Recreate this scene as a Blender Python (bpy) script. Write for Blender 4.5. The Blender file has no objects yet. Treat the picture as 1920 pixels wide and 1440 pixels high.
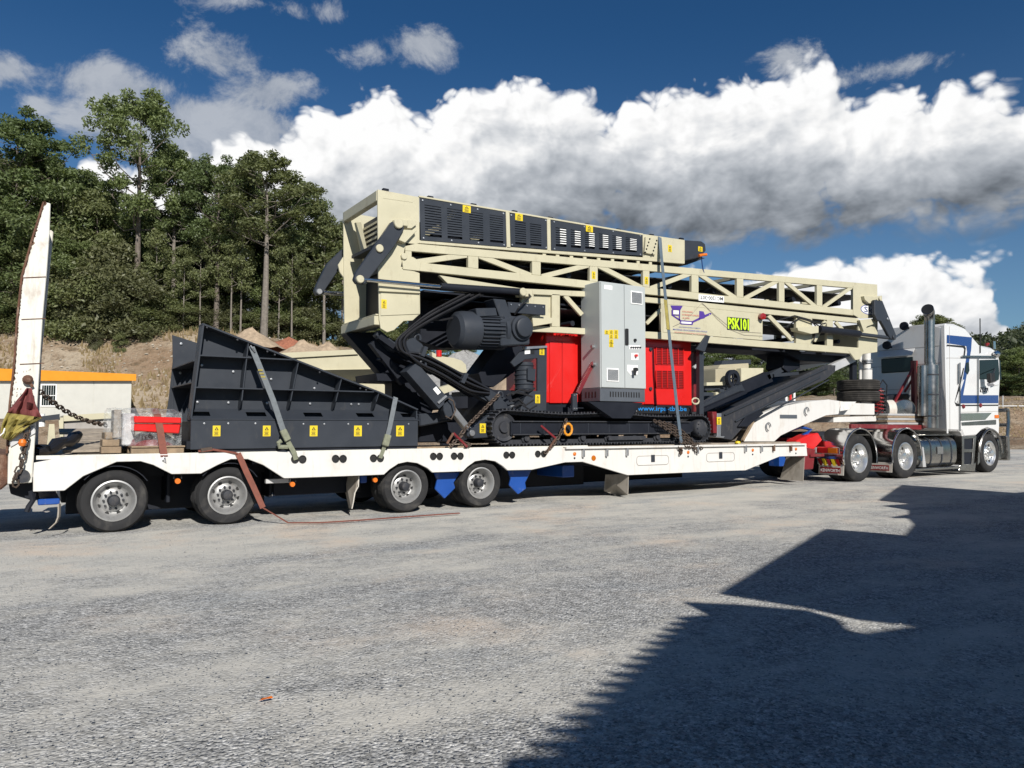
import bpy, bmesh, math, random
from mathutils import Vector, Matrix, noise as mnoise
random.seed(7)
SC = bpy.context.scene
COL = SC.collection
R = math.radians

# ------------------------------------------------------------------ camera
# x runs along the trailer towards the truck, y away from the viewer, z up; metres
F = 1413.0                                   # focal length for a 1920 px wide picture
YAW = R(57); PIT = math.atan(77 / F); CAM = Vector((0, -10.3, 1.3))
FW = Vector((math.cos(YAW) * math.cos(PIT), math.sin(YAW) * math.cos(PIT), math.sin(PIT)))
RT = Vector((math.sin(YAW), -math.cos(YAW), 0)); UP = RT.cross(FW)
camd = bpy.data.cameras.new('camera'); cam = bpy.data.objects.new('camera', camd); COL.objects.link(cam)
cam.matrix_world = Matrix(((RT.x, UP.x, -FW.x, CAM.x), (RT.y, UP.y, -FW.y, CAM.y), (RT.z, UP.z, -FW.z, CAM.z), (0, 0, 0, 1)))
camd.sensor_width = 36; camd.lens = 36 * F / 1920; camd.clip_start = .05; camd.clip_end = 6000
SC.camera = cam

def ray(px, py): return FW + RT * ((px - 960) / F) - UP * ((py - 720) / F)
def at(px, py, Y=0.0):                       # the point of the upright plane y=Y seen there in the survey photo
    d = ray(px, py); return CAM + d * ((Y - CAM.y) / d.y)
def gnd(px, py, z=0.0):                      # the same for a level plane
    d = ray(px, py); return CAM + d * ((z - CAM.z) / d.z)
def dep(px, py, w):                          # the same at a depth w
    return CAM + ray(px, py) * w
def xz(pts, Y=0.0): return [((lambda p: (p.x, p.z))(at(a, b, Y))) for a, b in pts]

# ------------------------------------------------------------------ light
SUNV = Vector((-0.20, -1.0, 0.645)).normalized()        # towards the sun
EL = math.asin(SUNV.z); AZ = math.atan2(SUNV.x, SUNV.y)
sl = bpy.data.lights.new('sun', 'SUN'); sl.energy = 5.0; sl.angle = R(.5); sl.color = (1, .955, .89)
so = bpy.data.objects.new('sun', sl); COL.objects.link(so); so.location = (0, -30, 40)
so.rotation_euler = (-SUNV).to_track_quat('-Z', 'Y').to_euler()
SC.view_settings.view_transform = 'Standard'; SC.view_settings.look = 'None'
SC.view_settings.exposure = 0.30; SC.view_settings.gamma = 1.0; SC.view_settings.use_curve_mapping = False
SC.render.engine = 'CYCLES'

class NT:                                    # small node-graph writer
    def __init__(s, t): s.t = t; s.n = t.nodes; s.l = t.links
    def new(s, k, **kw):
        n = s.n.new(k)
        for a, b in kw.items(): setattr(n, a, b)
        return n
    def put(s, sock, v):
        if v is None: return
        if hasattr(v, 'is_output') or hasattr(v, 'links'): s.l.new(v, sock)
        else: sock.default_value = v
    def m(s, op, a, b=None, c=None, clamp=False):
        n = s.new('ShaderNodeMath', operation=op, use_clamp=clamp)
        s.put(n.inputs[0], a); s.put(n.inputs[1], b); s.put(n.inputs[2], c); return n.outputs[0]
    def v(s, op, a, b=None, out=0):
        n = s.new('ShaderNodeVectorMath', operation=op); s.put(n.inputs[0], a); s.put(n.inputs[1], b); return n.outputs[out]
    def noise(s, vec, scale, detail=4, rough=.55, dist=0, col=False, dim='3D'):
        n = s.new('ShaderNodeTexNoise', noise_dimensions=dim); s.put(n.inputs['Vector'], vec)
        n.inputs['Scale'].default_value = scale; n.inputs['Detail'].default_value = detail
        n.inputs['Roughness'].default_value = rough; n.inputs['Distortion'].default_value = dist
        return n.outputs['Color' if col else 'Fac']
    def vor(s, vec, scale, feat='F1', out='Distance', smooth=None):
        n = s.new('ShaderNodeTexVoronoi', feature=feat); s.put(n.inputs['Vector'], vec); n.inputs['Scale'].default_value = scale
        return n.outputs[out]
    def mr(s, val, a, b, c=0., d=1., smooth=False):
        n = s.new('ShaderNodeMapRange', interpolation_type='SMOOTHSTEP' if smooth else 'LINEAR')
        for i, q in enumerate((val, a, b, c, d)): s.put(n.inputs[i], q)
        return n.outputs[0]
    def mix(s, f, a, b, mode='MIX'):
        n = s.new('ShaderNodeMix', data_type='RGBA', blend_type=mode); s.put(n.inputs[0], f)
        s.put(n.inputs[6], c4(a)); s.put(n.inputs[7], c4(b)); return n.outputs[2]
def c4(c): return (*c, 1) if isinstance(c, tuple) and len(c) == 3 else c

# ------------------------------------------------------------------ sky with cumulus
W = bpy.data.worlds.new('World'); SC.world = W; W.use_nodes = True
W.node_tree.nodes.clear(); T = NT(W.node_tree)
def azel(px, py):
    d = ray(px, py).normalized(); return math.atan2(d.dot(RT), d.x * math.cos(YAW) + d.y * math.sin(YAW)), math.asin(d.z)
def elv(py, px): return azel(px, py)[1]
def fcurve(t, fac, pts):                     # elevation profile along the azimuth, given as survey points
    n = t.new('ShaderNodeFloatCurve'); c = n.mapping.curves[0]
    q = [(min(1, max(0, (azel(px, 797)[0] + 1.3) / 2.6)), min(1, max(0, elv(py, px) / .8))) for px, py in pts]
    while len(c.points) < len(q): c.points.new(.5, .5)
    for p, (x, y) in zip(c.points, q): p.location = (x, y); p.handle_type = 'AUTO_CLAMPED'
    n.mapping.update(); t.put(n.inputs['Value'], fac); return t.m('MULTIPLY', n.outputs[0], .8)
TOP1 = [(-3000, 380), (-800, 300), (-300, 340), (0, 400), (110, 290), (170, 285), (250, 300), (400, 262), (500, 240), (560, 215), (640, 178), (740, 166), (790, 200), (830, 182), (915, 145), (990, 160), (1050, 168), (1110, 178), (1155, 206), (1185, 166), (1260, 168), (1310, 150),
        (1360, 162), (1410, 128), (1480, 118), (1545, 106), (1590, 145), (1606, 200), (1640, 172), (1700, 162), (1770, 190), (1800, 152), (1880, 140), (1920, 165), (2150, 150), (2500, 210), (3400, 300)]
BOT1 = [(-3000, 560), (-300, 640), (500, 640), (800, 520), (1000, 470), (1150, 452), (1300, 476), (1420, 472), (1550, 468), (1700, 452), (1850, 440), (1920, 430), (2300, 440), (3400, 500)]
TOP2 = [(-3000, 740), (1100, 740), (1300, 620), (1360, 540), (1400, 505), (1480, 482), (1560, 490), (1640, 476), (1740, 482), (1830, 478), (1856, 500), (1880, 540), (1904, 600), (1925, 640), (2100, 560), (2400, 520), (3400, 600)]
GREYT = [(-3000, 420), (-300, 400), (400, 300), (560, 270), (640, 290), (700, 330), (800, 330), (900, 385), (1040, 380), (1150, 390), (1260, 385), (1340, 330), (1420, 225), (1500, 230), (1590, 225), (1680, 250), (1760, 255), (1830, 215), (1920, 240), (2300, 300), (3400, 400)]
g = bpy.data.node_groups.new('cloud_density', 'ShaderNodeTree')
g.interface.new_socket('Vector', in_out='INPUT', socket_type='NodeSocketVector')
g.interface.new_socket('Body', in_out='OUTPUT', socket_type='NodeSocketFloat')
G = NT(g); gi = G.new('NodeGroupInput'); go = G.new('NodeGroupOutput')
warp = G.v('MULTIPLY', G.v('SUBTRACT', G.noise(gi.outputs[0], 14, 2, .5, col=True, dim='2D'), (.5, .5, .5)), (.045, .03, 0))
gp = G.v('ADD', gi.outputs[0], warp); sx = G.new('ShaderNodeSeparateXYZ'); G.l.new(gp, sx.inputs[0])
fx = G.m('MULTIPLY', G.m('ADD', sx.outputs[0], 1.3), 1 / 2.6); ey = sx.outputs[1]
m1 = G.m('MINIMUM', G.m('SUBTRACT', fcurve(G, fx, TOP1), ey), G.m('MULTIPLY', G.m('SUBTRACT', ey, fcurve(G, fx, BOT1)), .55))
m2 = G.m('SUBTRACT', fcurve(G, fx, TOP2), ey)
mask = G.m('MINIMUM', G.m('MULTIPLY', G.m('MAXIMUM', m1, m2), 12.), .75)
def vor2(sc, off): 
    n = G.new('ShaderNodeTexVoronoi', feature='F1', voronoi_dimensions='2D'); G.put(n.inputs['Vector'], G.v('MULTIPLY', G.v('ADD', gp, off), (1, 1.3, 1))); n.inputs['Scale'].default_value = sc; return G.m('SUBTRACT', .40, n.outputs['Distance'])
gs = G.v('MULTIPLY', gp, (1, 1.45, 1))
puff = vor2(15, (0, 0, 0)); puff2 = vor2(42, (3.1, 1.7, 0)); puff3 = vor2(95, (1, 5, 0))
bd_ = G.m('SUBTRACT', ey, fcurve(G, fx, BOT1)); calm = G.m('MAXIMUM', G.mr(bd_, -.01, .075, .22, 1.), G.mr(bd_, -.016, -.004, 1., 0.))
fb = G.m('SUBTRACT', G.noise(gs, 11, 6, .6, dim='2D'), .5)
body = G.m('MULTIPLY_ADD', calm, G.m('ADD', G.m('MULTIPLY', puff, .42), G.m('ADD', G.m('MULTIPLY', puff2, .26), G.m('ADD', G.m('MULTIPLY', puff3, .12), G.m('MULTIPLY', fb, .50)))), mask)
G.l.new(body, go.inputs[0])
tc = T.new('ShaderNodeTexCoord'); D = tc.outputs['Generated']
du = T.v('DOT_PRODUCT', D, tuple(RT), 1); dv = T.v('DOT_PRODUCT', D, (math.cos(YAW), math.sin(YAW), 0), 1)
sd = T.new('ShaderNodeSeparateXYZ'); T.l.new(D, sd.inputs[0])
az = T.m('ARCTAN2', du, dv); el_ = T.m('ARCSINE', sd.outputs[2])
P0 = T.new('ShaderNodeCombineXYZ'); T.l.new(az, P0.inputs[0]); T.l.new(el_, P0.inputs[1]); P = P0.outputs[0]
def dens(off):
    n = T.new('ShaderNodeGroup'); n.node_tree = g; T.l.new(T.v('ADD', P, off), n.inputs[0]); return n.outputs[0]
b0 = dens((0, 0, 0)); b1 = dens((-.010, .016, 0))
alpha = T.mr(b0, -.03, .20, smooth=True)
relief = T.m('MULTIPLY', T.m('SUBTRACT', b0, b1), .55)
fa = T.m('MULTIPLY', T.m('ADD', az, 1.3), 1 / 2.6)
tp_, bt = fcurve(T, fa, TOP1), fcurve(T, fa, BOT1); t2 = fcurve(T, fa, TOP2)
st_ = T.v('MULTIPLY', P, (1, 1.7, 1))
big_ = T.m('SUBTRACT', T.noise(st_, 5.5, 5, .58, .3, dim='2D'), .5); mid_ = T.m('SUBTRACT', T.noise(T.v('ADD', st_, (4, 2, 0)), 15, 4, .6, dim='2D'), .5)
hi = T.m('DIVIDE', T.m('SUBTRACT', el_, bt), T.m('MAXIMUM', T.m('SUBTRACT', tp_, bt), .04))       # height within the main bank of cloud
lo = T.m('ADD', T.m('MULTIPLY', T.m('SUBTRACT', el_, t2), 6.0), .98)
rel = T.m('ADD', T.mix(T.mr(T.m('SUBTRACT', el_, bt), -.016, -.004), lo, hi), T.m('ADD', T.m('MULTIPLY', big_, 1.15), T.m('MULTIPLY', mid_, .42)))
shade = T.new('ShaderNodeFloatCurve'); sc_ = shade.mapping.curves[0]
for q in range(4): sc_.points.new(.5, .5)
for p_, (x_, y_) in zip(sc_.points, ((0, .19), (.14, .25), (.34, .46), (.58, .70), (.80, .94), (1, 1.0))): p_.location = (x_, y_)
shade.mapping.update(); T.l.new(T.mr(rel, -.20, .98), shade.inputs['Value'])
lum = T.m('ADD', shade.outputs[0], T.m('MULTIPLY', relief, T.mr(rel, .1, .8, .45, 1.)))
lum = T.m('MINIMUM', T.m('MAXIMUM', lum, .13), 1.08)
ccol = T.mix(T.mr(lum, .2, 1.0), (.76, .86, 1.0), (1, 1, 1))
cs = T.new('ShaderNodeVectorMath', operation='SCALE'); T.l.new(ccol, cs.inputs[0]); T.l.new(T.m('MULTIPLY', lum, 15.0), cs.inputs['Scale'])
VEIL = [(420, 110, 130, 60, 1.0), (500, 175, 110, 75, 1.15), (215, 165, 160, 62, 1.05), (340, 255, 280, 95, 1.5), (480, 250, 140, 100, 1.3), (10, 130, 75, 42, .9), (800, 85, 110, 55, .95), (690, 100, 70, 30, .6), (1470, 110, 70, 45, .8), (1680, 128, 160, 30, .7), (80, 200, 50, 30, .7), (500, 8, 160, 24, .45)]
best = None
for (px, py, rx, ry, k) in VEIL:
    a, e = azel(px, py); a1, _ = azel(px + rx, py); _, e1 = azel(px, py - ry)
    q = T.m('MULTIPLY', T.m('SUBTRACT', 1.0, T.v('LENGTH', T.v('MULTIPLY', T.v('SUBTRACT', P, (a, e, 0)), (1 / (a1 - a), 1 / (e1 - e), 0)), out=1)), k)
    best = q if best is None else T.m('MAXIMUM', best, q)
vn = T.m('MULTIPLY', T.m('SUBTRACT', T.noise(T.v('MULTIPLY', P, (.75, 1.0, 1)), 15, 8, .66, .25, dim='2D'), .5), 2.3)
veil = T.m('MULTIPLY', T.mr(T.m('ADD', best, vn), .10, .80, smooth=True), .80)
sky = T.new('ShaderNodeTexSky', sky_type='NISHITA'); sky.sun_disc = False; sky.sun_elevation = EL; sky.sun_rotation = AZ
sky.altitude = 50; sky.air_density = 1.0; sky.dust_density = .15; sky.ozone_density = 3.0
skyc = T.mix(1.0, sky.outputs[0], T.mix(T.mr(el_, .12, .52, smooth=True), (.80, 1.02, 1.18), (.30, .68, .98)), 'MULTIPLY')
c1 = T.mix(veil, skyc, T.mix(T.mr(vn, -.35, .35), (5.6, 6.2, 7.2), (8.8, 9.2, 9.8))); c2 = T.mix(alpha, c1, cs.outputs[0])
bg = T.new('ShaderNodeBackground'); bg.inputs[1].default_value = .05; T.l.new(c2, bg.inputs[0])
wo = T.new('ShaderNodeOutputWorld'); T.l.new(bg.outputs[0], wo.inputs[0])
W.cycles.sampling_method = 'MANUAL'; W.cycles.sample_map_resolution = 512

# ------------------------------------------------------------------ materials
MATS = {}
def mat(name, col, rough=.5, metal=0., var=.10, vs=2.5, dirt=None, da=0., ds=6., bump=0., bs=60., spec=.5, coat=0., trans=0., alpha=None, emit=None, streak=0.):
    m = bpy.data.materials.new(name); m.use_nodes = True; t = NT(m.node_tree); b = t.n['Principled BSDF']
    tcn = t.new('ShaderNodeTexCoord'); o = tcn.outputs['Object']
    n1 = t.noise(o, vs, 5, .6)
    c = t.mix(1.0, c4(col), t.mr(n1, .25, .75, 1 - var, 1 + var), 'MULTIPLY')
    if dirt:
        n2 = t.noise(t.v('MULTIPLY', o, (1, 1, .55)), ds, 7, .68)
        f = t.mr(n2, .62 - da * .45, .78 - da * .3, 0, min(1, .35 + da))
        c = t.mix(f, c, c4(dirt))
    if streak:
        c = t.mix(t.mr(t.noise(t.v('MULTIPLY', o, (9, 9, .9)), 1.6, 5, .65), .56, .76, 0, streak), c, (.27, .19, .13))
    t.l.new(c, b.inputs['Base Color'])
    t.l.new(t.mr(n1, .2, .8, max(.03, rough - .10), min(1, rough + .12)), b.inputs['Roughness'])
    b.inputs['Metallic'].default_value = metal; b.inputs['Specular IOR Level'].default_value = spec
    if coat: b.inputs['Coat Weight'].default_value = coat; b.inputs['Coat Roughness'].default_value = .08
    if trans: b.inputs['Transmission Weight'].default_value = trans
    if alpha is not None: b.inputs['Alpha'].default_value = alpha
    if emit: b.inputs['Emission Color'].default_value = c4(emit[0]); b.inputs['Emission Strength'].default_value = emit[1]
    if bump:
        bn = t.new('ShaderNodeBump'); bn.inputs['Strength'].default_value = bump; bn.inputs['Distance'].default_value = .02
        t.l.new(t.noise(o, bs, 4, .6), bn.inputs['Height']); t.l.new(bn.outputs[0], b.inputs['Normal'])
    MATS[name] = m; return m
M = MATS
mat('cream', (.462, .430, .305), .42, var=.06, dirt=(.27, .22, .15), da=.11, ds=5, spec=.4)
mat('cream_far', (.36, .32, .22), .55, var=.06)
mat('charcoal', (.030, .035, .044), .45, var=.12, dirt=(.075, .072, .068), da=.08, ds=7, spec=.25)
mat('charcoal_dusty', (.030, .032, .038), .6, var=.15, dirt=(.11, .10, .09), da=.2, ds=9, spec=.25)
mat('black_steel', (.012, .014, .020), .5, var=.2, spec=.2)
mat('rubber_belt', (.016, .017, .019), .6, var=.25, bump=.2, bs=40)
mat('hose', (.014, .014, .016), .38, var=.1)
mat('white_paint', (.585, .575, .55), .38, var=.04, dirt=(.44, .37, .29), da=.15, ds=3.2, spec=.4, streak=.42)
mat('white_rusty', (.60, .59, .53), .5, var=.05, dirt=(.20, .085, .035), da=.15, ds=5, streak=.5)
mat('rust', (.10, .045, .026), .85, var=.4, vs=9, dirt=(.34, .25, .18), da=.25, ds=12, bump=.5)
mat('red_paint', (.56, .014, .012), .33, var=.05, coat=.3)
mat('red_dark', (.15, .014, .018), .4, var=.12, dirt=(.2, .1, .08), da=.2)
mat('cabinet_grey', (.385, .41, .405), .42, var=.03)
mat('plinth', (.075, .085, .10), .5, var=.1)
mat('blue_paint', (.008, .058, .27), .4, var=.12, dirt=(.25, .25, .24), da=.12)
mat('yellow', (.62, .46, .012), .5, var=.04)
mat('sign_black', (.012, .012, .012), .5, var=.05)
mat('sign_white', (.78, .78, .76), .5, var=.03)
mat('neon', (.50, .75, .015), .5, var=.03)
mat('purple', (.065, .028, .23), .5, var=.03)
mat('print_red', (.52, .16, .12), .6, var=.03)
mat('print_blue', (.12, .14, .36), .6, var=.03)
mat('cyan', (.015, .19, .50), .45, var=.05)
mat('zinc', (.42, .43, .44), .4, metal=.8, var=.1)
mat('chrome', (.62, .62, .61), .13, metal=1., var=.05)
mat('stainless', (.36, .35, .33), .26, metal=1., var=.2, dirt=(.16, .14, .12), da=.12)
mat('rod_steel', (.62, .62, .62), .12, metal=1.)
mat('alloy', (.74, .74, .73), .30, metal=.9, var=.08)
mat('rim_steel', (.36, .36, .355), .42, metal=.55, var=.12, dirt=(.20, .18, .16), da=.18, ds=14)
mat('tyre', (.022, .022, .023), .85, var=.2, dirt=(.085, .08, .072), da=.2, ds=5, bump=.12, bs=90, spec=.25)
mat('tyre_dusty', (.032, .030, .028), .85, var=.2, dirt=(.10, .09, .08), da=.3, ds=5, spec=.2)
mat('timber', (.25, .185, .12), .85, var=.35, vs=7, dirt=(.16, .12, .085), da=.25, ds=10, bump=.3, bs=60)
mat('deck_timber', (.30, .255, .20), .9, var=.3, vs=5, dirt=(.12, .10, .085), da=.3, ds=7, bump=.35, bs=50)
mat('webbing_grey', (.125, .14, .15), .8, var=.2, vs=20, bump=.2, bs=200)
mat('webbing_green', (.19, .20, .14), .8, var=.25, vs=20, bump=.2, bs=200)
mat('webbing_red', (.17, .055, .036), .8, var=.25, vs=15, bump=.2, bs=200)
mat('webbing_blue', (.075, .105, .135), .75, var=.2, vs=15)
mat('chain', (.085, .062, .048), .65, metal=.5, var=.35, vs=30)
mat('flag_red', (.15, .036, .034), .85, var=.25, vs=14, dirt=(.10, .03, .025), da=.2, ds=16)
mat('flag_yellow', (.26, .215, .055), .85, var=.3, vs=14, dirt=(.16, .12, .03), da=.2, ds=16)
mat('orange', (.60, .14, .01), .4, var=.05)
mat('amber', (.42, .12, .008), .2, var=.05, coat=.5)
mat('lens_red', (.24, .012, .012), .2, var=.05, coat=.5)
mat('lens_clear', (.6, .6, .6), .15, var=.05, coat=.5)
mat('glass', (.008, .014, .015), .05, var=.05, spec=.4)
mat('flap', (.30, .27, .23), .8, var=.2, dirt=(.14, .11, .08), da=.3)
mat('flap_white', (.50, .47, .42), .6, var=.08, dirt=(.35, .27, .2), da=.3)
mat('truck_blue', (.008, .04, .17), .25, coat=.6, var=.05)
mat('truck_white', (.61, .61, .605), .22, coat=.6, var=.02, dirt=(.6, .57, .52), da=.06)
mat('wall_white', (.50, .495, .45), .6, var=.04)
mat('fascia', (.64, .25, .014), .5, var=.05)
mat('concrete', (.33, .31, .285), .9, var=.2, dirt=(.20, .18, .15), da=.3, ds=3)
mat('red_soil', (.25, .095, .055), .95, var=.4, vs=6, bump=.6, bs=12)
mat('soil', (.36, .275, .19), .95, var=.3, vs=3, dirt=(.22, .16, .11), da=.3, ds=4, bump=.6, bs=10)
mat('stone', (.26, .255, .245), .9, var=.35, vs=9)
mat('bark', (.115, .095, .078), .9, var=.35, vs=6, dirt=(.26, .23, .20), da=.25, ds=3, bump=.5, bs=20)
mat('bark_pale', (.17, .15, .128), .9, var=.35, vs=5, dirt=(.10, .08, .065), da=.25, ds=3)
mat('galv', (.5, .5, .5), .5, metal=.4, var=.1)
mat('corrugated', (.42, .44, .45), .45, metal=.3, var=.06)

def foliage(name, a, b):
    m = bpy.data.materials.new(name); m.use_nodes = True; t = NT(m.node_tree); p = t.n['Principled BSDF']
    o = t.new('ShaderNodeTexCoord').outputs['Object']; oi = t.new('ShaderNodeObjectInfo').outputs['Random']
    geo = t.new('ShaderNodeNewGeometry').outputs['Random Per Island']
    f = t.m('ADD', t.m('MULTIPLY', t.noise(o, .7, 3, .6), .55), t.m('ADD', t.m('MULTIPLY', geo, .38), t.m('MULTIPLY', oi, .22)))
    c = t.mix(t.mr(f, .25, .85), a, b); t.l.new(c, p.inputs['Base Color'])
    p.inputs['Roughness'].default_value = .5; p.inputs['Specular IOR Level'].default_value = .35
    tr = t.new('ShaderNodeBsdfTranslucent'); t.l.new(t.mix(1.0, c, (1.3, 1.35, .7), 'MULTIPLY'), tr.inputs[0])
    mx = t.new('ShaderNodeMixShader'); mx.inputs[0].default_value = .34
    t.l.new(p.outputs[0], mx.inputs[1]); t.l.new(tr.outputs[0], mx.inputs[2]); t.l.new(mx.outputs[0], t.n['Material Output'].inputs[0])
    MATS[name] = m
foliage('leaf_gum', (.068, .092, .036), (.195, .240, .095))
foliage('leaf_dark', (.052, .076, .030), (.155, .200, .080))
foliage('leaf_olive', (.080, .098, .042), (.200, .220, .095))
foliage('leaf_shrub', (.070, .078, .038), (.165, .170, .085))
foliage('dry_grass', (.17, .125, .065), (.36, .28, .16))
foliage('leaf_far', (.034, .046, .026), (.080, .095, .052))

# ------------------------------------------------------------------ mesh helpers
ORG = {}
class MB:
    def __init__(s): s.v = []; s.f = []; s.mi = []; s.cur = 0
    def add(s, vs, fs):
        n = len(s.v); s.v += [Vector(p) for p in vs]; s.f += [tuple(i + n for i in f) for f in fs]; s.mi += [s.cur] * len(fs); return s
    def mat(s, i): s.cur = i; return s
    def hexa(s, p): return s.add(p, [(0, 1, 2, 3), (7, 6, 5, 4), (0, 4, 5, 1), (1, 5, 6, 2), (2, 6, 7, 3), (3, 7, 4, 0)])
    def box(s, x0, x1, y0, y1, z0, z1):
        return s.hexa([(x0, y0, z0), (x1, y0, z0), (x1, y1, z0), (x0, y1, z0), (x0, y0, z1), (x1, y0, z1), (x1, y1, z1), (x0, y1, z1)])
    def ext(s, pts, vec):                   # polygon pushed along a vector
        n = len(pts); a = [Vector(p) for p in pts]; b = [p + Vector(vec) for p in a]
        return s.add(a + b, [tuple(range(n)), tuple(range(2 * n - 1, n - 1, -1))] + [(i, (i + 1) % n, n + (i + 1) % n, n + i) for i in range(n)])
    def prism(s, p2, y0, y1): return s.ext([(x, y0, z) for x, z in p2], (0, y1 - y0, 0))
    def bar(s, p, q, w, h, up=(0, 0, 1)):
        p, q = Vector(p), Vector(q); d = (q - p).normalized(); u = Vector(up); sd = d.cross(u)
        if sd.length < 1e-4: sd = d.cross(Vector((1, 0, 0)))
        sd.normalize(); u = sd.cross(d).normalized(); a = sd * w / 2; b = u * h / 2
        return s.hexa([p - a - b, p + a - b, p + a + b, p - a + b, q - a - b, q + a - b, q + a + b, q - a + b])
    def lathe(s, c, ax, prof, n=24, close=False):
        c = Vector(c); ax = Vector(ax).normalized(); a = ax.orthogonal().normalized(); b = ax.cross(a); vs = []; fs = []; k = len(prof)
        for i in range(n):
            t = 2 * math.pi * i / n; e = a * math.cos(t) + b * math.sin(t)
            for r, h in prof: vs.append(c + ax * h + e * r)
        for i in range(n):
            j = (i + 1) % n
            for q in range(k - (0 if close else 1)):
                w = (q + 1) % k; fs.append((i * k + q, i * k + w, j * k + w, j * k + q))
        return s.add(vs, fs)
    def cyl(s, p, q, r, n=16, r2=None):
        p, q = Vector(p), Vector(q); L = (q - p).length; r2 = r if r2 is None else r2
        return s.lathe(p, q - p, [(0.0005, 0), (r, 0), (r2, L), (0.0005, L)], n)
    def tube(s, path, r, n=7, closed=False):
        P = [Vector(p) for p in path]; vs = []; fs = []; k = len(P); prev = None
        for i, p in enumerate(P):
            d = (P[(i + 1) % k] - P[i - 1]) if closed else (P[min(i + 1, k - 1)] - P[max(i - 1, 0)]); d.normalize()
            if prev is None: prev = d.orthogonal().normalized()
            a = (prev - d * prev.dot(d)).normalized(); prev = a; b = d.cross(a); rr = r[i] if isinstance(r, (list, tuple)) else r
            vs += [p + (a * math.cos(2 * math.pi * j / n) + b * math.sin(2 * math.pi * j / n)) * rr for j in range(n)]
        for i in range(k if closed else k - 1):
            w = (i + 1) % k
            fs += [(i * n + j, i * n + (j + 1) % n, w * n + (j + 1) % n, w * n + j) for j in range(n)]
        if not closed: fs += [tuple(range(n)), tuple(range((k - 1) * n, k * n))]
        return s.add(vs, fs)
    def strap(s, path, w, th=.004, side=(1, 0, 0)):      # flat webbing along a path
        P = [Vector(p) for p in path]; sd = Vector(side).normalized(); k = len(P); vs = []; fs = []
        for i, p in enumerate(P):
            d = (P[min(i + 1, k - 1)] - P[max(i - 1, 0)]).normalized(); a = (sd - d * sd.dot(d)).normalized(); nn = d.cross(a) * th; a = a * w / 2
            vs += [p - a - nn, p + a - nn, p + a + nn, p - a + nn]
        for i in range(k - 1):
            fs += [(i * 4 + j, i * 4 + (j + 1) % 4, i * 4 + 4 + (j + 1) % 4, i * 4 + 4 + j) for j in range(4)]
        fs += [(0, 1, 2, 3), tuple(range((k - 1) * 4, k * 4))]
        return s.add(vs, fs)
    def mesh(s, name, mats, org=Vector(), bevel=0, smooth=False, fixn=True):
        me = bpy.data.meshes.new(name); me.from_pydata([p - org for p in s.v], [], s.f)
        for m in (mats if isinstance(mats, (list, tuple)) else [mats]): me.materials.append(M[m])
        if any(s.mi): me.polygons.foreach_set('material_index', s.mi)
        if fixn or bevel:
            bm = bmesh.new(); bm.from_mesh(me)
            if fixn: bmesh.ops.recalc_face_normals(bm, faces=bm.faces)
            if bevel:
                ed = [e for e in bm.edges if len(e.link_faces) == 2 and e.calc_face_angle(0) > .5]
                bmesh.ops.bevel(bm, geom=ed, offset=bevel, segments=1, affect='EDGES', profile=.5, clamp_overlap=True)
            bm.to_mesh(me); bm.free()
        if smooth: me.shade_smooth(); me.set_sharp_from_angle(angle=R(38))
        me.update(); return me
    def build(s, name, mats, parent=None, bevel=0, smooth=False, fixn=True, org=None):
        o0 = ORG[parent.name] if parent else (Vector(org) if org is not None else Vector())
        ob = bpy.data.objects.new(name, s.mesh(name, mats, o0, bevel, smooth, fixn)); COL.objects.link(ob)
        if parent: ob.parent = parent
        else: ob.location = o0
        ORG[ob.name] = o0; return ob
def tag(o, label=None, cat=None, group=None, kind=None):
    for k, v in (('label', label), ('category', cat), ('group', group), ('kind', kind)):
        if v: o[k] = v
    return o
def thing(name, label, cat, loc, group=None):
    o = bpy.data.objects.new(name, None); COL.objects.link(o); o.location = loc; o.empty_display_size = .3
    ORG[o.name] = Vector(loc); return tag(o, label, cat, group)
def put(me, name, parent, loc, rot=None, scale=None):     # a mesh shared between alike parts, placed in world space
    ob = bpy.data.objects.new(name, me); COL.objects.link(ob); ob.parent = parent
    ob.location = Vector(loc) - (ORG[parent.name] if parent else Vector())
    if rot is not None: ob.rotation_euler = rot
    if scale is not None: ob.scale = scale
    ORG[ob.name] = Vector(loc); return ob
def copy_tree(o, parent=None):
    c = o.copy(); COL.objects.link(c); c.parent = parent
    for ch in list(o.children): copy_tree(ch, c)
    return c
def text(name, body, parent, origin, right, up, height, width, mt, bold=.012):   # flat lettering as a mesh
    cu = bpy.data.curves.new('lettering', 'FONT'); cu.body = body; cu.align_x = 'LEFT'; cu.size = 1; cu.resolution_u = 2; cu.offset = bold
    tmp = bpy.data.objects.new('lettering', cu); COL.objects.link(tmp); bpy.context.view_layer.update()
    me = bpy.data.meshes.new_from_object(tmp.evaluated_get(bpy.context.evaluated_depsgraph_get())); bpy.data.objects.remove(tmp)
    xs = [v.co.x for v in me.vertices]; ys = [v.co.y for v in me.vertices]; x0, x1, y0, y1 = min(xs), max(xs), min(ys), max(ys)
    right = Vector(right).normalized(); up = Vector(up).normalized(); o0 = ORG[parent.name]
    for v in me.vertices:
        v.co = Vector(origin) - o0 + right * ((v.co.x - x0) / (x1 - x0) * width) + up * ((v.co.y - y0) / (y1 - y0) * height)
    me.materials.clear(); me.materials.append(M[mt]); me.name = name
    ob = bpy.data.objects.new(name, me); COL.objects.link(ob); ob.parent = parent; ORG[ob.name] = o0; return ob
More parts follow.
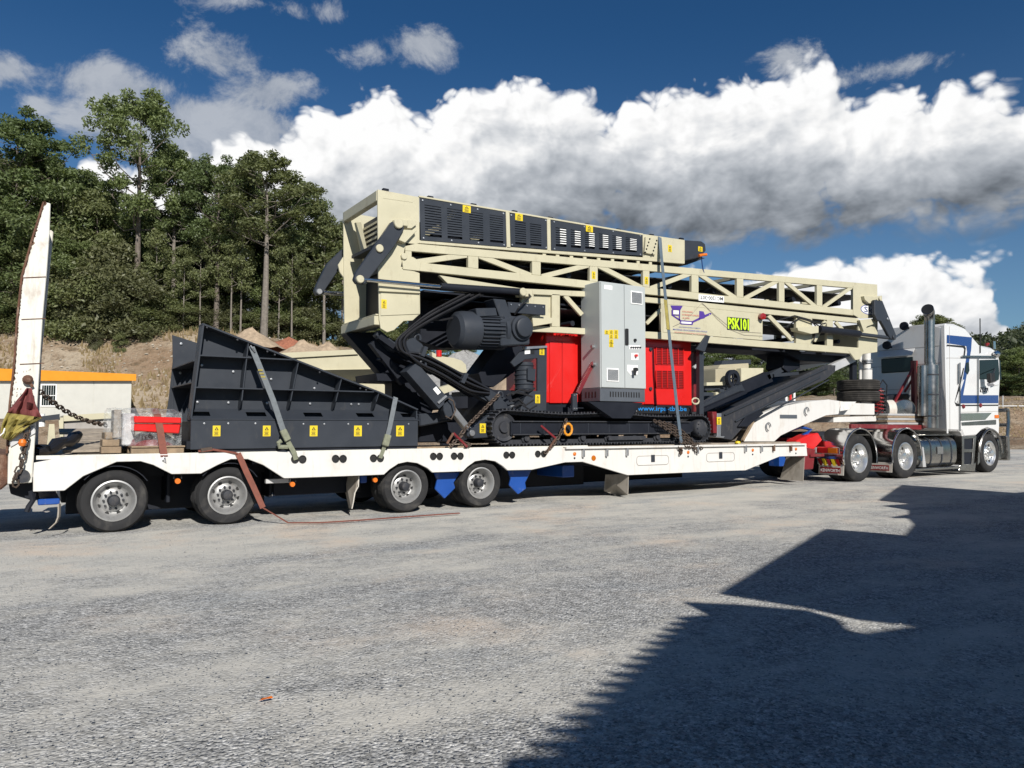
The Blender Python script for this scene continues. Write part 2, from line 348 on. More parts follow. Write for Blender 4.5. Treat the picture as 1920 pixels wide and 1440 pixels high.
def sticker(parent, px, py, w, h, Y, big=False):         # yellow warning plate with a black triangle and lines
    a = at(px - w / 2, py, Y); b = at(px + w / 2, py, Y); c = at(px, py - h / 2, Y); d = at(px, py + h / 2, Y)
    x, z, hw, hh = (a.x + b.x) / 2, (c.z + d.z) / 2, (b.x - a.x) / 2, (c.z - d.z) / 2
    m = MB(); m.box(x - hw, x + hw, Y - .003, Y + .001, z - hh, z + hh); m.mat(1)
    yf = Y - .0045
    m.add([(x - .55 * hw, yf, z + .12 * hh), (x + .55 * hw, yf, z + .12 * hh), (x, yf, z + .78 * hh)], [(0, 1, 2)])
    for k, q in ((-.2, .6), (-.45, .5), (-.72, .62)):
        m.add([(x - q * hw, yf, z + (k - .07) * hh), (x + q * hw * .8, yf, z + (k - .07) * hh), (x + q * hw * .8, yf, z + (k + .05) * hh), (x - q * hw, yf, z + (k + .05) * hh)], [(0, 1, 2, 3)])
    m.mat(0); m.add([(x - .2 * hw, yf - .001, z + .22 * hh), (x + .2 * hw, yf - .001, z + .22 * hh), (x, yf - .001, z + .55 * hh)], [(0, 1, 2)])
    return m.build('warning_sticker', ['yellow', 'sign_black'], parent, fixn=False)
def chain(name, parent, path, link=.075, r=.010, mt='chain', label=None, cat=None):
    P = [Vector(p) for p in path]; seg = [(P[i + 1] - P[i]).length for i in range(len(P) - 1)]; L = sum(seg); n = max(2, int(L / (link * .72))); m = MB()
    for k in range(n):
        t = (k + .5) / n * L; i = 0
        while i < len(seg) - 1 and t > seg[i]: t -= seg[i]; i += 1
        d = (P[i + 1] - P[i]).normalized(); c = P[i] + d * t; a = d.orthogonal().normalized(); b = d.cross(a)
        if k % 2: a = b
        a = (a + d.cross(a) * .4).normalized(); w = link * .30
        m.tube([c - d * link * .28 + a * w, c + d * link * .28 + a * w, c + d * link * .5, c + d * link * .28 - a * w, c - d * link * .28 - a * w, c - d * link * .5], r, 5, True)
    if parent: return m.build(name, mt, parent, smooth=True)
    return tag(m.build(name, mt, None, smooth=True, org=P[-1]), label, cat)
# ------------------------------------------------------------------ ground
F2 = Vector((math.cos(YAW), math.sin(YAW), 0)); C2 = Vector((CAM.x, CAM.y, 0))
def aw(a, w, z=0.): return C2 + (F2 + RT * a) * w + Vector((0, 0, z))
def interp(x, T):
    for (x0, y0), (x1, y1) in zip(T, T[1:]):
        if x <= x1: return y0 + (y1 - y0) * max(0, (x - x0) / (x1 - x0))
    return T[-1][1]
gm = bpy.data.materials.new('gravel'); gm.use_nodes = True; t = NT(gm.node_tree); b = t.n['Principled BSDF']
o = t.new('ShaderNodeTexCoord').outputs['Object']
st = t.v('ADD', t.v('MULTIPLY', o, (.42, 1.0, 1)), t.v('MULTIPLY', t.noise(o, 1.2, 3, .5, col=True), (.5, .5, 0)))
big = t.noise(st, .33, 6, .62); mid = t.noise(t.v('MULTIPLY', o, (.6, 1, 1)), 1.7, 6, .65); fine = t.noise(o, 26, 4, .7)
cell = t.vor(o, 52, out='Color'); cd = t.vor(o, 52); cell2 = t.vor(t.v('ADD', o, (7, 3, 0)), 120, out='Color')
def lum_(c):
    s = t.new('ShaderNodeSeparateColor'); t.l.new(c, s.inputs[0]); return s.outputs[0]
sv = t.m('ADD', t.m('MULTIPLY', lum_(cell), .55), t.m('MULTIPLY', lum_(cell2), .45))
cr = t.new('ShaderNodeValToRGB'); e = cr.color_ramp.elements
e[0].position = .08; e[0].color = (.095, .097, .098, 1); e[1].position = .95; e[1].color = (.62, .615, .595, 1)
for p_, c_ in ((.35, (.245, .247, .244, 1)), (.65, (.375, .374, .362, 1))):
    q = e.new(p_); q.color = c_
t.l.new(sv, cr.inputs[0])
dustc = t.mix(t.mr(mid, .35, .7), (.44, .43, .39), (.54, .515, .455))
dustc = t.mix(t.mr(t.noise(o, .45, 5, .62), .54, .66), dustc, (.56, .475, .385))
sy_ = t.new('ShaderNodeSeparateXYZ'); t.l.new(o, sy_.inputs[0]); yy = sy_.outputs[1]
track = t.noise(t.v('MULTIPLY', o, (.09, 1.0, 1)), 1.9, 3, .55)
df = t.mr(t.m('ADD', t.m('MULTIPLY', big, .58), t.m('ADD', t.m('MULTIPLY', mid, .44), t.m('ADD', t.m('MULTIPLY', fine, .18), t.m('ADD', t.m('MULTIPLY', t.m('SUBTRACT', track, .5), .13), t.mr(yy, -6.5, -1.5, -.005, .055))))), .560, .70, .08, .88)
stc = t.mix(1.0, cr.outputs[0], t.mr(t.noise(o, 9, 3, .6), .3, .7, .72, 1.22), 'MULTIPLY')
gc = t.mix(df, stc, dustc)
gc = t.mix(t.mr(t.noise(t.v('MULTIPLY', o, (.35, 1, 1)), .9, 4, .6), .57, .68, 0, .55), gc, t.mix(1.0, cr.outputs[0], (.78, .83, .89), 'MULTIPLY'))
t.l.new(gc, b.inputs['Base Color']); b.inputs['Roughness'].default_value = .93; b.inputs['Specular IOR Level'].default_value = .2
bp = t.new('ShaderNodeBump'); bp.inputs['Strength'].default_value = .75; bp.inputs['Distance'].default_value = .02
hh = t.m('ADD', t.m('MULTIPLY', t.m('SUBTRACT', 1., cd), t.mr(df, .1, .9, .7, .12)), t.m('ADD', t.m('MULTIPLY', fine, .45), t.m('MULTIPLY', mid, .5)))
t.l.new(hh, bp.inputs['Height']); t.l.new(bp.outputs[0], b.inputs['Normal']); M['gravel'] = gm
m = MB(); N = 44
def gx(i): s = (i - N / 2) / (N / 2); return math.copysign(abs(s) ** 3.2, s) * 2600
vs = []; fs = []
for i in range(N + 1):
    for j in range(N + 1):
        x, y = gx(i) + 6, gx(j) - 2; vs.append((x, y, 0.012 * math.sin(x * .9 + y * .7) * (1 if abs(x) < 30 else 0) - .012))
for i in range(N):
    for j in range(N): a = i * (N + 1) + j; fs.append((a, a + 1, a + N + 2, a + N + 1))
m.add(vs, fs); tag(m.build('ground', 'gravel'), 'grey compacted gravel yard with dusty patches', kind='structure')

# loose stones lying on the yard
rs = random.Random(3); m = MB()
for k in range(26000):
    w = 2.2 + 11 * rs.random() ** 1.7; a = rs.uniform(-.75, .78); p = aw(a, w); r = rs.uniform(.003, .0075) * (1.8 if rs.random() < .03 else 1)
    if -.3 < p.y: continue
    an = rs.random() * 6.3; ca, sa = math.cos(an), math.sin(an); q = [rs.uniform(.6, 1.25) * r for _ in range(5)]
    m.add([(p.x + ca * q[0], p.y + sa * q[0], .0), (p.x - sa * q[1], p.y + ca * q[1], .0), (p.x - ca * q[2], p.y - sa * q[2], .0), (p.x + sa * q[3], p.y - ca * q[3], .0), (p.x + q[0] * .3, p.y - q[1] * .3, q[4] * .6)],
          [(0, 1, 4), (1, 2, 4), (2, 3, 4), (3, 0, 4)])
    m.mi[-4:] = [rs.choice((0, 1, 1))] * 4
mat('pebble', (.32, .315, .30), .9, var=.5, vs=40); mat('pebble_dark', (.19, .192, .192), .9, var=.5, vs=40)
tag(m.build('loose_gravel', ['pebble', 'pebble_dark'], fixn=False), 'small loose stones scattered over the yard', 'gravel', kind='stuff')
m = MB(); c = gnd(498, 1313)
m.add([c + Vector(q) for q in ((-.03, 0, .004), (.0, -.012, .010), (.035, -.004, .005), (.03, .01, .012), (-.012, .014, .008))], [(0, 1, 2, 3, 4)])
tag(m.build('plastic_scrap', 'orange', org=c), 'small torn orange plastic scrap lying on the gravel', 'scrap')

# ------------------------------------------------------------------ bank, hills
BASEY = [(-1.4, 600), (-.68, 603), (-.467, 606), (-.38, 610), (-.283, 628), (-.226, 640), (-.15, 668), (-.04, 692), (.03, 705), (.24, 735), (.38, 752), (.52, 756), (.68, 752), (1.2, 740), (1.7, 740)]
def bankz(a, w):
    zt = 1.3 + (797 - interp(a, BASEY)) * 65 / F
    lo = interp(a, [(-1.4, 1.7), (-.4, 1.7), (-.1, .6), (.2, .3), (1.7, .3)])
    w0 = 44; w1 = interp(a, [(-1.4, 51), (-.3, 51), (.2, 54), (1.7, 56)])
    def ss(t): t = max(0, min(1, t)); return t * t * (3 - 2 * t)
    z = lo * ss((w - 40) / 4) + (zt - lo) * (.75 * ss((w - w1) / (63 - w1 + .01)) + .25 * max(0, min(1, (w - w1) / (70 - w1)))) + max(0, w - 66) * .05
    n = mnoise.noise(Vector((a * w * .16, w * .16, 3))) * .55 + mnoise.noise(Vector((a * w * .5, w * .5, 7))) * .22
    return z + n * ss((w - 44) / 5) - .05
bm_ = bpy.data.materials.new('bank_soil'); bm_.use_nodes = True; t = NT(bm_.node_tree); b = t.n['Principled BSDF']
o = t.new('ShaderNodeTexCoord').outputs['Object']; n1 = t.noise(o, .22, 6, .65); n2 = t.noise(o, 1.3, 7, .7); n3 = t.noise(o, 5, 5, .7)
c = t.mix(t.mr(n1, .42, .6), (.27, .19, .125), (.40, .33, .245)); c = t.mix(t.mr(n2, .50, .64, 0, .8), c, (.17, .115, .07)); c = t.mix(t.mr(n3, .58, .72, 0, .7), c, (.47, .42, .35))
c = t.mix(t.mr(t.m('ADD', n2, n3), 1.08, 1.25, 0, .6), c, (.10, .085, .055))
t.l.new(c, b.inputs['Base Color']); b.inputs['Roughness'].default_value = .97; b.inputs['Specular IOR Level'].default_value = .1
bp = t.new('ShaderNodeBump'); bp.inputs['Strength'].default_value = 1; bp.inputs['Distance'].default_value = .35; t.l.new(t.m('ADD', n2, t.m('MULTIPLY', n3, .5)), bp.inputs['Height']); t.l.new(bp.outputs[0], b.inputs['Normal'])
M['bank_soil'] = bm_
m = MB(); A = [-1.45 + i * .022 for i in range(145)]; Wd = [39.5 + .9 * i for i in range(36)] + [72 + 5 * i for i in range(12)]
m.add([aw(a, w, bankz(a, w) if w > 40 else -.3) for a in A for w in Wd], [(i * len(Wd) + j, i * len(Wd) + j + 1, (i + 1) * len(Wd) + j + 1, (i + 1) * len(Wd) + j) for i in range(len(A) - 1) for j in range(len(Wd) - 1)])
tag(m.build('hillside_bank', 'bank_soil', smooth=True), 'pale dry earth bank rising behind the yard to the trees', kind='structure')
RIDGE = [(-1.4, 640), (0, 700), (.25, 705), (.40, 692), (.50, 668), (.58, 648), (.63, 640), (.655, 632), (.68, 617), (.75, 606), (.9, 596), (1.3, 590), (1.8, 600)]
def hillz(a, w):
    h = (797 - interp(a, RIDGE)) * 420 / F - 4; s = max(0, min(1, (w - 150) / 270)); s = s * s * (3 - 2 * s) if w < 420 else 1 - (w - 420) * .0012
    return -.5 + h * s + mnoise.noise(Vector((a * 14, w * .02, 1))) * 3 * min(1, (w - 150) / 80)
m = MB(); A = [-1.4 + i * .04 for i in range(80)]; Wd = [140 + 20 * i for i in range(24)]
m.add([aw(a, w, hillz(a, w)) for a in A for w in Wd], [(i * len(Wd) + j, i * len(Wd) + j + 1, (i + 1) * len(Wd) + j + 1, (i + 1) * len(Wd) + j) for i in range(len(A) - 1) for j in range(len(Wd) - 1)])
mat('hill_ground', (.075, .080, .040), .95, var=.35, vs=.05); tag(m.build('hills', 'hill_ground', smooth=True), 'distant wooded hills', kind='structure')

def leafquad(vs, fs, c, d, s, ln, wd):
    n = len(vs); vs += [c - d * ln, c + s * wd, c + d * ln, c - s * wd]; fs.append((n, n + 1, n + 2, n + 3))
def rvec(r): 
    while 1:
        v = Vector((r.uniform(-1, 1), r.uniform(-1, 1), r.uniform(-1, 1)))
        if .05 < v.length < 1: return v.normalized()
def clump(vs, fs, r, c, rx, rz, n, ln, droop=.3):
    for _ in range(n):
        v = rvec(r); k = r.random() ** .45; p = c + Vector((v.x * rx, v.y * rx, v.z * rz)) * k
        d = (rvec(r) + Vector((0, 0, -droop)) + v * .5).normalized(); s = d.cross(rvec(r)).normalized(); q = ln * r.uniform(.65, 1.3)
        leafquad(vs, fs, p, d, s, q, q * .42)
def crown_mesh(name, vs, fs, mt):
    me = bpy.data.meshes.new(name); me.from_pydata(vs, [], fs); me.materials.append(M[mt]); me.update(); return me
# forest covering the far hills: one mass
rr = random.Random(11); vs = []; fs = []
for k in range(2600):
    a = rr.uniform(.22, 1.25) if k % 5 else rr.uniform(-1.2, .3); w = 160 + 275 * rr.random() ** .8; c = aw(a, w, hillz(a, w) + rr.uniform(2, 5)); s = rr.uniform(2.2, 4.6)
    clump(vs, fs, rr, c, s, s * 1.0, 30, 1.1, .1)
fo = bpy.data.objects.new('far_forest', crown_mesh('far_forest', vs, fs, 'leaf_far')); COL.objects.link(fo)
tag(fo, 'green forest covering the distant hills behind the truck', 'forest', kind='stuff')

# ------------------------------------------------------------------ trees
def grow(seed, H, cb, cr, nl, mt, bark, trunk_r=.26, clr=1.25, nb=15, leaf=.30, top=True, low=False):
    r = random.Random(seed); tm = MB(); vs = []; fs = []
    bx, by = r.uniform(-.5, .5), r.uniform(-.5, .5)
    def axis(t): return Vector((bx * math.sin(t * 2.6) * .7, by * math.sin(t * 2.1 + .5) * .7 - by * .33, H * t))
    tm.tube([axis(i / 12 * .93) - Vector((0, 0, .4 if i == 0 else 0)) for i in range(13)], [max(.03, trunk_r * (1.12 - i / 12 * 1.0)) for i in range(13)], 9)
    tips = []
    for k in range(nb):
        t = cb + (.92 - cb) * ((k + r.random() * .8) / nb); p = axis(t); an = k * 2.4 + r.uniform(-.5, .5)
        prof = math.sin(min(1, .25 + (t - cb) / (1 - cb) * .85) * math.pi) ** .6; L = cr * prof * r.uniform(.6, 1.12)
        rise = r.uniform(.35, .95); e = p + Vector((math.cos(an) * L, math.sin(an) * L, L * rise)); md = p.lerp(e, .5) + Vector((0, 0, -.12 * L)) + rvec(r) * .12 * L
        rad = max(.03, trunk_r * .42 * (1.1 - t)); tm.tube([p, md, e], [rad, rad * .7, rad * .35], 5)
        tips.append((e, 1.0))
        for q in range(r.choice((1, 2, 2, 3))):
            b0 = md.lerp(e, r.uniform(.1, .8)); v = rvec(r); v.z = abs(v.z) * .7 + .1; e2 = b0 + v * L * r.uniform(.3, .55); tm.tube([b0, b0.lerp(e2, .6) + rvec(r) * .1, e2], [rad * .5, rad * .35, rad * .2], 4); tips.append((e2, .8))
    if top:
        for q in range(5):
            v = rvec(r); v.z = abs(v.z) + .3; b0 = axis(.9); e2 = b0 + v * cr * .42; tm.tube([b0, e2], [.05, .02], 4); tips.append((e2, .9))
    if low:
        for q in range(16): an = r.random() * 6.3; L = cr * r.uniform(.2, .9); tips.append((axis(r.uniform(.06, cb)) + Vector((math.cos(an) * L, math.sin(an) * L, 0)), 1.0))
    per = max(20, nl // len(tips))
    for e, s in tips: q = clr * s * r.uniform(.7, 1.25); clump(vs, fs, r, e, q, q * .85, int(per * s * s * 1.3), leaf)
    return tm.mesh('trunk', bark, smooth=True), crown_mesh('crown', vs, fs, mt)
KIND = {}
for i in range(4): KIND['gum%d' % i] = grow(20 + i, 20, (.40, .44, .40, .48)[i], (3.7, 3.3, 3.9, 3.5)[i], 17000, ('leaf_gum', 'leaf_gum', 'leaf_dark', 'leaf_olive')[i], ('bark', 'bark_pale')[i % 2], .27, .82, 34, .155)
for i in range(3): KIND['bushy%d' % i] = grow(40 + i, 13, .22, (3.4, 3.8, 3.1)[i], 19000, ('leaf_dark', 'leaf_gum', 'leaf_olive')[i], 'bark', .17, 1.0, 32, .16, low=True)
for i in range(2): KIND['thin%d' % i] = grow(60 + i, 15, .35, 2.2, 4200, 'leaf_olive', 'bark_pale', .13, .9, 16, .18)
for i in range(3): KIND['shrub%d' % i] = grow(70 + i, 5, .10, 2.2, 9000, ('leaf_shrub', 'leaf_olive', 'leaf_shrub')[i], 'bark', .07, .95, 16, .13, low=True)
def plant(name, kind, px, w, ytop, label, cat='tree', group=None, wide=1.0, zfix=None, H0={'g': 20, 'b': 13, 't': 15, 's': 5}):
    if w < 61 and not zfix: w = 61 + (w - 54) * .15
    a = (px - 960) / F; zb = bankz(a, w) if w > 42 else 0
    zt = 1.3 + (797 - ytop) * w / F; sc = max(.25, (zt - zb) / (H0[kind[0]] * 1.03)); sw = sc ** .6 * wide
    e = thing(name, label, cat, aw(a, w, zb - .1), group); rng = random.Random(int(px * 7 + w * 13)); e.rotation_euler.z = rng.uniform(0, 6.28); e.scale = (sw, sw, sc)
    tm, cm = KIND[kind]
    for nm, me in (('trunk', tm), ('crown', cm)):
        o = bpy.data.objects.new(nm, me); COL.objects.link(o); o.parent = e
    return e
GF = 'forest trees along the top of the bank'
for k, px, w, yt, wd, lb in (
    ('gum0', 252, 62, 146, 1.05, 'tallest gum tree, its crown standing well above the forest on the left'),
    ('gum1', 322, 64, 262, .95, 'gum tree with a pale straight trunk just right of the tallest gum'),
    ('gum2', 402, 63, 272, 1.0, 'gum tree with thick forked trunk behind the high end of the black hopper'),
    ('gum3', 492, 62, 268, 1.25, 'broad round crowned gum tree at the right end of the tall row'),
    ('gum2', 8, 60, 182, 1.25, 'big dark gum tree rising at the left edge of the picture')):
    plant('gum_tree', k, px, w, yt, lb, group=GF, wide=wd)
def L1(px):
    if px < 130: return 'dense forest tree left of the tallest gum, above the white office'
    if px < 290: return 'dense forest tree crowded round the foot of the tallest gum'
    if px < 440: return 'dense forest tree between the straight pale gum and the forked gum'
    return 'dense forest tree around the broad crowned gum at the right end of the forest'
rr = random.Random(5)
for px, w, yt, k in ((-190, 62, 250, 'gum1'), (-110, 66, 230, 'gum0'), (-60, 60, 300, 'bushy0'), (62, 66, 265, 'gum3'), (98, 63, 318, 'bushy1'), (140, 68, 300, 'gum1'), (170, 63, 352, 'bushy2'), (205, 70, 385, 'bushy0'), (225, 66, 450, 'bushy1'),
                     (288, 72, 385, 'bushy2'), (345, 74, 407, 'bushy0'), (375, 70, 300, 'gum0'), (440, 74, 385, 'bushy1'), (455, 68, 300, 'gum1'), (520, 72, 400, 'bushy0'), (548, 66, 330, 'gum2'), (560, 74, 430, 'bushy1'), (590, 68, 470, 'bushy2'),
                     (30, 72, 300, 'bushy1'), (-20, 70, 290, 'bushy2'), (120, 76, 330, 'bushy0'), (250, 78, 435, 'bushy1'), (310, 80, 455, 'bushy0'), (400, 80, 445, 'bushy2'), (480, 80, 445, 'bushy1'), (70, 58, 420, 'bushy2'), (-40, 57, 440, 'bushy0'), (15, 59, 390, 'bushy1'),
                     (135, 60, 440, 'bushy1'), (300, 66, 480, 'bushy1'), (360, 66, 500, 'bushy2'), (430, 67, 490, 'bushy0'), (525, 66, 510, 'bushy1'), (180, 74, 345, 'gum2'), (590, 76, 400, 'gum3')):
    plant('forest_tree', k, px, w, yt, L1(px), group=GF, wide=rr.uniform(.95, 1.2))
L2 = 'thin sparse sapling at the right end of the forest'
for px, w, yt, k in ((606, 64, 388, 'thin0'), (640, 66, 402, 'thin1'), (622, 70, 430, 'thin0'), (662, 72, 440, 'thin1')): plant('sapling', k, px, w, yt, L2, group='saplings beside the forest', wide=1.2)
def L3(px):
    if px < 100: return 'low olive shrub left of the raised ramp at the forest edge'
    if px < 290: return 'low olive shrub on the bank between the raised ramp and the black hopper'
    if px < 480: return 'low olive shrub among the gum trunks above the black hopper'
    return 'low olive shrub above the dirt mounds at the right end of the forest'
for px, w, yt, k in ((120, 56, 530, 'shrub0'), (160, 55, 500, 'shrub1'), (205, 56, 470, 'shrub2'), (245, 55, 520, 'shrub0'), (270, 57, 545, 'shrub1'), (185, 60, 540, 'shrub2'), (230, 60, 545, 'shrub0'), (330, 62, 570, 'shrub1'), (365, 63, 575, 'shrub2'),
                     (430, 64, 575, 'shrub0'), (465, 64, 590, 'shrub1'), (515, 64, 590, 'shrub2'), (545, 65, 575, 'shrub1'), (580, 66, 580, 'shrub0'), (610, 66, 590, 'shrub1'), (640, 66, 600, 'shrub2'), (670, 66, 610, 'shrub0'), (300, 60, 580, 'shrub2'),
                     (20, 55, 555, 'shrub1'), (-30, 55, 545, 'shrub2'), (90, 57, 560, 'shrub2'), (55, 56, 590, 'shrub0'), (400, 66, 560, 'shrub2'), (-80, 56, 540, 'shrub0'), (720, 68, 620, 'shrub1'), (770, 70, 640, 'shrub2')):
    plant('shrub', k, px, w, yt, L3(px), 'shrub', 'shrubs at the foot of the forest', wide=1.25)
def L4(px):
    if px > 1440: return 'low grey green tree seen behind the gooseneck and spare tyres'
    if px > 1200: return 'grey green tree seen under the conveyor right of the red power pack'
    return 'grey green tree glimpsed through the machine left of the grey control cabinet'
for px, w, yt, k in ((1310, 90, 662, 'bushy0'), (1345, 96, 648, 'bushy2'), (1385, 92, 652, 'bushy1'), (1420, 98, 655, 'bushy0'), (1455, 96, 690, 'bushy2'), (1490, 100, 705, 'bushy1'), (1530, 104, 700, 'bushy2'), (1565, 100, 695, 'bushy0'), (1275, 92, 655, 'bushy1'), (1240, 95, 660, 'bushy2'),
                     (820, 90, 640, 'bushy1'), (870, 95, 650, 'bushy2'), (930, 92, 655, 'bushy0'), (990, 95, 650, 'bushy2'), (1060, 95, 655, 'bushy0'), (1150, 95, 655, 'bushy1'), (760, 88, 600, 'bushy0'), (710, 84, 560, 'bushy2')):
    plant('background_tree', k, px, w, yt, L4(px), group='trees behind the machine', wide=1.5)
plant('background_tree', 'gum3', 1745, 120, 583, 'dark treetop showing just above the white cab roof', group='trees behind the machine', wide=1.6)
L5 = 'dark leafy tree on the slope right of the truck'
for px, w, yt, k in ((1885, 120, 668, 'bushy0'), (1915, 112, 655, 'bushy1'), (1950, 118, 650, 'bushy2'), (1860, 130, 690, 'bushy1'), (1900, 105, 705, 'bushy2'), (1990, 115, 640, 'bushy0'), (1935, 100, 715, 'bushy0'), (1875, 104, 715, 'bushy0')):
    plant('slope_tree', k, px, w, yt, L5, group='trees right of the truck', wide=1.6)
for px, w, yt, k in ((176, 59.5, 618, 'shrub2'), (222, 59, 624, 'shrub1'), (270, 60, 612, 'shrub0')):
    plant('bank_shrub', k, px, w, yt, {176: 'leftmost', 222: 'middle', 270: 'rightmost'}[px] + ' of three small shrubs on the bank face between ramp and hopper', 'shrub', 'shrubs on the bank face', wide=.55, zfix=True)
for px, w, yt, k in ((285, 62, 420, 'thin0'), (340, 61.5, 450, 'thin1'), (372, 62, 430, 'thin0'), (430, 62, 410, 'thin1'), (448, 62, 400, 'thin0'), (520, 63, 440, 'thin1'), (545, 63, 420, 'thin0'), (180, 62, 470, 'thin1')):
    plant('slender_gum', k, px, w, yt, 'slender pale trunk standing in front of the dark forest', 'tree', 'slender trunks at the forest edge', wide=.8)
# dry grass on the bank
vs = []; fs = []; rg = random.Random(9)
for k in range(15000):
    a = rg.uniform(-.78, .0) if k % 6 else rg.uniform(.55, .8); w = rg.uniform(51, 72)
    if mnoise.noise(Vector((a * w * .25, w * .25, 5))) < .02: continue
    c = aw(a, w, bankz(a, w)); h = rg.uniform(.2, .6) * (.5 if a > .3 else 1); d = Vector((rg.uniform(-.4, .4), rg.uniform(-.4, .4), 1)).normalized(); s = RT * rg.uniform(.05, .13)
    n = len(vs); vs += [c - s, c + s, c + d * h]; fs.append((n, n + 1, n + 2))
go_ = bpy.data.objects.new('dry_grass', crown_mesh('dry_grass', vs, fs, 'dry_grass')); COL.objects.link(go_); tag(go_, 'dry yellow grass growing on the earth bank', 'grass', kind='stuff')
# rubble on the bank
m = MB(); rg = random.Random(10)
for k in range(1500):
    a = rg.uniform(-.78, -.1); w = rg.uniform(46, 62); c = aw(a, w, bankz(a, w)); r = rg.uniform(.05, .15); q = [rg.uniform(.6, 1.3) * r for _ in range(6)]
    m.add([c + Vector((q[0], 0, 0)), c + Vector((0, q[1], 0)), c - Vector((q[2], 0, 0)), c - Vector((0, q[3], 0)), c + Vector((0, 0, q[4]))], [(0, 1, 4), (1, 2, 4), (2, 3, 4), (3, 0, 4)])
mat('rubble', (.34, .30, .24), .95, var=.4, vs=3); tag(m.build('bank_rubble', 'rubble', fixn=False), 'pale stones strewn over the earth bank', 'rubble', kind='stuff')

def mound(name, px, py, w, rx, rz, h, mt, lb, seed):
    c = dep(px, py, w); m = MB(); n = 26; k = 9; vs = []; fs = []
    for i in range(k + 1):
        for j in range(n):
            t = i / k; an = 2 * math.pi * j / n; rad = t; z = h * (1 - t) ** 1.1 * (1 + .35 * mnoise.noise(Vector((math.cos(an) * t * 3, math.sin(an) * t * 3, seed))))
            p = c + RT * (math.cos(an) * rad * rx) + F2 * (math.sin(an) * rad * rz); vs.append((p.x, p.y, c.z + z + mnoise.noise(Vector((an * 3, t * 6, seed))) * h * .09))
    fs = [(i * n + j, i * n + (j + 1) % n, (i + 1) * n + (j + 1) % n, (i + 1) * n + j) for i in range(k) for j in range(n)]
    m.add(vs, fs); tag(m.build(name, mt, smooth=True), lb, kind='structure')
mound('dirt_mound', 473, 655, 58, 2.6, 2.5, 1.7, 'soil', 'pale dirt mound above the black hopper', 1)
mound('dirt_mound', 570, 668, 56, 2.3, 2, 1.2, 'soil', 'tan dirt mound beside the red soil', 2)
mound('dirt_mound', 612, 668, 57, 2., 2, 1.1, 'soil', 'smaller tan dirt mound', 3)
mound('red_soil_heap', 540, 668, 60, 4.4, 1.6, 1.5, 'red_soil', 'heap of red soil at the edge of the forest', 4)
mound('rock_pile', 870, 760, 34, 4.5, 3, 2.5, 'stone', 'blue grey crushed rock heap behind the machine', 5)
mound('sand_pile', 975, 765, 30, 2.6, 2, 1.9, 'soil', 'tan sand heap behind the tracks', 6)

# ------------------------------------------------------------------ site office on the bank
ow = 48.; oc = dep(245, 779, ow); nx = -RT; nf = (F2 - RT * .62).normalized()
off = thing('site_office', 'long white portable building with orange roof fascia and barred window', 'building', oc)
def ob(u0, u1, d0, d1, z0, z1):               # u to the left along the wall, d backwards
    return [oc + nx * u + nf * d + Vector((0, 0, z)) for z in (z0, z1) for u, d in ((u0, d0), (u1, d0), (u1, d1), (u0, d1))]
m = MB(); m.hexa(ob(0, 17, 0, 4, -.9, 2.25)); m.build('wall', 'wall_white', off)
for k in range(7):
    m = MB(); m.hexa(ob(2.4 * k + .03, 2.4 * k + 2.37, -.03, -.002, -.2, 2.2)); m.build('wall_panel', 'wall_white', off, bevel=.006)
m = MB(); L = 17.4
m.hexa([oc + nx * u + nf * d + Vector((0, 0, z)) for (u, d, z) in ((-.25, -.35, 2.2), (L, -.35, 2.2), (L, -.25, 2.2), (-.25, -.25, 2.2), (-.25, -.35, 2.62), (L, -.35, 3.35), (L, -.25, 3.35), (-.25, -.25, 2.62))]); m.build('fascia', 'fascia', off)
m = MB(); m.hexa([oc + nx * u + nf * d + Vector((0, 0, z)) for (u, d, z) in ((-.25, -.25, 2.5), (L, -.25, 3.2), (L, 4.2, 3.0), (-.25, 4.2, 2.4), (-.25, -.25, 2.58), (L, -.25, 3.28), (L, 4.2, 3.1), (-.25, 4.2, 2.5))]); m.build('roof', 'corrugated', off)
m = MB(); m.hexa(ob(4.82, 5.72, -.07, -.031, .62, 1.94)); wn = m.build('window', 'glass', off)
m = MB()
for (a_, b_, c_, d_) in ((4.76, 4.84, .56, 2.0), (5.70, 5.78, .56, 2.0), (4.84, 5.70, .56, .64), (4.84, 5.70, 1.92, 2.0)): m.hexa(ob(a_, b_, -.10, -.03, c_, d_))
m.build('frame', 'sign_white', wn)
for k in range(5):
    m = MB(); u = 4.97 + k * .15; m.hexa(ob(u, u + .018, -.12, -.08, .64, 1.92)); m.build('bar', 'sign_white', wn)
m = MB(); m.hexa(ob(4.84, 5.70, -.125, -.09, 1.25, 1.29)); m.build('bar', 'sign_white', wn)

# ------------------------------------------------------------------ machines and stock behind the trailer
def P_(pts, Y): return [at(a, b, Y) for a, b in pts]
Y = 8.0; root = thing('feed_bin', 'cream steel feed bin with folded sides standing behind the black hopper', 'bin', at(640, 840, Y))
m = MB(); m.ext(P_([(500, 663), (669, 655), (672, 664), (545, 671)], Y), (0, .1, .0)); m.build('rim', 'cream', root)
m = MB(); m.ext(P_([(545, 671), (672, 664), (712, 692), (704, 692), (600, 694)], Y + .06), (0, .06, 0)); m.build('side_plate', 'cream', root)
m = MB(); m.ext(P_([(500, 663), (669, 655), (735, 740), (560, 745)], Y + .5), (0, 1.6, 0)); m.build('shell', 'cream', root)
m = MB(); m.ext([at(590, 694, Y), at(708, 692, Y), at(740, 742, Y + 1.2), at(600, 748, Y + 1.2)], (0, .05, 0)); m.build('lower_plate', 'cream', root)
m = MB(); m.ext(P_([(795, 735), (740, 742), (770, 760), (870, 725), (865, 715)], Y + .3), (0, .3, 0)); m.build('chute', 'cream', root)
m = MB()
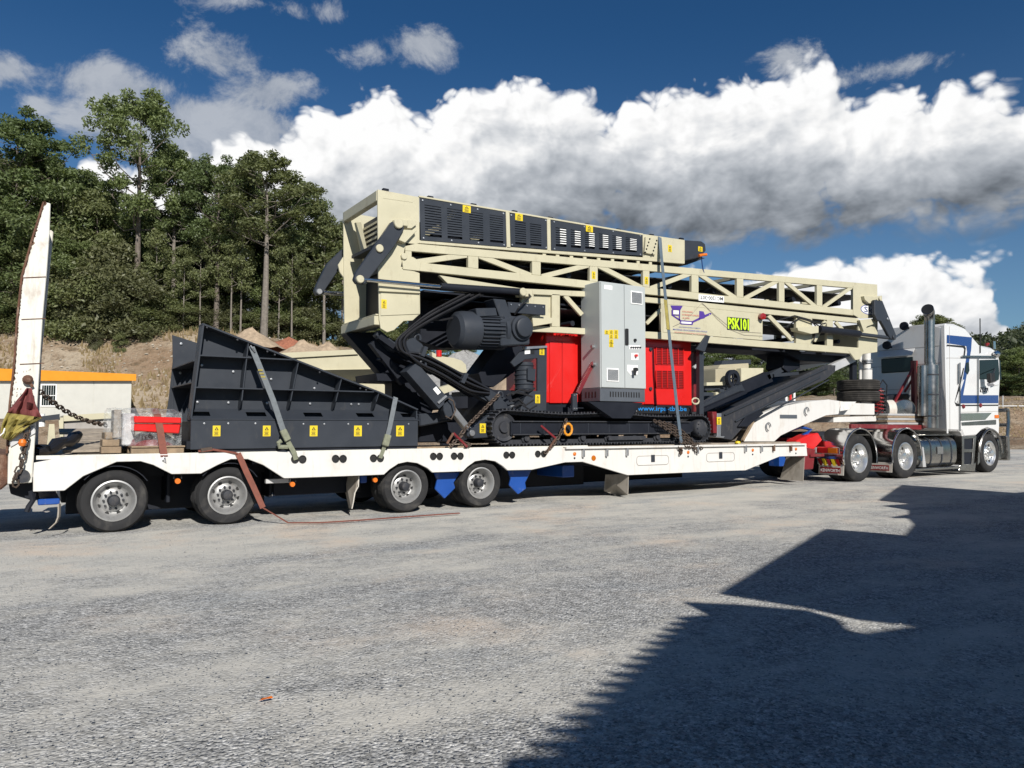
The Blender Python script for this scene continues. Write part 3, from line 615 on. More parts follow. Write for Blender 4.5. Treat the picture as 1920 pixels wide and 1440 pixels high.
for px in (560, 660, 760): m.box(at(px, 760, Y).x - .1, at(px, 760, Y).x + .1, Y + .6, Y + .8, 0, at(px, 742, Y).z)
m.build('leg', 'black_steel', root)
Y = 9.0; root = thing('scoop_plate', 'rounded cream steel guard plate seen between the conveyor arms', 'guard', at(860, 830, Y))
m = MB(); m.ext(P_([(810, 660), (828, 668), (850, 671), (866, 676), (874, 684), (876, 702), (840, 690), (812, 690)], Y), (0, .2, 0)); m.build('plate', 'cream', root, bevel=.01)
m = MB(); m.box(at(846, 700, Y).x - .1, at(846, 700, Y).x + .1, Y + .3, Y + .5, 0, at(846, 685, Y).z); m.build('leg', 'black_steel', root)
m = MB(); Y = 3.4; m.ext(P_([(816, 656), (824, 652), (832, 657), (830, 668), (820, 669)], 6.), (0, .15, 0)); c = at(824, 668, 6.)
tr = thing('fire_extinguisher', 'small red cylinder hanging behind the folded conveyor arms', 'extinguisher', c)
m = MB(); m.cyl(at(823, 669, 6.), at(823, 657, 6.), .07, 12); m.build('cylinder', 'red_paint', tr, smooth=True)
m = MB(); m.bar(at(823, 657, 6.), at(823, 640, 6.), .03, .03); m.build('hanger', 'black_steel', tr)
Y = 5.0; root = thing('steel_trough', 'grey steel trough with cream rim behind the rear of the trailer', 'trough', at(160, 850, Y))
m = MB(); m.ext(P_([(118, 789), (215, 784), (222, 835), (116, 838)], Y), (0, 1.2, 0)); m.build('panel', 'concrete', root)
m = MB(); m.ext(P_([(119, 779), (216, 773), (215, 784), (119, 790)], Y - .06), (0, 1.3, 0)); m.build('rim', 'cream', root)
m = MB(); m.ext(P_([(110, 783), (119, 783), (119, 838), (113, 838)], Y - .08), (0, .1, 0)); m.build('post', 'cream', root)
m = MB(); m.ext(P_([(66, 782), (112, 776), (112, 786), (66, 790)], Y - .1), (0, .15, 0)); m.build('rail', 'charcoal', root)
m = MB(); m.ext(P_([(92, 795), (102, 795), (104, 838), (88, 838)], Y), (0, .2, 0)); m.build('bracket', 'cream', root)
m = MB(); m.cyl(at(76, 800, Y), at(76, 776, Y), .07, 12); m.build('filter', 'sign_white', root)
for px in (118, 205): m = MB(); p = at(px, 838, Y); m.box(p.x - .06, p.x + .06, Y + .1, Y + .2, 0, p.z); m.build('leg', 'charcoal', root)
# crusher plant far behind, right of the red power pack
Y = 14.0; root = thing('crusher_plant', 'cream crushing plant with black flywheel far behind the gooseneck', 'machine', at(1390, 815, Y))
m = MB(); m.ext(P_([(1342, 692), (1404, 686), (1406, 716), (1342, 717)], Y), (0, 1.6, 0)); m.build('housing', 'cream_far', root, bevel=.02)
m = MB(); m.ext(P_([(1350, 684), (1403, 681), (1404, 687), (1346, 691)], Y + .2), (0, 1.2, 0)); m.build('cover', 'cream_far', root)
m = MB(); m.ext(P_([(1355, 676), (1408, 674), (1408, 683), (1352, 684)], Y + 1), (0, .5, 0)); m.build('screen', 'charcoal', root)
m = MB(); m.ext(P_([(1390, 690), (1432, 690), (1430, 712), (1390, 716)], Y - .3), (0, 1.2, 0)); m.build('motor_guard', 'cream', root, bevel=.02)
c = at(1374, 710, Y - .5); m = MB(); m.lathe(c, (0, 1, 0), [(.24, -.08), (.42, -.08), (.42, .12), (.24, .12)], 24, True); m.bar(c - Vector((.3, 0, 0)), c + Vector((.3, 0, 0)), .08, .08); m.bar(c - Vector((0, 0, .3)), c + Vector((0, 0, .3)), .08, .08); m.build('flywheel', 'black_steel', root, smooth=True)
m = MB(); m.ext(P_([(1322, 722), (1450, 718), (1452, 728), (1322, 732)], Y), (0, 1.5, 0)); m.build('deck', 'charcoal', root)
m = MB(); m.ext(P_([(1325, 717), (1360, 716), (1360, 722), (1325, 723)], Y - .2), (0, .3, 0)); m.build('step', 'cream', root)
rq = random.Random(4)
for k in range(16):
    px = rq.uniform(1325, 1450); py = rq.uniform(730, 752); m = MB(); p = at(px, py, Y - rq.random()); s = rq.uniform(.12, .4)
    m.box(p.x - s, p.x + s, p.y, p.y + .3, p.z - s * .5, p.z + s * .4); m.build('component', rq.choice(('charcoal', 'cream', 'galv', 'blue_paint', 'black_steel', 'zinc')), root, bevel=.02)
m = MB()
for px in (1330, 1380, 1445): p = at(px, 730, Y); m.box(p.x - .12, p.x + .12, Y + .3, Y + .55, 0, p.z)
m.build('leg', 'charcoal', root)
root = thing('spare_conveyor', 'dark stacked steel sections lying behind the trailer deck', 'steelwork', (8.4, 5.2, 0))
for k, (pts, mt_) in enumerate(((((700, 775), (860, 790), (860, 825), (700, 825)), 'black_steel'), (((800, 742), (940, 735), (960, 752), (810, 760)), 'black_steel'), (((870, 745), (905, 742), (915, 785), (870, 790)), 'charcoal'), (((1290, 742), (1470, 742), (1480, 775), (1290, 790)), 'charcoal'))):
    m = MB(); m.ext(P_(pts, 4.6 + k * .3), (0, .5, 0)); m.build('section', mt_, root)
# rail fence beyond the truck
root = thing('rail_fence', 'galvanised rail fence along the yard right of the truck', 'fence', dep(1900, 826, 62))
FWd = 62.
for px in range(1800, 2300, 62):
    m = MB(); m.cyl(dep(px + 80, 826, FWd), dep(px + 80, 742, FWd), .06, 8); m.build('post', 'galv', root)
for y0 in (760, 791, 822): m = MB(); m.cyl(dep(1700, y0 + 2, FWd), dep(2350, y0, FWd), .05, 8); m.build('rail', 'galv', root)
root = thing('marker_post_stand', 'red and white striped marker posts behind the gooseneck', 'posts', at(1480, 760, 9))
for px, mt_ in ((1474, 'sign_white'), (1482, 'red_paint'), (1489, 'sign_white')): m = MB(); m.cyl(at(px, 800, 9), at(px, 735, 9), .05, 8); m.build('post', mt_, root)

# ------------------------------------------------------------------ the shed behind the viewer whose shadow lies on the yard
ZR = 3.5; sh = SUNV * (ZR / SUNV.z)
A_, B_ = gnd(965, 1432), gnd(1288, 1150); teeth = []
nt = 16; dirv = (B_ - A_)
for k in range(nt):
    teeth += [A_ + dirv * (k / nt), A_ + dirv * ((k + .55) / nt) + RT * (.36 - .010 * k)]  # notches deeper than real corrugation, shaped for the teeth in the shadow
low = teeth + [gnd(1292, 1130), gnd(1400, 1135), gnd(1530, 1146), gnd(1580, 1160), gnd(1600, 1183), gnd(1640, 1190)]
root = thing('workshop_shed', 'open steel shed with corrugated roof standing behind the viewer', 'shed', (9, -19, 0))
back = [Vector((14, -9.5, 0)), Vector((14, -18, 0)), Vector((1.6, -18, 0)), Vector((-.8, -10.5, 0))]
m = MB(); m.ext([p + sh for p in low + back], (0, 0, .05)); m.build('awning_roof', 'corrugated', root)
up_ = [gnd(1376, 1118), gnd(1567, 994), gnd(1720, 1007), gnd(1736, 985), gnd(1722, 972), gnd(1688, 972), gnd(1722, 966), gnd(1722, 958), gnd(1670, 950), gnd(1720, 946), gnd(1662, 940), gnd(1682, 925), gnd(1703, 910), gnd(1920, 925), Vector((30, -4.2, 0)), Vector((30, -17, 0)), Vector((5.6, -17, 0)), gnd(1800, 1185), gnd(1640, 1168), gnd(1530, 1143)]
m = MB(); m.ext([p + sh + Vector((0, 0, .06)) for p in up_], (0, 0, .05)); m.build('main_roof', 'corrugated', root)
for x, y in ((2.5, -21), (7, -21), (13, -21), (20, -20.5), (27, -20.5)): m = MB(); m.box(x - .1, x + .1, y - .1, y + .1, 0, ZR - .02); m.build('column', 'galv', root)
m = MB(); m.box(.5, 28.5, -22.2, -22.1, 0, ZR - .02); m.build('back_wall', 'corrugated', root)
mat('shade_wall_dark', (.13, .14, .15), .6, var=.1)  # dark, so the added wall bounces little light
m = MB(); m.box(2.6, 28.5, -13.7, -13.6, 0, ZR - .02); m.build('shade_wall', 'shade_wall_dark', root)  # unseen wall added to block sky light from the foreground shadow

tbs = thing('ramp_board_stack', 'weathered grey timber boards lying in a slope across the tail of the deck', 'boards', (1.3, 1.8, .94))
for k in range(5):
    y0_ = .95 + k * .30; z0_ = .945 + k * .055; m = MB(); m.hexa([(.45 + .1 * (k % 2), y0_, z0_), (2.0 - .06 * k, y0_, z0_), (2.0 - .06 * k, y0_ + .29, z0_ + .05), (.45 + .1 * (k % 2), y0_ + .29, z0_ + .05), (.45 + .1 * (k % 2), y0_, z0_ + .035), (2.0 - .06 * k, y0_, z0_ + .035), (2.0 - .06 * k, y0_ + .29, z0_ + .085), (.45 + .1 * (k % 2), y0_ + .29, z0_ + .085)]); m.build('board', 'deck_timber', tbs, bevel=.004)
# ------------------------------------------------------------------ low loader trailer
TR = thing('low_loader_trailer', 'long white low loader trailer with timber deck and four near side wheel sets', 'trailer', (7.2, 1.25, 0))
TOPE = [(62, 868), (132, 855), (343, 851), (446, 848), (660, 845.5), (868, 842), (1060, 840), (1300, 836), (1512, 833)]
BOTE = [(1514, 855), (1462, 856), (1398, 882), (1362, 883), (1177, 891), (1093, 866), (1060, 867), (997, 881), (952, 882), (943, 874), (929, 865), (910, 862), (891, 865), (877, 875), (868, 884), (811, 886), (802, 878), (783, 868.5), (764, 866), (747, 869.6), (731, 880),
        (720, 890), (660, 892.5), (533, 897), (494, 872), (465, 861), (433, 861), (408, 872), (377, 888), (322, 889), (288, 872), (264, 865), (219, 866), (156, 893), (121, 920), (62, 922)]
prof = xz(TOPE + BOTE, 0)
m = MB(); m.prism(prof, 0, .05); m.build('side_rail', 'white_paint', TR, bevel=.006)
m = MB(); m.prism([(x, max(z, .30)) for x, z in prof], 2.45, 2.5); m.build('side_rail', 'white_paint', TR, bevel=.006)
# top flange and the shadowed recess strip on the front half
m = MB(); a = at(1062, 838, -.05); b_ = at(1512, 831.5, -.05); m.hexa([(a.x, -.05, a.z - .035), (b_.x, -.05, b_.z - .035), (b_.x, .06, b_.z - .035), (a.x, .06, a.z - .035), (a.x, -.05, a.z), (b_.x, -.05, b_.z), (b_.x, .06, b_.z), (a.x, .06, a.z)]); m.build('top_flange', 'white_paint', TR)
m = MB(); m.box(.15, 8.3, 0.05, .12, .90, .945); m.build('edge_angle', 'white_rusty', TR)
rp = random.Random(2); nP = 11; y0 = .125; wP = (2.375 - y0) / nP
for k in range(nP):
    m = MB(); ya = y0 + k * wP + .006; yb = y0 + (k + 1) * wP - .006; zz = .925 + rp.uniform(-.004, .006)
    m.hexa([(.18, ya, .80), (14.35, ya, zz - .05), (14.35, yb, zz - .05), (.18, yb, .80), (.18, ya, .86), (14.35, ya, zz), (14.35, yb, zz), (.18, yb, .86)]) if False else m.box(.62 + rp.uniform(-.05, .05), 14.35 + rp.uniform(-.05, .02), ya, yb, zz - .05, zz)
    m.build('deck_plank', 'deck_timber', TR, bevel=.004)
    m = MB(); m.hexa([(.14, ya, .80), (.60, ya, zz - .05), (.60, yb, zz - .05), (.14, yb, .80), (.14, ya, .85), (.60, ya, zz), (.60, yb, zz), (.14, yb, .85)]); m.build('tail_plank', 'deck_timber', TR, bevel=.004)
# chassis beams
for yb in (.78, 1.62):
    m = MB(); m.prism([(.3, .80), (14.2, .84), (14.2, .62), (12.4, .50), (9.2, .50), (8.0, .62), (.5, .62)], yb, yb + .1); m.build('chassis_beam', 'black_steel', TR)
for k in range(14):
    m = MB(); x = .5 + k * 1.05; m.box(x, x + .08, .06, 2.44, .78, .86); m.build('cross_member', 'black_steel', TR)
for (xa, xb_, ya, yb_, za, zb_) in ((.45, 7.1, 1.05, 1.45, .30, .80), (.5, 3.0, .95, 1.0, .16, .62), (4.3, 6.9, .95, 1.0, .16, .62), (3.0, 4.3, .5, .55, .30, .60), (7.2, 9.2, 1.3, 1.35, .15, .7), (9.2, 12.6, 2.0, 2.05, .12, .55), (12.6, 14.3, 1.4, 1.5, .30, .75)):
    m = MB(); m.box(xa, xb_, ya, yb_, za, zb_); m.build('under_shade_panel', 'black_steel', TR, bevel=.01)  # black panels added so the space under the deck reads as shade
for x in (1.62, 2.95, 4.2, 5.5, 6.8):
    m = MB(); m.box(x, x + .05, .55, 1.95, .28, .72); m.build('under_shade_panel', 'black_steel', TR, bevel=.01)  # crosswise black panels, added for the same darkness
# tie-down sockets
for px, py in ((553, 861), (567, 861), (629, 860), (643, 860), (700, 859), (713, 859), (812, 855.5), (824, 855.5), (851, 855), (863, 855), (949, 853), (960, 853), (1008, 851), (1019, 851)):
    c = at(px, py, 0); m = MB(); r_ = .042
    m.lathe(c - Vector((0, .001, 0)), (0, -1, 0), [(.0005, .004), (r_, .004), (r_ + .004, .016), (r_ + .011, .016), (r_ + .014, 0)], 18); m.build('lashing_socket', 'sign_black', TR, smooth=True)
for px, py in ((1093, 846), (1137, 845), (1175, 844), (1276, 841), (1307, 841), (1397, 838), (1427, 838), (1450, 837), (1482, 837)):
    c = at(px, py, -.02); m = MB(); m.box(c.x - .02, c.x + .02, -.06, -.001, c.z - .10, c.z + .03); m.build('lashing_ring', 'zinc' if px % 2 else 'rust', TR, bevel=.006)
for px, py in ((1077, 851), (1290, 848), (1411, 844), (1492, 842)):
    c = at(px, py, 0); m = MB(); m.lathe(c, (0, -1, 0), [(.032, 0), (.032, .012), (.02, .02), (.0005, .022)], 14); m.build('side_marker', 'orange', TR, smooth=True)
    c = at(px, py + 8, 0); m = MB(); m.lathe(c, (0, -1, 0), [(.018, 0), (.018, .008), (.0005, .009)], 10); m.build('bolt_head', 'charcoal', TR)
c = at(1113, 859, 0); m = MB(); m.lathe(c, (0, -1, 0), [(.05, 0), (.045, .01), (.0005, .012)], 18); ob_ = m.build('oval_marker', 'amber', TR, smooth=True)
for px, py in ((1224, 863), (1351, 857)):
    c = at(px, py, 0); hx, hz = .40, .085; m = MB(); pts = []
    for cx, cz, a0 in ((hx - .06, hz - .06, 0), (-hx + .06, hz - .06, 90), (-hx + .06, -hz + .06, 180), (hx - .06, -hz + .06, 270)):
        for q in range(5): an = R(a0 + q * 22.5); pts.append((c.x + cx + .06 * math.cos(an), -.003, c.z + cz + .06 * math.sin(an)))
    m.tube(pts, .006, 4, True); m.build('hatch_outline', 'concrete', TR)
    m = MB(); m.box(c.x - .045, c.x + .045, -.012, -.001, c.z - .03, c.z + .10); m.box(c.x - .035, c.x + .035, -.016, -.012, c.z, c.z + .012); m.build('hatch_latch', 'charcoal', TR, bevel=.003)
for px, py in ((333, 902), (548, 908), (703, 900)):
    c = at(px, py, .08); m = MB(); m.cyl(c - Vector((0, .02, .0)), c + Vector((0, .03, 0)), .034, 14); lam = m.build('marker_lamp', 'orange', TR, smooth=True)
    m = MB(); m.tube([c + Vector((-.045, 0, .03)), c + Vector((-.04, 0, .09)), c + Vector((.04, 0, .09)), c + Vector((.045, 0, .03))], .010, 5); m.build('guard', 'sign_black', lam)
# wheels: dish rim, tyre, hub
def wheel_meshes(R0, rimr, wid, dish, rimmat, hubmat, nuts, tm_='tyre'):
    sw = R0 - rimr
    ty = MB(); prof_ = [(rimr, .02), (rimr + .15 * sw, -.005), (rimr + .45 * sw, -.018), (rimr + .8 * sw, -.008), (R0 - .012, .02), (R0, .045)]
    ng = 4
    for k in range(ng):
        y_ = .045 + (wid - .09) * (k + .5) / ng; g_ = (wid - .09) / ng; prof_ += [(R0, y_ - .012), (R0 - .012, y_ - .006), (R0 - .012, y_ + .006), (R0, y_ + .012)]
    prof_ += [(R0, wid - .045), (R0 - .012, wid - .02), (rimr + .5 * sw, wid + .015), (rimr, wid - .02)]
    ty.lathe((0, 0, 0), (0, 1, 0), prof_, 44)
    ri = MB(); q = rimr
    ri.lathe((0, 0, 0), (0, 1, 0), [(q, .03), (q + .006, .0), (q - .012, -.004), (q - .022, .010), (q - .03, .03), (q - .045, .05), (q - .05, dish * .75), (q - .075, dish), (q * .62, dish + .01), (q * .50, dish - .012), (q * .40, dish - .016), (q * .34, dish - .016), (.0005, dish - .012)], 40)
    ri.lathe((0, 0, 0), (0, 1, 0), [(q, .03), (q, wid - .02), (q - .02, wid - .02)], 30)
    ho = MB()
    for k in range(8): an = 2 * math.pi * (k + .5) / 8; c_ = Vector((math.cos(an) * q * .70, dish - .004, math.sin(an) * q * .70)); ho.lathe(c_, (0, -1, 0), [(.0005, .003), (q * .10, .003), (q * .10, -.01)], 10)
    hb = MB(); hb.lathe((0, dish - .01, 0), (0, -1, 0), [(q * .29, 0), (q * .28, .10), (q * .24, .125), (q * .12, .135), (.0005, .136)], 20)
    for k in range(nuts): an = 2 * math.pi * k / nuts; c_ = Vector((math.cos(an) * q * .44, dish - .014, math.sin(an) * q * .44)); hb.lathe(c_, (0, -1, 0), [(q * .062, 0), (q * .058, .035), (.0005, .04)], 7)
    return ty.mesh('tyre', tm_, smooth=True), ri.mesh('wheel', rimmat, smooth=True), hb.mesh('hub', hubmat, smooth=True), ho.mesh('hand_hole', 'sign_black')
def place_wheel(me, parent, x, y, z, rot=0., flip=False, nm='wheel', inner=None):
    w = put(me[1], nm, parent, (x, y, z), (0, rot, math.pi if flip else 0))
    for n_, k in (('tyre', 0), ('hub', 2), ('hand_holes', 3)):
        o = bpy.data.objects.new(n_, me[k]); COL.objects.link(o); o.parent = w
        if n_ == 'hand_holes': o['kind'] = 'stuff'
    if inner is not None:
        o = bpy.data.objects.new('inner_tyre', me[0]); COL.objects.link(o); o.parent = w; o.location = (0, inner, 0)
    return w
WA = wheel_meshes(.385, .245, .225, .11, 'rim_steel', 'charcoal_dusty', 10); WB = wheel_meshes(.385, .245, .225, .145, 'rim_steel', 'charcoal_dusty', 8)
for k, (x, me, dy) in enumerate(((.97, WA, .10), (2.30, WA, .11), (4.87, WB, .11), (6.17, WB, .11))):
    place_wheel(me, TR, x, dy, .378, .7 * k, inner=.27); place_wheel(me, TR, x, 2.40, .378, .4 * k, True, inner=.27)
    m = MB(); m.cyl((x, .30, .38), (x, 2.2, .38), .07, 12); m.build('axle', 'black_steel', TR, smooth=True)
    m = MB(); c = Vector((x, 0, .378)); m.lathe(c + Vector((0, .04, 0)), (0, 1, 0), [(.42, 0), (.43, .0), (.43, .5), (.42, .5)], 30, True)
    o_ = m.build('wheel_arch', 'black_steel', TR, smooth=True); bmm = bmesh.new(); bmm.from_mesh(o_.data)
    bmesh.ops.delete(bmm, geom=[v for v in bmm.verts if v.co.z + ORG[TR.name].z < .60], context='VERTS'); bmm.to_mesh(o_.data); bmm.free()
# blue suspension brackets and boxes
for pts in ([(814, 886), (864, 885), (851, 905), (854, 915), (834, 935), (816, 917), (820, 900)], [(953, 882), (997, 881), (985, 905), (987, 916), (972, 927), (955, 910), (958, 898)], [(675, 892), (688, 892), (688, 905), (676, 906)]):
    m = MB(); m.prism(xz(pts, .2), .2, .24); m.build('suspension_bracket', 'blue_paint', TR, bevel=.008)
m = MB(); p = at(1056, 884, .7); m.box(p.x - .16, p.x + .10, .5, 2.0, p.z - .09, p.z + .12); m.build('suspension_box', 'blue_paint', TR, bevel=.01)
m = MB(); p = at(93, 940, .25); m.box(p.x - .12, p.x + .10, .12, 2.4, p.z - .03, p.z + .04); m.build('rear_bar', 'blue_paint', TR, bevel=.01)
m = MB(); p = at(1472, 870, .9); m.box(p.x - .2, p.x + .05, .9, 1.2, p.z - .05, p.z + .18); m.build('valve_box', 'blue_paint', TR, bevel=.01)
m = MB(); p = at(1400, 868, .6); m.box(9.3, 12.3, .3, 2.2, .48, .56); m.build('belly_plate', 'black_steel', TR)
m = MB(); p = at(505, 902, .3); m.box(p.x - .06, p.x + .28, .25, .32, p.z - .03, p.z + .03); m.build('support_arm', 'galv', TR, bevel=.005)
# mud flaps
def flap(pts, Y, mt_, bend=.08, wid=.5):
    m = MB(); q = [at(a, b, Y) for a, b in pts]; n = len(q); vs = []; fs = []
    for i, p in enumerate(q): vs += [p, p + Vector((.02, wid, 0)), p + Vector((.015, 0, 0)), p + Vector((.035, wid, 0))]
    for i in range(n - 1): k = i * 4; fs += [(k, k + 1, k + 5, k + 4), (k + 2, k + 6, k + 7, k + 3), (k, k + 4, k + 6, k + 2), (k + 1, k + 3, k + 7, k + 5)]
    m.add(vs, fs); m.build('mud_flap', mt_, TR)
flap([(108, 945), (108, 958), (107, 970), (103, 980), (90, 992)], .02, 'flap', wid=.05)
flap([(672, 893), (671, 912), (664, 925), (662, 940), (659, 954)], .10, 'flap_white', wid=.06); 
m = MB(); m.ext([at(672, 893, .12), at(659, 954, .12), at(654, 953, .62), at(647, 920, .62), at(646, 894, .62)], (.012, 0, 0)); m.build('mud_flap', 'flap', TR)
m = MB(); m.ext([at(1178, 889, .06), at(1177, 928, .06), at(1160, 930, .5), at(1132, 921, .62), at(1135, 890, .62)], (.012, 0, 0)); m.build('mud_flap', 'flap', TR)
m = MB(); m.ext([at(1508, 857, .05), at(1506, 902, .05), at(1462, 899, .62), at(1474, 857, .62)], (.012, 0, 0)); m.build('mud_flap', 'flap', TR)
# raised loading ramps at the tail
RP = [(84, 379), (95, 381), (93, 440), (88, 510), (80, 600), (75, 680), (70, 760), (63, 866), (60, 905), (14, 908), (15, 850), (20, 760), (29, 680), (34, 601), (43, 518), (62, 450)]
rpx = xz(RP, -.03)
m = MB(); m.prism(rpx, -.03, .02); ramp = m.build('loading_ramp', 'white_rusty', TR, bevel=.008)
m = MB(); m.prism([(x, z) for x, z in xz([(95, 432), (100, 436), (78, 668), (70, 868), (30, 868), (34, 680), (48, 518), (66, 450)], .62)], .58, .64); m.build('ramp_side', 'white_rusty', ramp, bevel=.006)
le = xz([(84, 379), (62, 450), (43, 518), (34, 601), (29, 680), (20, 760), (15, 850)], -.03)
for i in range(len(le) - 1):
    m = MB(); p, q = le[i], le[i + 1]; m.bar((p[0] - .012, .28, p[1]), (q[0] - .012, .28, q[1]), .64, .02, (1, 0, 0)); m.build('ramp_tread', 'rust', ramp)
for px, py in ((66, 596), (63, 680), (66, 518)): m = MB(); p = at(px - 26, py + 3, -.033); q = at(px + 20, py + 1, -.033); m.bar(p, q, .006, .010); m.build('weld_seam', 'rust', ramp)
# rust along the leading edge of the ramp
rr = random.Random(6)
m = MB()
for k in range(190):
    t_ = rr.random() ** .8; i = min(5, int(t_ * 6)); f_ = t_ * 6 - i; p, q = le[i], le[i + 1]; x = p[0] + (q[0] - p[0]) * f_; z = p[1] + (q[1] - p[1]) * f_; w_ = rr.uniform(.002, .011) * (2.5 if rr.random() < .07 else 1); h_ = rr.uniform(.004, .035)
    m.add([(x, -.0335, z - h_), (x + w_, -.0335, z), (x + w_ * .6, -.0335, z + h_ * .5), (x, -.0335, z + h_)], [(0, 1, 2, 3)])
for k in range(36):
    c = at(rr.uniform(22, 62), rr.uniform(690, 770), -.0335); w_ = rr.uniform(.005, .016); h_ = rr.uniform(.006, .03); m.add([(c.x, c.y, c.z), (c.x + w_, c.y, c.z + h_ * .4), (c.x + w_ * .5, c.y, c.z + h_)], [(0, 1, 2)])
o_ = m.build('rust_patches', 'rust', ramp, fixn=False); o_['kind'] = 'stuff'
c = at(52, 712, -.06); m = MB(); m.lathe(c, (0, -1, 0), [(.05, -.03), (.055, .02), (.03, .05), (.0005, .05)], 12); m.bar(c, c + Vector((.05, 0, -.08)), .03, .03); m.build('chain_lug', 'rust', ramp, smooth=True)
m = MB(); m.ext([at(19, 824, -.05), at(64, 800, -.05), at(66, 812, -.05), at(20, 838, -.05)], (0, .02, 0)); m.build('gusset', 'galv', ramp)
m = MB(); c = at(42, 893, -.06); m.cyl(c, c + Vector((0, 1.6, 0)), .075, 16); m.build('ramp_pivot', 'charcoal_dusty', TR, smooth=True)
m = MB(); m.prism(xz([(-70, 850), (15, 853), (18, 905), (0, 920), (-70, 922)], .0), -.01, 2.4); m.build('rear_beam', 'rust', TR, bevel=.02)
m = MB(); m.prism(xz([(15, 900), (62, 905), (75, 935), (62, 938), (20, 925)], .3), .2, 2.3); m.build('tail_bracket', 'black_steel', TR, bevel=.01)
m = MB(); m.tube([at(58, 920, .05), at(62, 938, .05), at(54, 950, .05), at(50, 960, .05)], .03, 7); m.build('tow_hook', 'black_steel', TR, smooth=True)
m = MB(); m.cyl(at(36, 805, .0), at(36, 790, .0), .01, 6); m.build('bracket', 'rust', TR)
# gooseneck
GN = [(1396, 828), (1406, 804), (1429, 775), (1460, 763), (1525, 752), (1554, 749), (1582, 753), (1572, 777), (1549, 779), (1514, 794), (1487, 806), (1464, 817), (1452, 828)]
gq = xz(GN, .55)
for y_ in (.55, 1.90):
    m = MB(); m.prism(gq, y_, y_ + .05); gn = m.build('gooseneck_plate', 'white_paint', TR, bevel=.008)
    if y_ < 1:
        for px, py in ((1440, 800), (1512, 771)):
            c = at(px, py, .53); m = MB(); m.tube([c + Vector((math.cos(q) * .075, -.015, math.sin(q) * .09)) for q in [i * .52 for i in range(10)]], .014, 6); m.build('lashing_ring', 'zinc', gn, smooth=True)
        a, b_ = at(1462, 775, .55), at(1494, 783, .55); m = MB(); m.box(a.x, b_.x, .542, .549, b_.z - .02, a.z - .03); m.build('decal', 'plinth', gn)
m = MB(); tp = gq[:7]
for i in range(1, 6): m.bar((tp[i][0], 1.25, tp[i][1] - .02), (tp[i + 1][0], 1.25, tp[i + 1][1] - .02), 1.3, .03)
m.build('gooseneck_top', 'white_paint', TR)
m = MB(); m.bar((gq[0][0] + .02, 1.25, gq[0][1]), (gq[2][0] + .02, 1.25, gq[2][1] - .02), 1.3, .03); m.build('gooseneck_ramp', 'deck_timber', TR)
m = MB(); m.bar(at(1392, 826, .45), at(1412, 790, .45), .05, .05); m.build('timber_stake', 'timber', TR)
a, b_ = at(1574, 752, .55), at(1600, 780, .55)
m = MB(); m.prism(xz([(1572, 755), (1640, 757), (1640, 778), (1572, 778)], .7), .7, 1.85); m.build('kingpin_box', 'white_paint', TR, bevel=.01)
m = MB(); m.ext([at(1578, 753, .55), at(1606, 753, .55), at(1594, 768, .5), at(1576, 771, .5)], (0, .03, 0)); m.build('kingpin_wing', 'white_paint', TR, bevel=.006)
m = MB(); m.prism(xz([(1563, 782), (1650, 780), (1650, 790), (1563, 792)], .75), .75, 1.8); m.build('kingpin_plate', 'white_paint', TR, bevel=.008)
m = MB(); m.tube([at(1480, 806, .8), at(1500, 800, .75), at(1520, 806, .75), at(1505, 818, .7)], .05, 8); m.build('hydraulic_ram', 'blue_paint', TR, smooth=True)
# white hydraulic column standing on the gooseneck
hc = thing('hydraulic_tank_column', 'white upright cylinder on the gooseneck below the conveyor end', 'cylinder', at(1625, 752, 1.2))
m = MB(); m.cyl(at(1625, 755, 1.2), at(1625, 692, 1.2), .135, 20); m.build('lower_tube', 'white_paint', hc, smooth=True)
m = MB(); m.cyl(at(1625, 692, 1.2), at(1625, 655, 1.2), .10, 20); m.build('upper_tube', 'white_paint', hc, smooth=True)
for py in (692, 680, 676): m = MB(); p = at(1625, py, 1.2); m.lathe(p, (0, 0, 1), [(.145, -.015), (.145, .015), (.1, .015)], 20); m.build('clamp_band', 'zinc', hc, smooth=True)
m = MB(); m.cyl(at(1613, 712, 1.3), at(1613, 660, 1.3), .04, 10); m.build('side_pipe', 'white_paint', hc, smooth=True)
# two spare tyres stacked flat on the gooseneck
def spare(z_mid, lb):
    p = at(1609, z_mid, 1.25); e_ = thing('tyre_on_gooseneck', lb, 'tyre', (p.x, 1.25, p.z), 'spare tyres stacked on the gooseneck')
    m = MB(); R0, h2 = .52, .135; pr = [(.29, -h2 + .03), (.34, -h2), (.46, -h2 - .005), (R0 - .01, -h2 + .02), (R0, -h2 + .04)]
    for k in range(4): q = -h2 + .05 + k * .055; pr += [(R0, q), (R0 - .014, q + .006), (R0 - .014, q + .016), (R0, q + .022)]
    pr += [(R0, h2 - .04), (R0 - .01, h2 - .02), (.46, h2 + .005), (.34, h2), (.29, h2 - .03)]
    m.lathe((p.x, 1.25, p.z), (0, 0, 1), pr, 44, True); m.build('tyre', 'tyre_dusty', e_, smooth=True)
    m = MB(); m.lathe((p.x, 1.25, p.z), (0, 0, 1), [(.295, -.10), (.27, -.02), (.27, .05), (.12, .05), (.0005, .05)], 30); m.build('rim', 'rim_steel', e_, smooth=True)
spare(723, 'upper of the two spare tyres stacked flat on the gooseneck'); spare(744, 'lower of the two spare tyres stacked flat on the gooseneck')

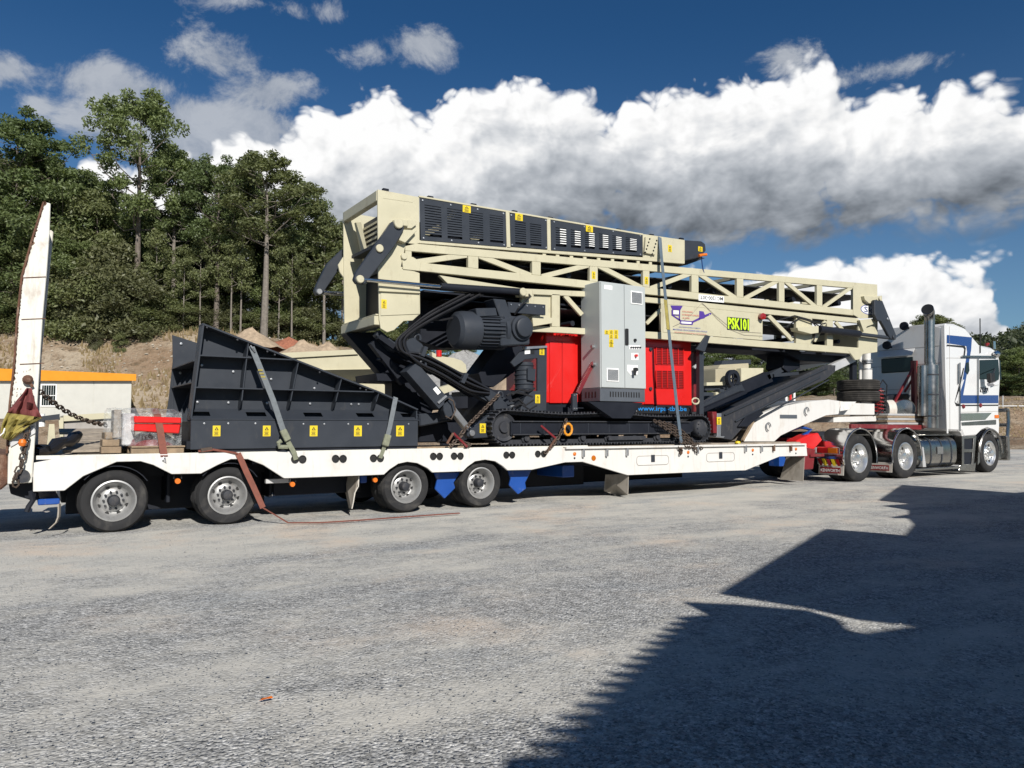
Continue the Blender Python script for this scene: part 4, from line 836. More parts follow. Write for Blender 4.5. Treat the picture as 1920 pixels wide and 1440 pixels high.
# ------------------------------------------------------------------ things at the tail of the trailer
fl = [(51, 727), (60, 728), (66, 755), (79, 782), (66, 791), (52, 799), (36, 812), (19, 824), (8, 820), (0, 816), (2, 799), (8, 785), (13.6, 773), (32, 750)]
FLG = thing('warning_flag', 'weathered red and yellow cloth flag tied to the raised ramp', 'flag', at(40, 800, -.13))
def cloth(rows, name, mt_):
    m = MB(); n = len(rows[0]); vs = [at(a, b, -.12 - .05 * math.sin(a * .33 + b * .12) - .03 * math.sin(b * .21)) for row in rows for a, b in row]
    m.add(vs, [(i * n + j, i * n + j + 1, (i + 1) * n + j + 1, (i + 1) * n + j) for i in range(len(rows) - 1) for j in range(n - 1)]); o_ = m.build(name, mt_, FLG, smooth=True)
    sm = o_.modifiers.new('thickness', 'SOLIDIFY'); sm.thickness = .006; return o_
def rowp(l, r, n=9): return [(l[0] + (r[0] - l[0]) * k / n, l[1] + (r[1] - l[1]) * k / n) for k in range(n + 1)]
cloth([rowp((50, 727), (60, 728)), rowp((42, 738), (62, 740)), rowp((32, 751), (66, 756)), rowp((22, 763), (72, 769)), rowp((13, 774), (79, 783))], 'red_cloth', 'flag_red')
cloth([rowp((13, 774), (79, 783)), rowp((8, 784), (70, 790)), rowp((3, 797), (56, 798)), rowp((1, 808), (38, 812)), rowp((4, 822), (20, 826))], 'yellow_cloth', 'flag_yellow')
m = MB(); m.tube([at(0, 817, -.18), at(6, 812, -.2), at(9, 803, -.2)], .008, 6); m.build('cord', 'sign_white', FLG, smooth=True)
a, b_ = at(60, 722, .0), at(200, 797, 1.3)
pth = [a.lerp(b_, k / 10) + Vector((0, 0, -.10 * math.sin(math.pi * k / 10))) for k in range(11)]
rc = chain('ramp_chain', None, pth, .095, .0095, label='long taut dark chain from the raised ramp down to the deck', cat='chain')
chain('hanging_chain', None, [at(50, 800, -.09), at(50, 818, -.1), at(46, 840, -.09), at(40, 870, -.09), at(28, 895, -.10), at(30, 912, -.08)], .10, .011, label='heavy rusty chain hanging down beside the ramp foot', cat='chain')
c = at(42, 830, -.14); bl = thing('marker_ball', 'small orange ball hanging on the chain at the ramp', 'ball', c)
m = MB(); m.lathe(c, (0, 0, 1), [(.0005, -.045), (.03, -.036), (.045, 0), (.03, .036), (.0005, .045)], 14); m.build('ball', 'orange', bl, smooth=True)
m = MB(); m.cyl(c + Vector((0, 0, .04)), c + Vector((.02, 0, .1)), .008, 6); m.build('tie', 'chain', bl)
mt_ = thing('rubber_mat_roll', 'long rumpled black rubber sheet lying on the rear of the deck', 'rubber sheet', (.9, 1.0, .93))
for k, (pa, pb, r_) in enumerate(((at(66, 857, .25), at(140, 822, 1.0), .07), (at(70, 848, .35), at(148, 817, 1.15), .08))):
    m = MB(); pp = [pa.lerp(pb, i / 7) + Vector((0, 0, .02 * math.sin(i * 1.9 + k))) for i in range(8)]; pp = [Vector((p.x, p.y, max(p.z, .925 + r_ * .75))) for p in pp]; m.tube(pp, [r_ * (.8 + .25 * math.sin(i * 2.2 + k)) for i in range(8)], 9); m.build('fold', 'hose', mt_, smooth=True)
# wrapped load on pallets
PL = thing('timber_pallet', 'timber pallet under the plastic wrapped red parts', 'pallet', at(290, 850, .35))
a, b_ = at(246, 845, .30), at(345, 845, .30)
for k in range(3): m = MB(); y_ = .30 + k * .38; m.box(a.x, b_.x, y_, y_ + .1, .935, 1.01); m.build('bearer', 'timber', PL, bevel=.005)
for k in range(6): m = MB(); x_ = a.x + (b_.x - a.x - .1) * k / 5; m.box(x_, x_ + .11, .28, 1.18, 1.012, 1.034); m.build('top_board', 'timber', PL, bevel=.004)
BL = thing('timber_blocking', 'short timber offcuts stacked on deck left of the pallet', 'timber', at(215, 850, .6))
for k, (x0, x1, y_, z_) in enumerate(((190, 228, .55, .94), (192, 224, .55, 1.03), (196, 229, .7, 1.12))):
    m = MB(); p, q = at(x0, 830, y_), at(x1, 830, y_); m.box(p.x, q.x, y_, y_ + .25 + .1 * k, z_, z_ + .085); m.build('offcut', 'timber', BL, bevel=.006)
WL = thing('wrapped_red_parts', 'red steel bracket wrapped in clear plastic film on a pallet', 'wrapped parts', at(290, 838, .4))
pm = bpy.data.materials.new('plastic_film'); pm.use_nodes = True; t = NT(pm.node_tree); b = t.n['Principled BSDF']; o = t.new('ShaderNodeTexCoord').outputs['Object']
b.inputs['Base Color'].default_value = (.62, .66, .68, 1); b.inputs['Roughness'].default_value = .16; b.inputs['Specular IOR Level'].default_value = .9
w_ = t.noise(o, 9, 5, .6, 1.2); t.l.new(t.mr(w_, .38, .66, .05, .34), b.inputs['Alpha'])
bp = t.new('ShaderNodeBump'); bp.inputs['Strength'].default_value = 1; bp.inputs['Distance'].default_value = .06; t.l.new(w_, bp.inputs['Height']); t.l.new(bp.outputs[0], b.inputs['Normal']); M['plastic_film'] = pm
m = MB(); m.prism(xz([(251, 780), (340, 783), (340, 794), (252, 793)], .24), .24, .95); m.build('red_beam', 'red_paint', WL, bevel=.01)
m = MB(); m.prism(xz([(252, 794), (339, 795), (336, 813), (251, 808)], .27), .27, .9); m.build('red_beam', 'red_paint', WL, bevel=.01)
m = MB(); m.lathe(at(285, 838, .7), (0, 0, 1), [(.30, 0), (.27, .10), (.15, .19), (.0005, .21)], 24); m.build('pink_dome', 'red_dark', WL, smooth=True)
m = MB(); m.prism(xz([(214, 768), (228, 768), (228, 820), (212, 822)], .6), .6, .95); m.build('carton', 'flap', WL, bevel=.008)
m = MB(); p, q = at(229, 800, .6), at(252, 838, .6); m.box(p.x, q.x, .6, 1.1, 1.04, at(240, 775, .6).z); m.build('grey_core', 'galv', WL, bevel=.01)
def film(x0, x1, ytop, y0, y1, seed, zb):
    m = MB(); n = 16; k = 7; vs = []; fs = []; A0, A1 = at(x0, 800, y0), at(x1, 800, y0); zt = at((x0 + x1) / 2, ytop, y0).z; cx, cy, hx, hy = (A0.x + A1.x) / 2, (y0 + y1) / 2, (A1.x - A0.x) / 2, (y1 - y0) / 2
    for i in range(k + 1):
        for j in range(n):
            an = 2 * math.pi * j / n; ca, sa = math.cos(an), math.sin(an); q = 1 / max(abs(ca), abs(sa)); q = 1 + (q - 1) * .72; f = 1 - (max(0, i - 5) / 2) ** 1.3 * .55
            nz = 1 + .07 * mnoise.noise(Vector((ca * 2, sa * 2, i * .8 + seed))); vs.append((cx + ca * q * hx * f * nz, cy + sa * q * hy * f * nz, zb + (zt - zb) * min(1, i / 5.6) + .03 * mnoise.noise(Vector((an * 2, i, seed)))))
    fs = [(i * n + j, i * n + (j + 1) % n, (i + 1) * n + (j + 1) % n, (i + 1) * n + j) for i in range(k) for j in range(n)] + [tuple(range(k * n, (k + 1) * n))]
    m.add(vs, fs); m.build('plastic_film', 'plastic_film', WL, smooth=True)
film(226, 346, 766, .30, 1.15, 1, 1.035); film(199, 234, 765, .55, 1.05, 2, 1.12)
# ------------------------------------------------------------------ black feed hopper
HP = thing('feed_hopper', 'charcoal steel feed hopper with sloping ribbed side lying on the trailer deck', 'hopper', at(560, 838, .3))
Yw = .34; Yf = .10
top = [(380, 607), (640, 708), (711, 735), (784, 768)]
wall = xz([(380, 607), (640, 708), (711, 735), (784, 768), (784, 790), (358, 790), (366, 740)], Yf)
m = MB(); m.prism(wall, Yw, Yw + .02); m.build('side_wall', 'charcoal', HP)
for Yq in (2.2,): m = MB(); m.prism(wall, Yq, Yq + .02); m.build('side_wall', 'charcoal', HP)
tz = xz(top, Yf)
for i in range(len(tz) - 1):           # sloping top flange
    p, q = tz[i], tz[i + 1]; m = MB(); m.bar((p[0], .222, p[1]), (q[0], .222, q[1]), .24, .022, (0, 0, 1)); m.build('top_flange', 'charcoal', HP)
p, q = xz([(382, 607), (358, 788)], Yf); m = MB(); m.bar((p[0], .222, p[1]), (q[0], .222, q[1]), .24, .02, (1, 0, 0)); m.build('end_flange', 'charcoal', HP)
for (a, b) in (((375, 666), (553, 672)), ((365, 726), (702, 736))):
    p, q = at(*a, Yf), at(*b, Yf); m = MB(); m.box(p.x, q.x, Yf + .01, Yw - .001, p.z - .008, p.z + .008); m.build('shelf_rib', 'charcoal', HP)
for (a, b) in (((466, 640), (453, 768)), ((560, 676), (545, 768)), ((641, 708), (630, 768)), ((711, 736), (706, 768))):
    p, q = at(*a, Yf), at(*b, Yf); xm = (p.x + q.x) / 2; m = MB(); m.ext([(p.x, Yf + .02, p.z), (p.x, Yw, p.z), (q.x, Yw, q.z - .02), (q.x, Yw - .05, q.z - .02), (q.x, Yf + .03, q.z + .12)], (.014, 0, 0)); m.build('upright_rib', 'charcoal', HP)
# sloped band with slots, then the box below
b0 = [at(358, 787, .06), at(784, 787, .06)]; b1 = [at(366, 766, .32), at(784, 766, .32)]
zlo, zhi = b0[0].z, b1[0].z; xl, xr = b0[0].x, b0[1].x
slots = [at(px, 779, .15).x for px in (375, 482, 589, 687, 770)]
edges = [xl]; sw2 = .13
for s in slots: edges += [s - sw2, s + sw2]
edges.append(xr)
def onband(x, f): return Vector((x, .06 + (.32 - .06) * f, zlo + (zhi - zlo) * f))
m = MB()
for i in range(0, len(edges) - 1):
    x0, x1 = edges[i], edges[i + 1]
    for f0, f1 in (((0, 1),) if i % 2 == 0 else ((0, .34), (.72, 1))):
        m.hexa([onband(x0, f0), onband(x1, f0), onband(x1, f0) + Vector((0, .012, 0)), onband(x0, f0) + Vector((0, .012, 0)), onband(x0, f1), onband(x1, f1), onband(x1, f1) + Vector((0, .012, 0)), onband(x0, f1) + Vector((0, .012, 0))])
m.build('slotted_band', 'charcoal', HP)
m = MB(); z0 = .985; m.box(xl, xr, .06, .085, z0, zlo - .001); m.build('lower_panel', 'charcoal', HP, bevel=.006)
m = MB(); m.box(xl, xr + .02, .05, .12, zlo + .0005, zlo + .012); m.build('panel_lip', 'charcoal', HP)
m = MB(); m.box(xl + .02, xr - .02, .45, 2.2, z0, z0 + .1); m.build('floor_plate', 'black_steel', HP)
m = MB(); m.box(xl + .1, xr, .09, .16, .93, z0 - .002); m.build('skid', 'black_steel', HP)
m = MB(); m.box(xl + .1, xr, 1.9, 2.0, .93, z0 - .002); m.build('skid', 'black_steel', HP)
m = MB(); m.box(xr - .02, xr, .09, 2.2, z0, zhi); m.build('front_plate', 'charcoal', HP)
for px in (406, 500, 588, 671, 750): sticker(HP, px, 808, 14.5, 20, .06)
for px, py in ((383, 794), (428, 794), (479, 794), (521, 794), (569, 795), (608, 795), (653, 795), (690, 795), (766, 795)):
    c = at(px, py, .06); m = MB(); m.lathe(c, (0, -1, 0), [(.014, 0), (.013, .008), (.0005, .01)], 8); m.build('bolt', 'zinc', HP)
for px, py in ((378, 685), (437, 697), (508, 711), (589, 728), (370, 754), (428, 755), (500, 756), (581, 757), (658, 758), (672, 758)):
    c = at(px, py, Yw); m = MB(); m.lathe(c, (0, -1, 0), [(.017, 0), (.016, .02), (.0005, .022)], 8); m.build('bolt', 'zinc', HP)
for px, py in ((388, 614), (445, 637), (501, 659), (515, 665), (599, 698), (675, 728), (686, 731)):
    c = at(px, py, Yf + .02); m = MB(); m.lathe(c, (0, -1, 0), [(.014, 0), (.013, .012), (.0005, .014)], 8); m.build('bolt', 'charcoal_dusty', HP)
# end wall: smooth plate above, recessed ribbed wall below
X = at(323, 640, 2.2).x; zs1, zs2 = at(323, 690, 2.0).z, at(323, 726, 2.).z
m = MB(); m.prism(xz([(323, 628), (392, 650), (392, 775), (326, 775)], 2.17), 2.17, 2.19); m.build('far_side_wall', 'charcoal', HP, bevel=.004)
m = MB(); m.box(X + .30, X + .32, .46, 2.2, 1.0, zs1); m.build('end_wall', 'charcoal', HP)
for z_ in (zs1, zs2, 1.35): m = MB(); m.box(X + .0, X + .30, .46, 2.2, z_ - .008, z_ + .008); m.build('end_shelf', 'charcoal', HP)
for y_ in (.60, 1.0, 1.4, 1.8, 2.18):
    for z1, z2 in ((zs1, zs2), (zs2, 1.35)):
        m = MB(); m.ext([(X + .22 * (y_ < 2.1), y_, z1 - .01), (X + .30, y_, z1 - .01), (X + .30, y_, z2 + .01), (X + .02 * (y_ < 2.1), y_, z2 + .01)], (0, .014, 0)); m.build('end_fin', 'charcoal', HP)
for y_, z_ in ((2.17, 2.55), (2.17, 2.1)): m = MB(); m.lathe((X + .12, y_, z_), (0, -1, 0), [(.022, 0), (.02, .02), (.0005, .022)], 8); m.build('bolt', 'zinc', HP)
m = MB(); m.box(X + .02, X + .30, .5, 2.1, .99, 1.34); m.build('end_box', 'black_steel', HP)
# ------------------------------------------------------------------ tracked mobile conveyor riding on the trailer
CV = thing('tracked_conveyor', 'cream folded tracked conveyor with charcoal arms loaded on the low loader', 'conveyor', (9.0, 1.25, .95))
Yn, Yo = .40, 1.90                            # near and far frame planes
def plate(name, pts, Y, th=.03, mt_='cream', bev=.005, parent=None):
    m = MB(); m.prism(xz(pts, Y), Y, Y + th); return m.build(name, mt_, parent or CV, bevel=bev)
def pbar(name, a, b, hpx, Y, dep_=.08, mt_='cream', parent=None):   # member between two points, height in photo px at its ends
    (ax, ay), (bx, by) = a, b; ha, hb = (hpx if isinstance(hpx, tuple) else (hpx, hpx))
    L = math.hypot(bx - ax, by - ay); nx_, ny_ = -(by - ay) / L, (bx - ax) / L
    return plate(name, [(ax - nx_ * ha / 2, ay - ny_ * ha / 2), (bx - nx_ * hb / 2, by - ny_ * hb / 2), (bx + nx_ * hb / 2, by + ny_ * hb / 2), (ax + nx_ * ha / 2, ay + ny_ * ha / 2)], Y, dep_, mt_, .004, parent)
def pin(px, py, Y, r, L=.05, mt_='cream', parent=None):
    c = at(px, py, Y); m = MB(); m.lathe(c, (0, -1, 0), [(r, -.02), (r, L * .8), (r * .85, L), (.0005, L)], 18); return m.build('pin', mt_, parent or CV, smooth=True)

# head box, near and far plates
HEAD = [(708, 355), (786, 369.5), (787, 456), (760, 462), (752, 500), (787, 512), (788, 588), (774, 601), (757, 602), (739, 619), (726, 623), (714, 616), (711, 598), (709, 480)]
plate('head_plate', HEAD, Yn, .03)
hx = xz(HEAD, Yn); x_l = hx[0][0]
m = MB(); m.prism([(x, z) for x, z in hx], Yo - .03, Yo); m.build('head_plate', 'cream', CV, bevel=.005)
plate('pivot_lug', [(646, 478), (634, 497), (637, 510), (649, 527), (662, 527), (660, 480)], Yo - .01, .04)
zt = hx[0][1]; zb = at(711, 598, Yn).z
m = MB(); m.box(x_l - .005, x_l + .10, Yn + .031, Yo - .031, zt - .17, zt - .005); m.build('head_top_beam', 'cream', CV, bevel=.008)
m = MB(); m.box(x_l - .02, x_l + .14, Yn + .031, Yo - .031, zb - .09, zb + .05); m.build('head_bottom_beam', 'cream', CV, bevel=.008)
m = MB(); m.box(x_l + .0, x_l + .5, Yn + .031, Yo - .031, zb + .06, zb + .08); m.build('head_floor', 'cream', CV)
for k in range(9):
    m = MB(); z_ = zt - .28 - k * .085; m.box(x_l + .34, x_l + .355, Yn + .06, Yo - .06, z_, z_ + .035); m.build('louvre_slat', 'cream', CV)
m = MB(); m.box(x_l + .365, x_l + .375, Yn + .04, Yo - .04, zt - 1.12, zt - .16); m.build('louvre_back', 'charcoal', CV)
m = MB(); m.box(x_l + .42, x_l + .45, Yn + .04, Yo - .04, zb + .1, zb + .95); m.build('inner_plate', 'black_steel', CV)
m = MB(); m.ext([(x_l + .15, 1.70, zt - .2), (x_l + .22, 1.62, zt - .2), (x_l + .42, 1.62, zt - 1.0), (x_l + .34, 1.70, zt - 1.0)], (0, .05, 0)); m.build('inner_strut', 'cream', CV)
m = MB(); m.box(x_l + .02, x_l + .4, Yn + .031, Yn + .05, zt - .5, zt - .2); m.build('head_stiffener', 'cream', CV)
pbar('weld_line', (718, 371), (774, 379), 1.2, Yn - .004, .003, 'cream')
plate('access_cover', [(714, 541), (786, 545), (786, 589), (714, 592)], Yn - .012, .011)
plate('rain_ledge', [(711, 536), (788, 543), (788, 550), (711, 546)], Yn - .05, .05)
# folding arms
arm = plate('folding_arm', [(735, 415), (757, 421), (758, 430), (740, 462), (684, 533), (670, 532), (664, 524), (668, 511), (700, 466)], .24, .10, 'charcoal', .012)
pin(746, 420, .24, .075, .05, 'cream', arm); pin(711, 466, .24, .06, .035, 'cream', arm); pin(674, 524, .24, .06, .05, 'cream', arm)
plate('arm_bracket', [(738, 412), (774, 412), (782, 420), (772, 428), (740, 427)], .345, .055)
plate('arm_bracket', [(750, 430), (782, 432), (760, 455), (748, 450)], .30, .10)
m = MB(); c = at(760, 419, .34); m.box(c.x - .10, c.x + .03, .30, .345, c.z - .05, c.z + .05); m.build('lock_block', 'cream', CV, bevel=.008)
arm2 = plate('folding_arm', [(643, 466), (646, 500), (634, 508), (604, 552), (593, 553), (590, 545), (594, 534), (614, 494)], 2.02, .10, 'charcoal', .012); pin(598, 547, 2.02, .05, .04, 'zinc', arm2)
m = MB(); m.cyl(at(680, 524, .27), at(828, 538, .27), .033, 14); m.build('ram_rod', 'rod_steel', CV, smooth=True)
m = MB(); m.cyl(at(826, 537.5, .27), at(976, 547.5, .27), .062, 16); m.build('ram_barrel', 'black_steel', CV, smooth=True)
m = MB(); m.cyl(at(606, 549, 2.05), at(655, 552, 2.05), .033, 14); m.build('ram_rod', 'rod_steel', CV, smooth=True)
pin(979, 548, .24, .07, .05); plate('ram_bracket', [(972, 541), (998, 545), (998, 556), (975, 556)], .26, .14)
sticker(CV, 720, 570, 10, 17, Yn - .012)
# upper folded section: slotted guards
def qmap(quad, Y):
    q = [at(a, b, Y) for a, b in quad]
    def f(u, v): return (q[0] * (1 - u) + q[1] * u) * (1 - v) + (q[3] * (1 - u) + q[2] * u) * v
    return f
def slotted(quad, cols, rows, v0, v1, Y, parent, name='slotted_guard', mt_='charcoal', fillv=.66, th=.012, skew=0):
    f = qmap(quad, Y); m = MB()
    def cell(u0, u1, a, b):
        p = [f(u0, a), f(u1, a), f(u1, b), f(u0, b)]; m.ext(p, (0, th, 0))
    us = [0.] + [e for c in cols for e in c] + [1.]
    for i in range(0, len(us), 2): cell(us[i], us[i + 1], 0, 1)
    for (a, b) in cols:
        cell(a, b, 0, v0); cell(a, b, v1, 1); st_ = (v1 - v0) / rows
        for k in range(rows - 1): cell(a, b, v0 + st_ * (k + 1 - fillv), v0 + st_ * (k + 1))
    return m.build(name, mt_, parent)
g1 = slotted([(787, 371), (948, 398), (949.5, 463), (789, 450)], [(.05, .235), (.30, .47), (.555, .72), (.80, .965)], 12, .14, .90, Yn - .012, CV)
g2 = slotted([(956, 400), (1025, 411), (1026, 467.5), (958, 462)], [(.12, .42), (.53, .84)], 10, .22, .92, Yn - .012, CV)
g3 = slotted([(1033, 412.5), (1205, 441), (1205, 479.5), (1034, 469)], [(.045, .155), (.20, .305), (.35, .455), (.50, .605), (.65, .755), (.80, .93)], 8, .22, .86, Yn - .012, CV)
for gq_, n_ in ((((787, 371), (948, 398), (949.5, 463), (789, 450)), 4), (((956, 400), (1025, 411), (1026, 467.5), (958, 462)), 2), (((1033, 412.5), (1205, 441), (1205, 479.5), (1034, 469)), 4)):
    f = qmap(gq_, Yn - .012); m = MB()
    for k in range(n_):
        for v_ in (.05, .95): u_ = .03 + (.94) * k / (n_ - 1); m.lathe(f(u_, v_), (0, -1, 0), [(.016, 0), (.015, .012), (.0005, .014)], 8)
    o_ = m.build('guard_bolts', 'zinc', CV); o_['kind'] = 'stuff'
for px, py, w_, h_ in ((875, 392, 15, 13), (973, 407, 14, 13), (1105, 429, 13, 12)): sticker(CV, px, py, w_, h_, Yn - .014)
for y_, nm in ((Yn, 'near'), (Yo - .05, 'far')):
    for i, (a, b, h) in enumerate((((786, 368), (1206, 439.5), 3.2), ((786, 453), (1284, 491.5), 6.0))): pbar('guard_rail', a, b, h, Yn, .05) if nm == 'near' else None
    if nm == 'near':
        for a, b, w_ in (((952, 397), (954, 465), 7), ((1029, 411), (1030, 470), 6.5)): pbar('guard_post', a, b, w_, Yn, .04)
plate('drive_plate', [(1205, 438.5), (1284, 450), (1284, 489), (1206, 483)], Yn, .03)
plate('drive_plate', [(1205, 438.5), (1284, 450), (1284, 489), (1206, 483)], Yn, .03).location.y = 1.45
fp = plate('far_guard', [(786, 369), (1206, 440), (1206, 482), (788, 452)], Yn, .02, 'cream'); fp.location.y = 1.45
plate('tensioner_plate', [(1211, 444), (1234, 448), (1229, 478), (1209, 474)], Yn - .05, .05)
for k in range(5):
    for q in (0, 1): pin((1218 + q * 13) - k * 2.0, 448 + k * 6.3 + q * 3, Yn - .051, .016, .012, 'sign_black')
sticker(CV, 1256, 466, 7, 13, Yn)
nose = plate('nose_guard', [(1284.5, 450), (1316, 452), (1323, 457), (1324.5, 470), (1310, 484), (1285, 489)], Yn - .01, 1.5, 'charcoal', .02)
sticker(CV, 1313, 467, 8, 9, Yn - .011)
m = MB(); p = at(1318, 478, .3); m.tube([p + Vector((-.12, 0, -.03)), p, p + Vector((.1, 0, .02))], .03, 7); m.build('tie_cord', 'orange', CV, smooth=True)
m = MB(); m.tube([at(1315, 480, .35), at(1317, 500, .38), at(1320, 512, .41)], .012, 6); m.build('cable', 'truck_blue', CV, smooth=True)
m = MB(); m.ext([at(712, 452, Yn + .15), at(1290, 492, Yn + .15), at(1290, 496, Yn + .15), at(712, 458, Yn + .15)], (0, 1.2, 0)); m.build('return_belt', 'rubber_belt', CV)
m = MB(); m.ext([at(790, 415, Yn + .2), at(1290, 468, Yn + .2), at(1290, 474, Yn + .2), at(790, 424, Yn + .2)], (0, 1.1, 0)); m.build('carry_belt', 'rubber_belt', CV)
m = MB(); m.ext([at(1225, 492, Yn + .12), at(1292, 495, Yn + .12), at(1322, 484, Yn + .12), at(1300, 478, Yn + .12), at(1225, 486, Yn + .12)], (0, 1.25, 0)); m.build('belt_nose', 'rubber_belt', CV)
for px, py in ((1022, 476), (1047, 478.5), (1073, 481.5), (1098, 484), (1124, 487), (1150, 490), (1174, 493), (1198, 495), (1221, 497)):
    c = at(px, py, Yn + .02); m = MB(); m.box(c.x - .05, c.x + .02, Yn + .02, Yn + .05, c.z - .09, c.z + .06); m.build('idler_bracket', 'cream', CV)
    m = MB(); m.cyl((c.x, Yn + .06, c.z - .06), (c.x, Yo - .08, c.z - .06), .05, 10); m.build('idler_roller', 'black_steel', CV, smooth=True)
for px, py in ((723, 356), (807, 370), (888, 384), (965, 397), (1032, 409), (1101, 421), (1160, 431), (1222, 441), (1278, 448)):
    c = at(px, py, Yn + .1); m = MB(); m.box(c.x - .05, c.x + .05, Yn + .08, Yn + .14, c.z - .03, c.z + .02); m.build('cover_clip', 'black_steel', CV, bevel=.006)
m = MB(); m.ext([at(790, 375, Yn + .10), at(1204, 443, Yn + .10), at(1204, 478, Yn + .10), at(790, 449, Yn + .10)], (0, .02, 0)); m.build('guard_shade_sheet', 'black_steel', CV)  # black sheet added behind the slots to stand in for inner shade
f = qmap([(1033, 412.5), (1205, 441), (1205, 479.5), (1034, 469)], Yn - .012)
for c0_, c1_ in [(.045, .155), (.20, .305), (.35, .455), (.50, .605), (.65, .755), (.80, .93)]:
    for k in range(7):
        v_ = .235 + .08 * k + .02; u0, u1 = c0_ + (c1_ - c0_) * .38, c1_ - .006; m = MB(); m.ext([f(u0, v_), f(u1, v_), f(u1, v_ + .030), f(u0, v_ + .030)], (0, -.012, 0)); m.build('louvre_glint', 'sign_white', CV)  # white tabs stand in for sunlight caught in the slots
for u0, v0_, v1_ in ((.32, .2, .45), (.83, .2, .5), (.12, .6, .85), (.65, .65, .9)):
    f = qmap([(787, 371), (948, 398), (949.5, 463), (789, 450)], Yn); m = MB(); p, q = f(u0, v0_), f(u0 + .05, v1_); m.bar((p.x + .18, Yn + .05, p.z), (q.x - .18, Yn + .05, q.z), .01, .09); m.build('inner_brace', 'cream', CV)
# upper truss
def lin(p, q, x): return p[1] + (q[1] - p[1]) * (x - p[0]) / (q[0] - p[0])
tT = ((760, 455), (1645, 533.5)); tB = ((760, 470), (1645, 544)); bT = ((760, 489), (1645, 585.5)); bB = ((753, 504.5), (1645, 596))
VERT = [(760, 772), (878, 897), (998, 1014), (1106, 1121), (1206, 1218), (1297, 1310), (1382, 1394), (1461, 1471), (1532, 1542), (1600, 1645)]
TRUSS = []
def both(name, pts, th=.08):
    plate(name, pts, Yn, th); m = MB(); m.prism(xz(pts, Yn), Yo - th, Yo); m.build(name, 'cream', CV, bevel=.004)
both('top_chord', [tT[0], tT[1], tB[1], tB[0]]); both('bottom_chord', [bT[0], bT[1], bB[1], bB[0]])
for a, b in VERT: both('truss_post', [(a, lin(*tB, a) + .1), (b, lin(*tB, b) + .1), (b, lin(*bT, b) - .1), (a, lin(*bT, a) - .1)], .07)
for i in range(len(VERT) - 1):
    a, b = VERT[i][1], VERT[i + 1][0]; w_ = 9.5 - i * .45
    p, q = ((a + 2, lin(*bT, a) + 2), (b - 2, lin(*tB, b) - 2)) if i % 2 == 0 else ((a + 2, lin(*tB, a) - 2), (b - 2, lin(*bT, b) + 2))
    hw = 10.5 - i * .55; pbar('truss_diagonal', p, q, hw, Yn + .008, .05)
    L_ = math.hypot(q[0] - p[0], q[1] - p[1]); ux, uy = -(q[1] - p[1]) / L_ * hw / 2, (q[0] - p[0]) / L_ * hw / 2
    m = MB(); m.prism(xz([(p[0] - ux, p[1] - uy), (q[0] - ux, q[1] - uy), (q[0] + ux, q[1] + uy), (p[0] + ux, p[1] + uy)], Yn), Yo - .06, Yo - .01); m.build('truss_diagonal', 'cream', CV)
for i, (a, b) in enumerate(VERT):
    p = at((a + b) / 2, lin(*tB, a), Yn); m = MB(); m.box(p.x - .04, p.x + .04, Yn + .081, Yo - .081, p.z - .0, p.z + .07); m.build('cross_tie', 'cream', CV)
    if i: c = at((a + b) / 2 - 40, lin(*bT, a) - 14, Yn); m = MB(); m.cyl((c.x, Yn + .12, c.z), (c.x, Yo - .12, c.z), .065, 12); m.build('idler_roller', 'black_steel', CV, smooth=True)
def sheet(name, a, b, th, y0, y1, mt_='rubber_belt'):
    m = MB(); p, q = at(*a, Yn), at(*b, Yn); m.hexa([(p.x, y0, p.z), (q.x, y0, q.z), (q.x, y1, q.z), (p.x, y1, p.z), (p.x, y0, p.z + th), (q.x, y0, q.z + th), (q.x, y1, q.z + th), (p.x, y1, p.z + th)]); return m.build(name, mt_, CV)
sheet('truss_belt', (765, 478), (1640, 556), .02, Yn + .14, Yo - .14); sheet('truss_belt', (800, 508), (1640, 592), .02, Yn + .14, Yo - .14)
sheet('belt_apron', (765, 462), (1230, 503), .02, Yn + .1, Yo - .1)
plate('truss_foot', [(753, 478), (775, 482), (790, 492), (786, 508), (756, 505)], Yn - .015, .014); pin(757, 481, Yn - .015, .05, .03)
for px, py in ((1113, 516), (1212, 526), (1627, 543)): sticker(CV, px, py, 6.5, 14, Yn)
# lower frame
lT = ((824, 517), (1645, 604)); lTb = ((824, 527), (1645, 612)); lB = ((960, 617), (1590, 658)); lBb = ((960, 629), (1590, 668))
LB0 = ((1049, 613), (1610, 651.5)); LB1 = ((1000, 620), (1610, 662))
both('frame_top_chord', [(824, 516), (980, 541), (1092, 546), (1235, 559), (1610, 597), (1610, 606), (1235, 569), (1092, 556), (980, 551), (840, 532)], .08)
both('frame_bottom_chord', [(990, 611), (1049, 613), (1240, 623), (1430, 639), (1610, 652), (1610, 664), (1430, 651), (1240, 636), (1049, 624), (985, 621)], .08)
for pts in ([(1035, 551), (1050, 552), (1050, 613), (1035, 612)], [(978, 551), (1001, 552), (1001, 612), (978, 600)], [(1240, 569), (1243, 569), (1243, 624), (1240, 624)], [(1493, 594), (1523, 597), (1523, 646), (1493, 644)], [(1551, 600), (1562, 601), (1562, 649), (1551, 648)]):
    both('frame_post', pts, .07)
plate('frame_web', [(1243.5, 569.5), (1430, 588), (1430, 638), (1243.5, 623)], Yn + .004, .02); 
m = MB(); m.prism(xz([(1243.5, 569.5), (1430, 588), (1430, 638), (1243.5, 623)], Yn), Yo - .03, Yo - .01); m.build('frame_web', 'cream', CV)
plate('frame_web', [(1001, 553), (1035, 554), (1035, 598), (1001, 597)], Yn + .05, .02)
